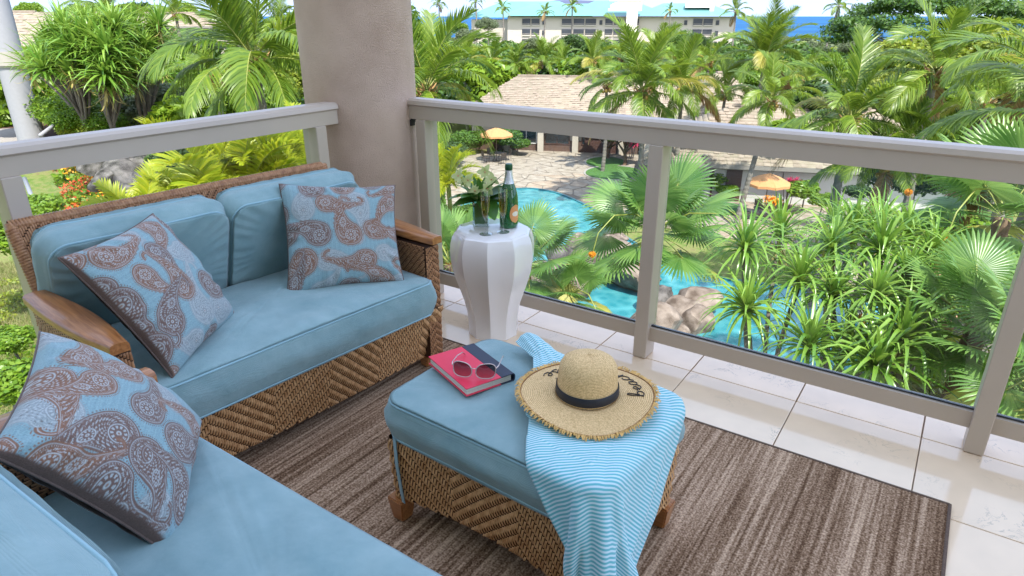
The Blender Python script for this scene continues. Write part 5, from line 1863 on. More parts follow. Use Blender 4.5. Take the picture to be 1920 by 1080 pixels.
# ================================================================== PLANTS
ML_coco = leafmat('coconut_leaf', (.055, .135, .012), (.240, .335, .034), .38, .38, .5)
ML_cocoy = leafmat('coconut_leaf_yellow', (.22, .24, .04), (.40, .36, .07), .38, .4)
ML_dead = leafmat('dead_frond', (.20, .12, .045), (.33, .22, .09), .15, .8)
ML_areca = leafmat('areca_leaf', (.22, .32, .015), (.46, .46, .03), .42, .4)
ML_fan = leafmat('fan_leaf', (.060, .165, .028), (.215, .350, .085), .35, .33, .55)
ML_fany = leafmat('fan_leaf_yellow', (.32, .34, .06), (.46, .42, .10), .35, .4)
ML_pand = leafmat('pandanus_leaf', (.070, .200, .020), (.310, .450, .072), .30, .30, .6)
ML_pandy = leafmat('pandanus_old_leaf', (.34, .27, .08), (.42, .36, .14), .2, .6)
ML_broad = leafmat('broad_leaf', (.030, .090, .010), (.115, .210, .024), .30, .42)
ML_bright = leafmat('bright_leaf', (.075, .190, .012), (.240, .350, .028), .35, .4)
ML_yel = leafmat('yellow_green_leaf', (.120, .200, .014), (.330, .360, .040), .35, .45)
ML_dark = leafmat('dark_leaf', (.022, .060, .014), (.065, .120, .022), .25, .4)
ML_grey = leafmat('grey_green_leaf', (.095, .135, .060), (.170, .205, .095), .25, .5)
ML_red = leafmat('red_flower', (.50, .035, .020), (.72, .16, .05), .25, .5)
ML_pink = leafmat('pink_ti_leaf', (.42, .015, .060), (.62, .07, .16), .3, .4)
ML_orange = leafmat('orange_flower', (.72, .25, .015), (.90, .48, .03), .2, .5)
ML_white = leafmat('white_blossom', (.75, .75, .70), (.85, .85, .80), .2, .5)
M_ctrunk = mat('palm_trunk', (.17, .15, .125), rough=.95, spec=.1, col2=(.30, .27, .235), vscale=2.5, bump=.8, bscale=9)
M_btrunk = mat('brown_trunk', (.14, .085, .055), rough=.95, spec=.1, col2=(.24, .16, .11), vscale=4, bump=.8, bscale=12)
M_boot = mat('palm_boot', (.33, .17, .07), rough=.9, col2=(.50, .31, .13), vscale=12)
M_coconut = mat('coconut_husk', (.40, .27, .06), rough=.7, var=.3)
M_petiole = mat('petiole', (.30, .33, .07), rough=.5, var=.15)
M_bark = mat('grey_bark', (.17, .145, .12), rough=.95, var=.3, vscale=3)


def strips(P, Wd, S):
    """P: (n, k, 3) centre points, Wd: (n, k) half widths, S: (n, k, 3) side vectors -> V, F"""
    n, k, _ = P.shape
    A = P - S * Wd[..., None]; B = P + S * Wd[..., None]
    V = np.stack([A, B], 2).reshape(-1, 3)
    b = (np.arange(n)[:, None] * (2 * k) + 2 * np.arange(k - 1)[None]).ravel()
    F = np.c_[b, b + 1, b + 3, b + 2]
    return V, F


def unit(a): return a / np.maximum(np.linalg.norm(a, axis=-1, keepdims=True), 1e-9)


def frond_mesh(name, L, elev, droop, nl, ll, lw, m, seed, hang=.6, split=.35, vup=.25, rachis=.022, start=.12, k=4):
    """pinnate frond along +x from origin. elev: starting pitch (deg), droop: total bend (deg)"""
    r = np.random.default_rng(seed)
    ns = 26
    t = np.linspace(0, 1, ns)
    pit = np.radians(elev - droop * t ** 1.35)
    dx, dz = np.cos(pit) * L / (ns - 1), np.sin(pit) * L / (ns - 1)
    X = np.r_[0, np.cumsum(dx[:-1])]; Z = np.r_[0, np.cumsum(dz[:-1])]
    Yw = .03 * L * np.sin(t * 2.2 + seed) * t
    # leaflets
    tt = np.repeat(np.linspace(start, .995, nl), 2) + r.uniform(-.004, .004, nl * 2)
    tt = np.clip(tt, 0, 1)
    sd = np.tile([1, -1], nl)
    bx, bz, by = np.interp(tt, t, X), np.interp(tt, t, Z), np.interp(tt, t, Yw)
    pt = np.interp(tt, t, pit)
    fwd = np.stack([np.cos(pt), np.zeros_like(pt), np.sin(pt)], -1)
    upv = np.stack([-np.sin(pt), np.zeros_like(pt), np.cos(pt)], -1)
    side = np.stack([np.zeros_like(pt), sd * 1.0, np.zeros_like(pt)], -1)
    sh = np.sin(np.pi * np.clip((tt - start) / (1 - start) * .86 + .12, 0, 1)) ** .6
    le = ll * sh * r.uniform(.88, 1.1, len(tt))
    a = (.55 + .5 * tt)[:, None] + r.uniform(-.1, .1, (len(tt), 1))
    d0 = unit(side * np.cos(a) * 1.0 + fwd * np.sin(a) + upv * (vup + r.uniform(-.12, .12, (len(tt), 1))))
    P = np.zeros((len(tt), k, 3)); P[:, 0] = np.stack([bx, by, bz], -1)
    d = d0.copy()
    g = hang * r.uniform(.75, 1.3, (len(tt), 1))
    for q in range(1, k):
        P[:, q] = P[:, q - 1] + d * (le / (k - 1))[:, None]
        d = unit(d + np.array([0, 0, -1.0]) * g)
    # leaflet blade faces roughly along the rachis
    sv = unit(np.cross(d0, upv) + .45 * upv + r.normal(size=d0.shape) * .12)
    S = np.repeat(sv[:, None], k, 1)
    wp = np.array([.55, 1, .75, .06]) if k == 4 else np.linspace(1, .05, k)
    W = lw * wp[None] * (.75 + .5 * sh)[:, None]
    V, F = strips(P, W, S)
    # rachis as 4 sided tapered tube
    rr = rachis * (1 - t * .85)
    RV = []
    for q in range(ns):
        for (a_, b_) in ((1, 0), (0, 1), (-1, 0), (0, -1)):
            RV.append((X[q] - math.sin(pit[q]) * b_ * rr[q] * .7, Yw[q] + a_ * rr[q], Z[q] + math.cos(pit[q]) * b_ * rr[q] * .7))
    RF = [(q * 4 + c, q * 4 + (c + 1) % 4, (q + 1) * 4 + (c + 1) % 4, (q + 1) * 4 + c) for q in range(ns - 1) for c in range(4)]
    nv = len(V)
    me = mesh_np(name, np.vstack([V, np.array(RV)]), np.vstack([F, np.array(RF) + nv]), m)
    me.materials.append(M_petiole)
    mi = np.zeros(len(me.polygons), dtype=np.int32); mi[len(F):] = 1
    me.polygons.foreach_set('material_index', mi)
    return me


_fr = {}
def coco_frond(cls, s, m=None):
    m = m or ML_coco
    key = (cls, s, m.name)
    if key not in _fr:
        el, dr, hg = {'up': (80, 45, .10), 'high': (58, 75, .20), 'mid': (34, 90, .38), 'low': (8, 75, .6), 'hang': (-25, 50, .5)}[cls]
        _fr[key] = frond_mesh('frond', 1.0, el + (s % 2) * 4 - (s // 2) * 5, dr + s * 7 - 6, 64, .27, .0066, m, s * 7 + len(cls), hang=hg, vup=.25 if cls in ('up', 'high') else .1, rachis=.009)
    return _fr[key]


def trunk(parent, base, top, r0, r1, m, rings=True, name='trunk', bend=.3, n=10):
    """tapered, slightly curved and ringed trunk; base/top in parent space"""
    base, top = Vector(base), Vector(top)
    L = (top - base).length
    ns = max(8, min(70, int(L / (.12 if rings else .3))))
    side = Vector((random.uniform(-1, 1), random.uniform(-1, 1), 0)).normalized() * bend
    pts, rad = [], []
    for k in range(ns + 1):
        t = k / ns
        pts.append(base.lerp(top, t) + side * math.sin(PI * t) * .5)
        r_ = r0 + (r1 - r0) * t ** .6
        if rings: r_ *= 1 + .055 * (1 if k % 2 else -1)
        if t < .06: r_ *= 1 + (.06 - t) * 5
        rad.append(r_)
    return MB().tube(pts, rad, n=n).build(name, m, parent, smooth=not rings)


def coconut(px, py, D, L, label, seed=0, lean=(0, 0), nf=20, m=None, group='coconut palms in the resort garden', rt=.16, ups=.35, coconuts=True, low=True, bend=.3, yellow=0.08, zbase=None):
    c = atd(px, py, D)
    gx, gy = c.x + lean[0], c.y + lean[1]
    zb = zbase if zbase is not None else hgt(gx, gy)
    root = empty('coconut_palm', (gx, gy, zb), 0, label, 'palm tree', group)
    r = random.Random(seed * 13 + 1)
    top = Vector((c.x - gx, c.y - gy, c.z - zb))
    random.seed(seed)
    trunk(root, (0, 0, -.3), top, rt * 1.35, rt * .8, M_ctrunk, bend=bend)
    # boots and fibre at the crown base
    bt = MB()
    for k in range(14):
        a = k * 2.4; z = -.25 + k * .03
        d = Vector((math.cos(a), math.sin(a), .9)).normalized()
        p = top + Vector((math.cos(a) * rt * .7, math.sin(a) * rt * .7, z))
        bt.tube([p, p + d * .35 * (L / 4), p + d * .6 * (L / 4) + Vector((0, 0, .05))], [.06, .035, .01], n=5)
    tag(bt.build('leaf_bases', M_boot, root, smooth=True), kind='stuff')
    if coconuts:
        cb = MB()
        for k in range(9):
            a = r.uniform(0, 6.3)
            p = top + Vector((math.cos(a) * .30, math.sin(a) * .30, r.uniform(-.30, -.02)))
            bmesh.ops.create_icosphere(cb.bm, subdivisions=1, radius=.13, matrix=Matrix.Translation(p))
        tag(cb.build('coconuts', M_coconut, root, smooth=True), kind='stuff')
    for k in range(nf):
        t = (k + .5) / nf
        cls = 'up' if t < ups * .5 else 'high' if t < ups else 'mid' if t < .70 else 'low' if t < .92 else 'hang'
        if not low and cls in ('low', 'hang'): cls = 'mid'
        mm = m or (ML_cocoy if r.random() < yellow and cls in ('low', 'mid') else ML_coco)
        if k == nf - 1 and r.random() < .7: mm = ML_dead
        me = coco_frond(cls, r.randint(0, 3) if mm is ML_coco else 0, mm)
        a = k * 2.39996 + seed
        s = L * r.uniform(.88, 1.08) * (.85 if cls == 'up' and t < .1 else 1)
        link('frond', me, root, top + Vector((math.cos(a) * .1, math.sin(a) * .1, .10 + .3 * (1 - t))), (r.uniform(-.3, .3), r.uniform(-.12, .12), a), s)
    return root


# ---- leaf clouds --------------------------------------------------
def leaf_cloud(n, lobes, leaf, seed, flat=.4, shell=.55, stretch=1.7, nrmup=.5, nseg=1):
    """n leaves spread through the volume near the surfaces of lobes (cx,cy,cz,rx,ry,rz)"""
    r = np.random.default_rng(seed)
    lb = np.array(lobes, float)
    wgt = (lb[:, 3] * lb[:, 4] + lb[:, 3] * lb[:, 5] + lb[:, 4] * lb[:, 5]); wgt /= wgt.sum()
    k = r.choice(len(lb), n, p=wgt)
    d = unit(r.normal(size=(n, 3)))
    rad = shell + (1.05 - shell) * r.random((n, 1)) ** .6
    clump = 1 + .10 * np.sin(d[:, :1] * 9 + k[:, None]) * np.sin(d[:, 1:2] * 8 + 2 * k[:, None]) * np.cos(d[:, 2:] * 7)
    C = lb[k, :3] + d * lb[k, 3:] * rad * clump
    nr = unit(d * .7 + r.normal(size=(n, 3)) * .55 + np.array([0, 0, nrmup]))
    tx = unit(np.cross(nr, r.normal(size=(n, 3)))); ty = np.cross(nr, tx)
    s = leaf * r.uniform(.6, 1.25, (n, 1))
    a = C - ty * s * stretch * .5; b = C + tx * s * .5 - nr * s * .08; c_ = C + ty * s * stretch * .5 - nr * s * .25; e = C - tx * s * .5 - nr * s * .08
    V = np.stack([a, b, c_, e], 1).reshape(-1, 3)
    F = np.arange(n * 4).reshape(-1, 4)
    return V, F


def lobes_round(seed, n=9, spread=.62, r0=.38, flat=.85):
    r = np.random.default_rng(seed)
    out = [(0, 0, 0, .62, .62, .55 * flat)]
    for k in range(n):
        d = unit(r.normal(size=3)); d[2] = abs(d[2]) * .8 - .15
        rr_ = r0 * r.uniform(.75, 1.2)
        out.append((d[0] * spread, d[1] * spread, d[2] * spread * flat, rr_, rr_, rr_ * .8))
    return out

_crown = {}
def crown_mesh(kind, m, seed=0):
    key = (kind, m.name, seed)
    if key in _crown: return _crown[key]
    if kind == 'tree': V, F = leaf_cloud(9000, lobes_round(seed, 14, .66, .34), .062, seed)
    elif kind == 'shrub': V, F = leaf_cloud(4200, lobes_round(seed + 20, 8, .6, .42), .085, seed)
    elif kind == 'fine': V, F = leaf_cloud(16000, lobes_round(seed + 40, 16, .66, .34), .036, seed)
    elif kind == 'coarse': V, F = leaf_cloud(2600, lobes_round(seed + 60, 9, .62, .4), .16, seed, stretch=1.5)
    elif kind == 'umbrella':
        r = np.random.default_rng(seed)
        lb = []
        for k in range(110):
            a = r.uniform(0, 6.28); q = r.uniform(0, 1) ** .55
            z = .42 * math.sqrt(max(0, 1 - q * q)) + r.uniform(-.05, .03)
            s = r.uniform(.07, .15)
            lb.append((q * math.cos(a), q * math.sin(a), z, s * 1.3, s * 1.3, s * .38))
        V, F = leaf_cloud(26000, lb, .022, seed, shell=.3, nrmup=1.2)
    me = mesh_np('crown', V, F, m)
    _crown[key] = me
    return me


def tree(px, py, D, rad, label, m=None, kind='tree', group=None, cat='tree', squash=.85, name=None, seed=0, trunk_m=None, zb=None, multi=1, rz=None):
    """crown centre at photo point and ground distance, radius in metres"""
    c = atd(px, py, D)
    zb = hgt(c.x, c.y) if zb is None else zb
    m = m or ML_broad
    root = empty(name or ('tree' if cat == 'tree' else 'shrub'), (c.x, c.y, zb), 0, label, cat, group)
    H = c.z - zb
    random.seed(int(px * 7 + py))
    cr = link('crown' if cat == 'tree' else 'foliage', crown_mesh(kind, m, seed % 3), root, (0, 0, H), (0, 0, random.uniform(0, 6.28) if rz is None else rz), (rad, rad, rad * squash))
    if H > rad * .3:
        for k in range(multi):
            a = k * 2.1 + px
            off = Vector((math.cos(a), math.sin(a), 0)) * (.25 * rad if multi > 1 else 0)
            trunk(root, off * .3 + Vector((0, 0, -.3)), Vector((0, 0, H - rad * .1)) + off * 1.6, max(.06, rad * .05), max(.03, rad * .03), trunk_m or M_bark, rings=False, name='trunk', n=7, bend=.2)
    if cat == 'tree' and kind == 'umbrella':
        for k in range(9):
            a = k * .7
            trunk(root, (0, 0, H * .55), (math.cos(a) * rad * .7, math.sin(a) * rad * .7, H + rad * .12), rad * .022, rad * .008, M_bark, rings=False, name='limb', n=6, bend=.5)
    return root


# ---- fan palms ----------------------------------------------------
def fan_leaf_mesh(name, m, seed, nseg=46, R_=1.0, pet=1.1, sweep=300, tipdroop=.5, fold=.10):
    """palmate leaf: petiole along +x then a pleated circular blade"""
    r = np.random.default_rng(seed)
    V = []; F = []
    c = np.array([pet, 0, -.04])
    k = 0
    for q in range(nseg):
        a0 = math.radians(-sweep / 2 + sweep * q / nseg); a1 = math.radians(-sweep / 2 + sweep * (q + 1) / nseg)
        am = (a0 + a1) / 2
        Rr = R_ * (1 - .25 * (abs(am) / math.radians(sweep / 2)) ** 2) * r.uniform(.94, 1.04)
        js = .62   # joined until here
        dz = lambda rr_, a: -.10 * (rr_ / R_) ** 2 * R_ - .16 * abs(math.sin(a)) * rr_ * .6
        def pt(rr_, a, lift=0, extra=0):
            return (c[0] + rr_ * math.cos(a), c[1] + rr_ * math.sin(a), c[2] + dz(rr_, a) + lift + extra)
        V += [pt(.03, am), pt(js * Rr, a0, -fold * .06), pt(js * Rr, am, fold * .35 * .12 + .012), pt(js * Rr, a1, -fold * .06)]
        wtip = (a1 - a0) * .28
        dr = -tipdroop * R_ * r.uniform(.05, .28)
        V += [pt(.84 * Rr, am - wtip, 0, dr * .35), pt(.84 * Rr, am, .010, dr * .35), pt(.84 * Rr, am + wtip, 0, dr * .35), pt(Rr, am, 0, dr)]
        F += [(k, k + 1, k + 2, k + 2), (k, k + 2, k + 3, k + 3)]
        F += [(k + 1, k + 4, k + 5, k + 2), (k + 2, k + 5, k + 6, k + 3), (k + 4, k + 7, k + 5, k + 5), (k + 5, k + 7, k + 6, k + 6)]
        k += 8
    tri = np.array([f[:3] for f in F if f[2] == f[3]]); quad = np.array([f for f in F if f[2] != f[3]])
    # petiole
    PV = []; n0 = len(V)
    ps_ = [(0, 0), (.35 * pet, .03), (.7 * pet, .02), (pet + .12, -.03)]
    for x, z in ps_:
        for a_, b_ in ((1, 0), (0, 1), (-1, 0), (0, -1)): PV.append((x, a_ * .017, z + b_ * .010))
    PF = np.array([(n0 + q * 4 + c_, n0 + q * 4 + (c_ + 1) % 4, n0 + (q + 1) * 4 + (c_ + 1) % 4, n0 + (q + 1) * 4 + c_) for q in range(3) for c_ in range(4)])
    me = mesh_np(name, np.array(V + PV), [tri, quad, PF], m)
    me.materials.append(M_petiole)
    mi = np.zeros(len(me.polygons), dtype=np.int32); mi[len(tri) + len(quad):] = 1
    me.polygons.foreach_set('material_index', mi)
    return me
FAN = [fan_leaf_mesh('fan_leaf', ML_fan, s) for s in (1, 2, 3)]
FANY = [fan_leaf_mesh('fan_leaf', ML_fany, 9, tipdroop=.9)]


def fan_palm(px, py, D, L, label, seed, n=26, yel=3, infl=4, zb=None, elevs=None):
    c = atd(px, py, D)
    zb = hgt(c.x, c.y) if zb is None else zb
    root = empty('fan_palm', (c.x, c.y, zb), 0, label, 'palm tree', 'fan palms by the pool')
    H = c.z - zb
    r = random.Random(seed)
    random.seed(seed)
    trunk(root, (0, 0, -.2), (0, 0, H), .20, .15, M_btrunk, bend=.15)
    for k in range(n):
        t = (k + .5) / n
        el = 72 - 105 * t
        a = k * 2.39996 + seed
        y = k >= n - yel
        link('fan_leaf', (FANY if y else FAN)[0 if y else r.randint(0, 2)], root, (math.cos(a) * .08, math.sin(a) * .08, H + .15 * (1 - t)), (r.uniform(-.5, .5), -R(el + r.uniform(-6, 6)), a), L / 2.1 * r.uniform(.85, 1.08))
    # long arching flower stalks with hanging yellow clusters
    fl = crown_mesh('shrub', ML_orange, 1)
    for k in range(infl):
        a = seed + k * 1.9
        d = Vector((math.cos(a), math.sin(a), 0))
        pts = [Vector((0, 0, H)) + d * (L * f) + Vector((0, 0, h * L)) for f, h in ((.05, .1), (.4, .33), (.75, .38), (1.0, .22), (1.08, -.02))]
        P = []
        for q in range(4):
            for t in (0, .33, .66): P.append(pts[q].lerp(pts[q + 1], t))
        P.append(pts[-1])
        st = MB().tube(P, [.022 - .012 * i_ / len(P) for i_ in range(len(P))], n=6).build('flower_stalk', M_petiole, root, smooth=True)
        link('blossom', fl, st, pts[-1], None, (.10, .10, .16))
    return root


# ---- pandanus -----------------------------------------------------
def pandanus_head(seed, m, n=64, L=1.0, w=.034, gs=1.0):
    r = np.random.default_rng(seed)
    k = 7
    a = np.arange(n) * 2.39996; t = (np.arange(n) + .5) / n
    el = np.radians(85 - 95 * t) + r.uniform(-.12, .12, n)
    d = np.stack([np.cos(a) * np.cos(el), np.sin(a) * np.cos(el), np.sin(el)], -1)
    le = L * (.75 + .35 * np.sin(np.pi * t)) * r.uniform(.8, 1.15, n)
    P = np.zeros((n, k, 3)); P[:, 0] = np.stack([np.cos(a) * .03, np.sin(a) * .03, .12 * (1 - t)], -1)
    g = r.uniform(.14, .38, (n, 1)) * gs
    kink = r.integers(2, 6, n)
    S = np.zeros_like(P)
    for q in range(k):
        sv = unit(np.cross(d, [0, 0, 1.0]) + 1e-6)
        S[:, q] = sv
        if q < k - 1:
            P[:, q + 1] = P[:, q] + d * (le / (k - 1))[:, None]
            gg = g * (1 + 2.2 * ((kink == q) & (r.random(n) < .4)))[..., None] if False else g * (1 + 2.0 * (kink == q)[:, None])
            d = unit(d + np.array([0, 0, -1.0]) * gg)
    W = w * np.array([.8, 1.0, .95, .8, .6, .35, .04])[None] * r.uniform(.8, 1.15, (n, 1))
    # two sided fold: centre lower
    A = P - S * W[..., None]; B = P + S * W[..., None]; Cc = P - np.array([0, 0, 1.0]) * (W * .45)[..., None]
    V = np.stack([A, Cc, B], 2).reshape(-1, 3)
    b = (np.arange(n)[:, None] * (3 * k) + 3 * np.arange(k - 1)[None]).ravel()
    F = np.vstack([np.c_[b, b + 1, b + 4, b + 3], np.c_[b + 1, b + 2, b + 5, b + 4]])
    return mesh_np('leaf_head', V, F, m)
PH = [pandanus_head(s, ML_pand) for s in (1, 2, 3, 4)]
PHS = [pandanus_head(s, ML_pand, n=52, L=.85, w=.042, gs=.62) for s in (11, 12, 13)]
PHD = pandanus_head(7, ML_pandy, n=16, L=.9)


def pandanus(base, heads, label, seed, group=None, L=1.0, dead=.35, trunkr=.055, name='screw_pine', HS=None):
    """base: world point; heads: world head positions"""
    root = empty(name, base, 0, label, 'screw pine', group)
    r = random.Random(seed); random.seed(seed)
    b = Vector(base)
    zc = sum((Vector(h).z for h in heads)) / len(heads) - b.z
    fork = Vector((0, 0, zc * .45))
    trunk(root, (0, 0, -.2), fork, trunkr * 1.5, trunkr * 1.3, M_bark, rings=True, bend=.1, n=8)
    for h in heads:
        p = Vector(h) - b
        trunk(root, fork + Vector((r.uniform(-.05, .05), r.uniform(-.05, .05), 0)), p, trunkr, trunkr * .7, M_bark, rings=True, name='branch', bend=.35, n=7)
        tilt = (p - fork); tilt.z *= 1.6; tilt.normalize()
        q = tilt.to_track_quat('Z', 'X').to_euler()
        s = L * r.uniform(.85, 1.15)
        o = link('leaf_head', (HS or PH)[r.randint(0, 2)], root, p, (q.x * .6, q.y * .6, r.uniform(0, 6.3)), s)
        if r.random() < dead:
            link('dry_leaves', PHD, root, p - Vector((0, 0, .12)), (PI + r.uniform(-.3, .3), r.uniform(-.2, .2), r.uniform(0, 6)), s * .8)
    return root
# ================================================================== GARDEN PLANTING
# large pandanus clump in front of the pool
hp = [(1395, 470), (1400, 585), (1462, 446), (1500, 530), (1560, 470), (1600, 436), (1650, 475), (1700, 446), (1560, 560), (1640, 560), (1700, 520), (1745, 480), (1515, 655), (1590, 660), (1690, 640), (1640, 690), (1565, 432), (1640, 432)]
Dh = [12.0, 11.2, 13.4, 11.6, 12.6, 13.6, 12.4, 13.2, 11.4, 11.2, 12.0, 13, 10.3, 10.9, 10.6, 10.2, 14.6, 14.4]
hw = [tuple(atd(px, py, D)) for (px, py), D in zip(hp, Dh)]
def basept(px, py, D):
    p = atd(px, py, D); return (p.x, p.y, hgt(p.x, p.y))
pandanus(basept(1480, 600, 11.4), [hw[i] for i in (0, 1, 2, 3, 12)], 'green screw pine with hanging strap leaves, left one of the clump over the pool', 3, 'screw pines over the pool', 1.05)
pandanus(basept(1600, 600, 12.2), [hw[i] for i in (4, 5, 8, 9, 16, 17, 13)], 'tallest screw pine in the middle of the clump over the pool', 4, 'screw pines over the pool', 1.05)
pandanus(basept(1710, 600, 11.6), [hw[i] for i in (6, 7, 10, 11, 14, 15)], 'screw pine at the right side of the clump beside the fan palms', 5, 'screw pines over the pool', 1.0)
# left pandanus grove
def grove(lst, D0, base_px, label, seed, L):
    rg = random.Random(seed)
    lst = lst + [(px + rg.uniform(-22, 22), py + rg.uniform(-16, 22), d + rg.uniform(-1, 1)) for px, py, d in lst]
    hs = [tuple(atd(px, py, D0 + d)) for px, py, d in lst]
    bx_ = atd(base_px[0], base_px[1], D0 + 1)
    pandanus((bx_.x, bx_.y, hgt(bx_.x, bx_.y)), hs, label, seed, 'screw pines at the left', L, dead=.5, trunkr=.065, HS=PHS)
grove([(125, 62, 0), (160, 50, 1), (140, 95, -1), (95, 85, 1), (120, 120, 0), (80, 110, 2), (165, 80, 0), (155, 130, 0), (95, 140, 1), (185, 105, 0)], 33, (150, 190), 'screw pine tree with forked trunk nearest the white column', 11, 1.35)
grove([(215, 55, 0), (235, 80, 1), (205, 95, -1), (250, 60, 2), (225, 115, 0), (195, 140, -1), (215, 150, 0), (175, 62, 1), (190, 85, 0)], 32, (205, 210), 'screw pine tree with leaning grey trunk in the middle of the left grove', 12, 1.45)
grove([(270, 90, 0), (285, 60, 1), (262, 125, -1), (290, 110, 1), (255, 150, 0), (300, 140, 1), (300, 85, 2)], 33, (262, 190), 'screw pine tree beside the large coconut palm', 13, 1.2)

# fan palms
fan_palm(1228, 440, 17.0, 2.15, 'large fan palm with silvery green leaves behind the middle railing post', 5, n=21, yel=2, infl=5)
fan_palm(985, 500, 15.5, 1.8, 'fan palm with partly yellow leaves to the right of the side table', 8, n=17, yel=4, infl=2)
fan_palm(1065, 560, 15.0, 1.3, 'small fan palm over the rocks left of the middle railing post', 12, n=13, yel=2, infl=1)
fan_palm(845, 500, 14.0, 1.5, 'fan palm between the column and the side table', 9, n=18, yel=1, infl=1)
fan_palm(1880, 410, 15.5, 2.1, 'tall fan palm at the right edge of the view', 15, n=20, yel=2, infl=3)
fan_palm(1830, 620, 11.5, 1.45, 'low fan palm with fresh green leaves beside the right railing post', 16, n=24, yel=3, infl=1)
fan_palm(1960, 700, 10.5, 1.6, 'fan palm past the right railing post', 17, n=20, yel=4, infl=0)

# areca palms, yellow green
AR = [frond_mesh('frond', 1.0, el, dr, 44, .26, .0125, ML_areca, s, hang=.22, vup=.55, rachis=.011, start=.18) for el, dr, s in ((80, 60, 1), (66, 85, 2), (50, 100, 3), (38, 95, 4))]
def areca(px, py, D, L, n, label, seed, spread=.8):
    c = atd(px, py, D)
    zb = hgt(c.x, c.y)
    root = empty('areca_palm', (c.x, c.y, zb), 0, label, 'palm tree', 'yellow areca palms')
    r = random.Random(seed); random.seed(seed)
    H = c.z - zb
    stems = max(3, n // 7)
    tops = []
    for k in range(stems):
        a = k * 2.4; q = spread * (k / stems) ** .5
        p = Vector((math.cos(a) * q, math.sin(a) * q, H - r.uniform(0, .5)))
        trunk(root, (p.x * .4, p.y * .4, -.2), p, .06, .04, M_petiole, rings=True, name='stem', bend=.2, n=6)
        tops.append(p)
    for k in range(n):
        p = tops[k % stems]
        j_ = k // stems
        t = (j_ + .5) / (n / stems)
        a = k * 2.4 + seed
        link('frond', AR[min(3, int(t * 4))], root, p, (r.uniform(-.4, .4), 0, a), L * r.uniform(.8, 1.1))
    return root
areca(470, 345, 12.5, 1.75, 34, 'yellow green areca palm in front of the left railing, right of the others', 3, 1.0)
areca(345, 385, 12.3, 1.15, 26, 'yellow green areca palm behind the middle of the loveseat back', 4, .9)
areca(570, 300, 14, 1.7, 24, 'areca palm partly hidden behind the stucco column', 6, .9)
areca(842, 330, 19, 1.5, 26, 'areca palm rising between the column post and the flower vase', 5, .8)

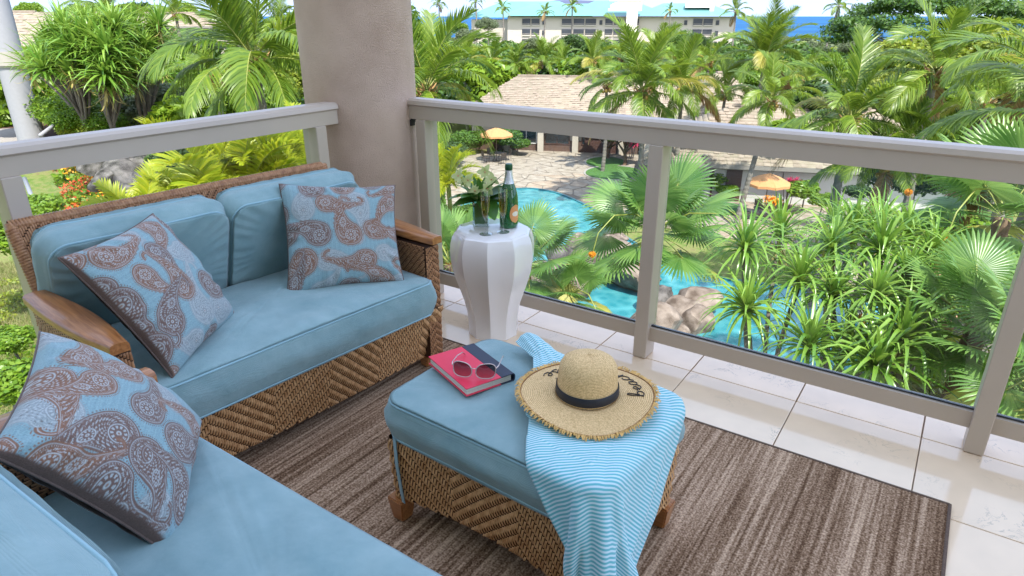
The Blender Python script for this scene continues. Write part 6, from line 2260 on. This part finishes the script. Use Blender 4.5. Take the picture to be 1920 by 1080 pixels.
# coconut palms -----------------------------------------------------
CP = [
    (478, 128, 24, 4.0, 'large coconut palm left of the stucco column', 1, (.2, .2), 26, .20),
    (398, 152, 31, 2.4, 'smaller brown trunked coconut palm behind the large left one', 2, (0, 0), 16, .15),
    (203, 30, 45, 2.6, 'coconut palm rising behind the left screw pines', 3, (0, 0), 18, .15),
    (800, 178, 25, 3.4, 'coconut palm just right of the stucco column above the rail', 4, (0, .3), 24, .17),
    (1205, 178, 40, 4.3, 'broad coconut palm above the middle railing post', 5, (0, .3), 24, .17),
    (1137, 165, 50, 2.4, 'slim coconut palm in front of the long pavilion roof', 6, (0, 0), 16, .13),
    (1280, 166, 43, 3.1, 'coconut palm right of the broad one, before the steep roof', 7, (.3, 0), 22, .15),
    (1447, 196, 38, 2.7, 'coconut palm whose leaning trunk passes the right parasol', 8, (-.9, -.6), 20, .14),
    (1435, 118, 50, 3.9, 'tall coconut palm with upright fronds right of the hotel', 9, (-.4, 0), 24, .15),
    (1592, 236, 27, 3.1, 'coconut palm with its crown just above the rail right of centre', 10, (-.3, .2), 19, .17),
    (1752, 146, 29, 3.2, 'tall coconut palm standing clear in front of the flowering trees', 11, (.3, .1), 18, .16),
    (1950, 140, 24, 2.8, 'coconut palm reaching in from the upper right edge', 12, (0, 0), 15, .17),
    (1985, 235, 19, 3.5, 'coconut palm with long drooping fronds at the right edge above the rail', 13, (0, 0), 13, .17),
    (1668, 316, 27, 2.6, 'low coconut palm just below the rail before the white wall', 14, (0, 0), 18, .15),
    (1380, 24, 150, 3.4, 'small dark coconut palm at the right end of the hotel', 15, (0, 0), 14, .18),
    (1572, 14, 165, 3.6, 'tall thin coconut palm against the sea', 16, (-1.5, 0), 16, .20),
    (1073, 14, 190, 3.2, 'coconut palm in front of the middle of the turquoise roof', 17, (0, 0), 14, .2),
    (1022, 24, 185, 2.8, 'short coconut palm before the hotel windows left', 18, (0, 0), 14, .2),
    (943, 18, 200, 3.0, 'coconut palm at the left end of the hotel', 19, (0, 0), 14, .2),
    (892, 4, 240, 3.4, 'coconut palm standing above the left hotel roof', 20, (0, 0), 14, .25),
    (823, 10, 210, 3.2, 'coconut palm on the skyline right of the column', 21, (0, 0), 14, .2),
    (1257, 22, 190, 2.6, 'coconut palm before the white roof parapet of the hotel', 22, (0, 0), 12, .2),
    (1640, 80, 120, 2.4, 'coconut palm in the shade of the big spreading tree', 23, (0, 0), 14, .2),
    (875, 125, 66, 2.9, 'coconut palm at the left end of the row behind the pavilion', 31, (0, 0), 18, .15),
    (922, 122, 74, 3.0, 'second coconut palm of the row behind the pavilion', 32, (0, 0), 18, .15),
    (968, 130, 67, 2.9, 'coconut palm behind the left part of the pavilion ridge', 33, (0, 0), 18, .15),
    (1018, 122, 68, 3.1, 'coconut palm with pink brown trunk behind the middle of the ridge', 34, (0, 0), 20, .18),
    (1058, 128, 71, 2.9, 'coconut palm just right of the pink brown trunk', 35, (0, 0), 18, .15),
    (1110, 122, 64, 3.0, 'coconut palm behind the right end of the pavilion ridge', 36, (0, 0), 20, .15),
    (1165, 112, 72, 3.2, 'coconut palm between the ridge and the hotel parapet', 37, (0, 0), 20, .15),
    (1235, 112, 66, 3.4, 'coconut palm behind the broad one, below the hotel wall', 38, (0, 0), 20, .15),
    (1330, 120, 70, 3.0, 'coconut palm below the right wing of the hotel', 39, (0, 0), 18, .15),
    (1512, 158, 56, 2.6, 'coconut palm behind the small shingle roof', 40, (0, 0), 18, .15),
    (1360, 180, 52, 3.0, 'young coconut palm beside the steep shingle roof', 41, (0, 0), 14, .13),
    (1850, 200, 38, 2.4, 'coconut palm behind the right edge fronds', 42, (0, 0), 18, .15),
    (520, 50, 60, 2.8, 'distant coconut palm beside the left edge of the column', 43, (0, 0), 16, .15),
    (330, 30, 70, 2.6, 'distant coconut palm above the left screw pines', 44, (0, 0), 16, .15),
    (1690, 255, 33, 2.2, 'coconut palm low behind the right part of the rail', 45, (0, 0), 16, .14),
]
for px, py, D, L, lb, sd_, ln, nf, rt_ in CP:
    coconut(px, py, D, L, lb, sd_, ln, nf, None, 'coconut palms in the resort garden', rt_, ups=.36 if sd_ != 9 else .6, coconuts=D < 80)

# big spreading tree and others -------------------------------------
tree(1752, 84, 120, 14.3, 'huge spreading dark green tree with a domed crown at the upper right', ML_broad, 'umbrella', squash=1.15, seed=1)
tree(1900, 66, 150, 9, 'dark spreading tree behind the right side of the huge domed one', ML_dark, 'umbrella', seed=2)
T = [
    (1690, 125, 72, 4.6, ML_yel, 'tree', 'yellow flowering leafy tree below the huge domed tree, left one'),
    (1800, 112, 76, 5.6, ML_yel, 'tree', 'yellow flowering leafy tree below the huge domed tree, middle one'),
    (1880, 118, 70, 5.2, ML_yel, 'tree', 'yellow flowering leafy tree at the right, below the huge domed tree'),
    (1830, 190, 55, 3.8, ML_bright, 'tree', 'bright green leafy tree behind the right coconut palms'),
    (1905, 215, 48, 3.2, ML_dark, 'tree', 'dark green tree behind the railing at the far right'),
    (1650, 170, 66, 3.6, ML_yel, 'tree', 'small yellow green tree between two coconut palms right of centre'),
    (1545, 120, 90, 2.6, ML_bright, 'tree', 'bright green tree left of the slanting palm crown'),
    (1520, 98, 130, 3.1, ML_grey, 'tree', 'grey green tree before the sea'),
    (1465, 82, 170, 3.6, ML_grey, 'tree', 'pale round tree hiding the sea edge right of the hotel'),
    (1600, 92, 140, 2.8, ML_grey, 'tree', 'blue green tree left of the huge domed tree'),
    (1262, 74, 150, 5.0, ML_broad, 'fine', 'round dark tree in front of the right hotel windows'),
    (1305, 80, 140, 3.2, ML_dark, 'fine', 'small dark round tree right of the larger round one'),
    (1075, 88, 120, 3.8, ML_dark, 'tree', 'dark green tree below the hotel balconies'),
    (1120, 90, 115, 2.8, ML_broad, 'tree', 'green tree below the middle hotel bays'),
    (1000, 84, 160, 3.2, ML_grey, 'tree', 'grey green tree before the left hotel wall'),
    (915, 46, 180, 3.6, ML_grey, 'fine', 'wispy grey tree in front of the left hotel wing'),
    (855, 52, 190, 3.4, ML_bright, 'tree', 'light green tree on the skyline beside the column'),
    (880, 68, 150, 3.2, ML_grey, 'tree', 'brownish flat tree left of the hotel'),
    (790, 62, 140, 3.6, ML_bright, 'tree', 'light green tree directly right of the column'),
    (840, 100, 95, 2.6, ML_broad, 'tree', 'dark green tree behind the palm right of the column'),
    (1370, 104, 110, 2.8, ML_broad, 'tree', 'green tree below the right end of the hotel'),
    (1430, 150, 70, 2.6, ML_bright, 'tree', 'bright green tree behind the upright coconut palm'),
    (1330, 140, 76, 2.2, ML_bright, 'tree', 'bright tree above the steep shingle roof'),
    (910, 140, 66, 3.0, ML_bright, 'coarse', 'bright leafy bush over the left end of the pavilion ridge'),
    (950, 142, 66.5, 2.4, ML_bright, 'coarse', 'bright leafy bush over the pavilion ridge, second from the left'),
    (1085, 140, 66, 2.6, ML_bright, 'coarse', 'bright leafy bush over the right part of the pavilion ridge'),
    (1040, 142, 67, 2.2, ML_dark, 'coarse', 'dark leafy bush between palm trunks over the ridge'),
    (1550, 195, 50, 2.8, ML_dark, 'coarse', 'dark leafy tree right of the small shingle roof'),
    (1480, 250, 44, 1.5, ML_bright, 'coarse', 'bright bush beside the white walled building'),
    (115, 75, 60, 1.6, ML_bright, 'tree', 'light green tree beside the far left roof'),
    (60, 22, 130, 2.6, ML_bright, 'tree', 'light green tree above the far left roof'),
    (140, 26, 140, 2.8, ML_dark, 'tree', 'dark tree on the skyline at the upper left'),
    (190, 22, 150, 3, ML_bright, 'tree', 'pale tree on the skyline left of the palm'),
    (260, 26, 130, 3.4, ML_dark, 'tree', 'dark green tree on the skyline left of the large palm'),
    (340, 28, 120, 3.4, ML_bright, 'tree', 'green tree on the skyline behind the large palm'),
    (440, 30, 110, 4, ML_broad, 'tree', 'dense tree behind the large palm crown'),
    (535, 70, 70, 3.6, ML_bright, 'tree', 'light tree at the left edge of the column'),
    (545, 150, 40, 2.4, ML_yel, 'tree', 'yellow green tree just left of the column'),
    (330, 170, 42, 3.4, ML_bright, 'tree', 'bright leafy tree below the left screw pines'),
    (440, 190, 38, 3.0, ML_bright, 'tree', 'bright leafy tree between the two left palm trunks'),
    (300, 205, 36, 2.2, ML_grey, 'tree', 'pale green tree at the foot of the left screw pines'),
    (370, 215, 33, 1.8, ML_bright, 'coarse', 'broad leaved bush behind the left rail'),
    (15, 165, 46, 2.0, ML_dark, 'tree', 'dark tree behind the white column'),
    (35, 165, 40, 2.2, ML_bright, 'coarse', 'bright leaves left of the white column'),
    (130, 175, 46, 2.4, ML_dark, 'tree', 'dark tree in the shade of the left screw pines'),
    (230, 180, 44, 2.6, ML_dark, 'tree', 'dark undergrowth tree behind the leaning trunks'),
    (660, 40, 100, 9, ML_broad, 'tree', 'tree standing behind the stucco column'),
    (680, 140, 60, 6, ML_broad, 'tree', 'lower tree hidden behind the stucco column'),
]
for k, (px, py, D, rad_, m_, kd, lb) in enumerate(T):
    tree(px, py, D, rad_, lb, m_, kd, 'broadleaf trees of the garden', seed=k)

# hedges and shrubs at the left
S = [
    (150, 178, 41, 2.4, ML_bright, 'fine', 'clipped green hedge mound at the top of the left slope'),
    (105, 192, 39, 2.1, ML_bright, 'fine', 'clipped green hedge mound beside the white column'),
    (175, 208, 37, 2.6, ML_bright, 'fine', 'largest clipped green hedge mound on the left slope'),
    (175, 226, 35, 1.8, ML_bright, 'fine', 'clipped green hedge mound above the handrail'),
    (215, 215, 38, 1.9, ML_yel, 'fine', 'yellow green shrub mound right of the hedge'),
    (235, 235, 36, 1.7, ML_yel, 'fine', 'orange tinted shrub mound just above the rail'),
    (180, 240, 35, 1.6, ML_yel, 'fine', 'yellow green shrub mound above the rail behind the handrail'),
    (40, 400, 22, 1.1, ML_bright, 'shrub', 'green shrub at the left edge beside the railing post'),
    (10, 440, 20, 1.2, ML_bright, 'shrub', 'green shrub at the left edge above the dry grass'),
    (15, 720, 14, .9, ML_bright, 'shrub', 'bright green shrub at the left edge beside the pillow'),
    (20, 640, 15.5, .6, ML_bright, 'shrub', 'small green shrub in the dry grass'),
    (310, 300, 28, 1.1, ML_dark, 'shrub', 'dark shrub between the rocks and the areca palm'),
    (360, 300, 27, 1.0, ML_dark, 'shrub', 'dark shrub under the large palm'),
    (945, 256, 57, 1.9, ML_broad, 'shrub', 'dark shrub with white blossoms at the left end of the pavilion'),
    (972, 270, 56, 1.1, ML_broad, 'shrub', 'rounded shrub beside the pavilion door'),
    (1345, 336, 44, 1.2, ML_bright, 'shrub', 'green bush in front of the brown door'),
    (1362, 356, 43, .8, ML_bright, 'shrub', 'green bush left of the right parasol'),
    (1512, 356, 42, 1.2, ML_bright, 'coarse', 'bright green bush right of the right parasol'),
    (1545, 376, 39, .9, ML_bright, 'shrub', 'low green bush right of the pink plant'),
    (1610, 360, 39, .9, ML_dark, 'shrub', 'dark bush before the white wall'),
    (1720, 330, 34, 2.2, ML_dark, 'tree', 'dark bush below the right part of the rail'),
    (1790, 440, 24, 1.5, ML_bright, 'shrub', 'bright shrub between the screw pines and the tall fan palm'),
    (1840, 470, 22, 1.4, ML_broad, 'shrub', 'broad green shrub under the tall fan palm'),
    (1900, 500, 20, 1.5, ML_broad, 'shrub', 'green shrub at the right edge below the fan palm'),
    (1740, 560, 19, 1.2, ML_bright, 'shrub', 'bright shrub behind the right screw pine'),
    (1780, 760, 12.5, .9, ML_bright, 'shrub', 'bright shrub at the foot of the right railing post'),
    (1700, 740, 12.0, .8, ML_yel, 'shrub', 'yellow green shrub near the pool under the screw pines'),
    (1640, 740, 11.5, .55, ML_bright, 'shrub', 'small green shrub below the screw pines'),
    (868, 405, 24, 1.0, ML_broad, 'shrub', 'green shrub behind the vase leaves'),
    (830, 450, 19, 1.5, ML_broad, 'shrub', 'green shrub between the column post and the side table'),
    (846, 285, 52, 1.6, ML_dark, 'shrub', 'dark shrub left of the left parasol'),
    (882, 262, 57, 2.0, ML_broad, 'shrub', 'green shrub behind the left parasol'),
    (560, 380, 15, 1.6, ML_bright, 'shrub', 'green shrub behind the right part of the loveseat back'),
    (700, 430, 15, 1.6, ML_broad, 'shrub', 'green shrub behind the stucco column'),
]
for k, (px, py, D, rad_, m_, kd, lb) in enumerate(S):
    tree(px, py, D, rad_, lb, m_, kd, 'shrubs of the garden', cat='shrub', seed=k, squash=.75)
# white blossoms on the dark shrub
def sprinkle(name, centre, rad, n, size, m, label, cat, seed, flat=.7):
    V, F = leaf_cloud(n, [(0, 0, 0, rad, rad, rad * flat)], size, seed, shell=.85, stretch=1.0)
    return tag(link(name, mesh_np(name, V, F, m), None, centre), label, cat)
p = atd(945, 248, 53.9)
# plumeria trees with forked trunks
def plumeria(px, py, D, label, seed, n=11, rr_=2.0):
    c = atz(px, py, G); base = Vector((c.x, c.y, G + .1))
    root = empty('plumeria_tree', base, 0, label, 'tree', 'plumeria trees on the round lawns')
    r = random.Random(seed); random.seed(seed)
    fork = Vector((0, 0, .9))
    trunk(root, (0, 0, -.1), fork, .16, .13, M_btrunk, rings=False, n=8, bend=.15)
    for k in range(n):
        a = k * 2.4; q = rr_ * math.sqrt((k + .5) / n)
        p = Vector((math.cos(a) * q, math.sin(a) * q, 2.7 - q * .3 + r.uniform(-.2, .2)))
        trunk(root, fork, p, .09, .04, M_btrunk, rings=False, name='limb', n=6, bend=.35)
        link('leaf_cluster', crown_mesh('coarse', ML_bright, k % 3), root, p, (0, 0, a), (.75, .75, .45))
plumeria(1140, 300, 50, 'plumeria tree with forked brown trunks on the far round lawn', 1)
plumeria(1170, 312, 48, 'plumeria tree nearer the middle railing post', 2, 9, 1.5)
# red ti plants
def ti_plant(px, py, h, label, seed, m=ML_pink):
    c = atz(px, py, G)
    root = empty('ti_plant', (c.x, c.y, G), 0, label, 'plant', 'pink leaved ti plants')
    r = random.Random(seed); random.seed(seed)
    for k in range(6):
        a = k * 2.4; q = .45 * math.sqrt(k / 6)
        p = Vector((math.cos(a) * q, math.sin(a) * q, h * r.uniform(.6, 1.0)))
        trunk(root, (p.x * .4, p.y * .4, -.1), p, .03, .02, M_bark, rings=False, name='stem', n=5, bend=.1)
        link('leaf_head', TIH if m is ML_pink else TIO, root, p, (0, 0, a), .62)
TIH = pandanus_head(21, ML_pink, n=26, L=.75, w=.085)
TIO = pandanus_head(22, ML_orange, n=26, L=.6, w=.07)
for px, py, h, lb, sd_ in ((1297, 366, 1.3, 'dark pink ti plant at the left corner of the white walled building', 1), (1386, 372, 1.5, 'pink ti plant left of the right parasol', 2), (1428, 376, 2.2, 'pink ti plant behind the right parasol pole', 3), (1474, 392, 2.2, 'tallest pink ti plant right of the right parasol', 4), (1184, 300, 1.3, 'small red ti plant before the pavilion', 5)):
    ti_plant(px, py, h, lb, sd_)
ti_plant(1446, 398, .9, 'orange flowering plant under the right parasol', 7, ML_orange)

# ground covers: uncountable
def cover(name, D0, D1, p0, p1, n, size, m, seed, h=.25, label=None, mask=None):
    """leaves scattered over the terrain between two bearings (photo columns at the horizon) and distances"""
    r = np.random.default_rng(seed)
    a0 = math.atan((p0 - 960) / 1341) - YAW; a1 = math.atan((p1 - 960) / 1341) - YAW
    a = r.uniform(a0, a1, n); D = np.sqrt(r.uniform(D0 ** 2, D1 ** 2, n))
    x = np.sin(a) * D; y = np.cos(a) * D
    cl = np.sin(x * 1.3 + seed) * np.sin(y * 1.1 + seed * 2) + .6 * np.sin(x * 3.1 + 1) * np.sin(y * 2.7)
    keep = cl > (-.2 if mask is None else mask)
    x, y = x[keep], y[keep]
    z = np.array([hgt(a_, b_) for a_, b_ in zip(x, y)]) + r.uniform(0, h, len(x)) * (.6 + .4 * cl[keep])
    C = np.stack([x, y, z], -1); n = len(x)
    nr = unit(r.normal(size=(n, 3)) * .6 + np.array([0, 0, .8]))
    tx = unit(np.cross(nr, r.normal(size=(n, 3)))); ty = np.cross(nr, tx)
    s = size * r.uniform(.6, 1.3, (n, 1))
    V = np.stack([C - ty * s * .8, C + tx * s * .5, C + ty * s * .8, C - tx * s * .5], 1).reshape(-1, 3)
    return tag(link(name, mesh_np(name, V, np.arange(n * 4).reshape(-1, 4), m)), kind='stuff')
cover('ground_cover', 24, 44, 20, 420, 26000, .14, ML_bright, 1, .45, mask=-.3)
cover('ground_cover', 22, 40, 60, 330, 12000, .13, ML_yel, 2, .5, mask=.0)
cover('red_flowers', 20, 40, 20, 330, 22000, .075, ML_red, 3, .62, mask=.05)
cover('orange_flowers', 22, 42, 40, 340, 12000, .08, ML_orange, 13, .5, mask=.1)
cover('ground_cover', 14, 24, -250, 420, 26000, .07, ML_yel, 4, .22, mask=-.1)
cover('ground_cover', 12, 19, -250, 300, 5000, .07, ML_bright, 5, .3, mask=.35)
cover('undergrowth', 20, 46, 380, 820, 42000, .20, ML_broad, 6, 1.1, mask=-.6)
cover('undergrowth', 9, 14, 1560, 2100, 16000, .10, ML_bright, 7, .5, mask=-.1)
cover('undergrowth', 16, 40, 1850, 2500, 34000, .17, ML_broad, 8, 1.0, mask=-.7)
cover('undergrowth', 9, 17, 700, 1050, 14000, .11, ML_broad, 9, .5, mask=-.2)
# dry grass blades on the near left slope
def grass(D0, D1, p0, p1, n, L, m, seed):
    r = np.random.default_rng(seed)
    a0 = math.atan((p0 - 960) / 1341) - YAW; a1 = math.atan((p1 - 960) / 1341) - YAW
    a = r.uniform(a0, a1, n); D = np.sqrt(r.uniform(D0 ** 2, D1 ** 2, n))
    x = np.sin(a) * D; y = np.cos(a) * D
    z = np.array([hgt(a_, b_) for a_, b_ in zip(x, y)])
    C = np.stack([x, y, z], -1)
    d = unit(r.normal(size=(n, 3)) * .7 + np.array([0, 0, 1.0])); d[:, 2] = np.abs(d[:, 2])
    s = unit(np.cross(d, r.normal(size=(n, 3))))
    Ln = L * r.uniform(.5, 1.3, (n, 1))
    V = np.stack([C - s * .008, C + s * .008, C + d * Ln], 1).reshape(-1, 3)
    return tag(link('grass', mesh_np('grass', V, np.arange(n * 3).reshape(-1, 3), m)), kind='stuff')
ML_dry = leafmat('dry_grass', (.24, .22, .08), (.42, .38, .18), .3, .7)
ML_gr = leafmat('green_grass', (.10, .17, .03), (.24, .30, .07), .3, .6)
grass(13, 26, -300, 330, 42000, .22, ML_dry, 1)
grass(13, 26, -300, 330, 22000, .20, ML_gr, 2)

# dense garden canopy between the pavilion and the hotel: a mass nobody could count
def canopy(D0, D1, p0, p1, nl, rad, top, nleaf, leaf, m, seed):
    r = np.random.default_rng(seed)
    a0 = math.atan((p0 - 960) / 1341) - YAW; a1 = math.atan((p1 - 960) / 1341) - YAW
    lb = []
    for k in range(nl):
        a = r.uniform(a0, a1); D = math.sqrt(r.uniform(D0 ** 2, D1 ** 2))
        x, y = math.sin(a) * D, math.cos(a) * D
        s = rad * r.uniform(.6, 1.3)
        lb.append((x, y, hgt(x, y) + top * r.uniform(.45, 1.0) - s * .3, s, s, s * .75))
    V, F = leaf_cloud(nleaf, lb, leaf, seed, shell=.75)
    return tag(link('garden_canopy', mesh_np('garden_canopy', V, F, m)), kind='stuff')
canopy(66, 110, 820, 1420, 90, 2.8, 4.6, 60000, .42, ML_broad, 1)
canopy(66, 120, 820, 1900, 60, 2.8, 5.5, 42000, .42, ML_bright, 2)
canopy(110, 205, 800, 2000, 170, 3.6, 3.4, 60000, .75, ML_broad, 3)
canopy(110, 200, 800, 2000, 60, 3.2, 3.9, 26000, .75, ML_yel, 4)
canopy(60, 120, 1380, 2200, 60, 3.4, 5.5, 40000, .45, ML_broad, 5)
canopy(56, 150, -200, 820, 150, 2.6, 2.4, 70000, .6, ML_broad, 6)
canopy(200, 390, -200, 2100, 260, 3.0, .8, 60000, 1.2, ML_grey, 7)
canopy(44, 62, -100, 560, 50, 1.6, 2.0, 34000, .30, ML_bright, 8)

# parasols with tables ----------------------------------------------
M_canvas = mat('peach_canvas', (.64, .31, .125), rough=.9, var=.04)
M_pole = mat('parasol_pole', (.22, .16, .11), rough=.6)
M_patio = mat('patio_metal', (.07, .055, .045), rough=.5)
def parasol(px, py, r_, label, seed):
    c = atz(px, py, G + .06)
    root = empty('parasol', (c.x, c.y, G + .06), .3 * seed, label, 'parasol', 'peach parasols on the terrace')
    MB().tube([(0, 0, 0), (0, 0, 2.75)], .03, n=10).build('pole', M_pole, root, smooth=True)
    MB().lathe([(.28, 0), (.28, .05), (.06, .09), (.05, .25)], n=20).build('base', M_patio, root, smooth=True, auto=40)
    b = MB(); n = 8; ap = b.bm.verts.new((0, 0, 2.72)); mid = []; rim = []; lip = []
    for k in range(n * 2):
        a = PI * k / n; f = 1 if k % 2 == 0 else .94
        mid.append(b.bm.verts.new((r_ * .5 * f * math.cos(a), r_ * .5 * f * math.sin(a), 2.50 + (.0 if k % 2 == 0 else -.02))))
        rim.append(b.bm.verts.new((r_ * f * math.cos(a), r_ * f * math.sin(a), 2.16 + (.0 if k % 2 == 0 else .03))))
        lip.append(b.bm.verts.new((r_ * f * 1.005 * math.cos(a), r_ * f * 1.005 * math.sin(a), 2.02 + (.0 if k % 2 == 0 else .03))))
    for k in range(n * 2):
        j_ = (k + 1) % (n * 2)
        b.bm.faces.new((ap, mid[k], mid[j_])); b.bm.faces.new((mid[k], rim[k], rim[j_], mid[j_])); b.bm.faces.new((rim[k], lip[k], lip[j_], rim[j_]))
    b.build('canopy', M_canvas, root)
    for k in range(n):
        a = 2 * PI * k / n
        MB().tube([(0, 0, 2.66), (r_ * .97 * math.cos(a), r_ * .97 * math.sin(a), 2.13)], .012, n=5).build('rib', M_pole, root)
    t = empty('patio_table', (c.x, c.y, G + .06), seed, 'round dark metal table under the %s parasol' % ('left' if seed == 1 else 'right'), 'table')
    MB().lathe([(.03, .68), (.60, .68), (.60, .71), (.03, .71)], n=28, cap=False).build('table_top', M_patio, t)
    for k in range(4):
        a = PI / 2 * k + .4
        MB().tube([(.42 * math.cos(a), .42 * math.sin(a), .68), (.20 * math.cos(a), .20 * math.sin(a), .35), (.45 * math.cos(a), .45 * math.sin(a), 0)], .016, n=6).build('leg', M_patio, t, smooth=True)
    for k in range(4):
        a = PI / 2 * k + .1 + seed
        ch = empty('patio_chair', (c.x + 1.0 * math.cos(a), c.y + 1.0 * math.sin(a), G + .06), a, ['dark metal patio chair on the pavilion side of the %s table', 'dark metal patio chair left of the %s table', 'dark metal patio chair on the pool side of the %s table', 'dark metal patio chair right of the %s table'][k] % ('left' if seed == 1 else 'right'), 'chair', 'patio chairs')
        MB().box((0, 0, .44), (.48, .48, .04), bev=.01).build('seat', M_patio, ch)
        MB().box((.24, 0, .72), (.03, .46, .40), Matrix.Rotation(.15, 3, 'Y'), bev=.01).build('backrest', M_patio, ch)
        for sx in (-.2, .2):
            for sy in (-.2, .2): MB().tube([(sx, sy, .43), (sx * 1.1, sy * 1.1, 0)], .014, n=5).build('leg', M_patio, ch)
parasol(931, 303, 1.35, 'peach canvas parasol over a table at the left of the terrace', 1)
parasol(1430, 412, 1.25, 'peach canvas parasol near the brown door at the right of the terrace', 2)
parasol(1800, 590, .95, 'low peach parasol half hidden by the fan palms at the right', 3) if False else None
# terracotta deck corner seen through the leaves at the right
M_terra = mat('terracotta_deck', (.46, .25, .15), rough=.85, var=.12, vscale=3)
flat_patch('terrace', [(1740, 505), (1790, 490), (1840, 540), (1800, 600), (1735, 570)], G + 1.0, M_terra, .9)
flat_patch('kerb', [(1765, 488), (1800, 478), (1856, 532), (1842, 542)], G + 1.06, M_stuccow, .9)
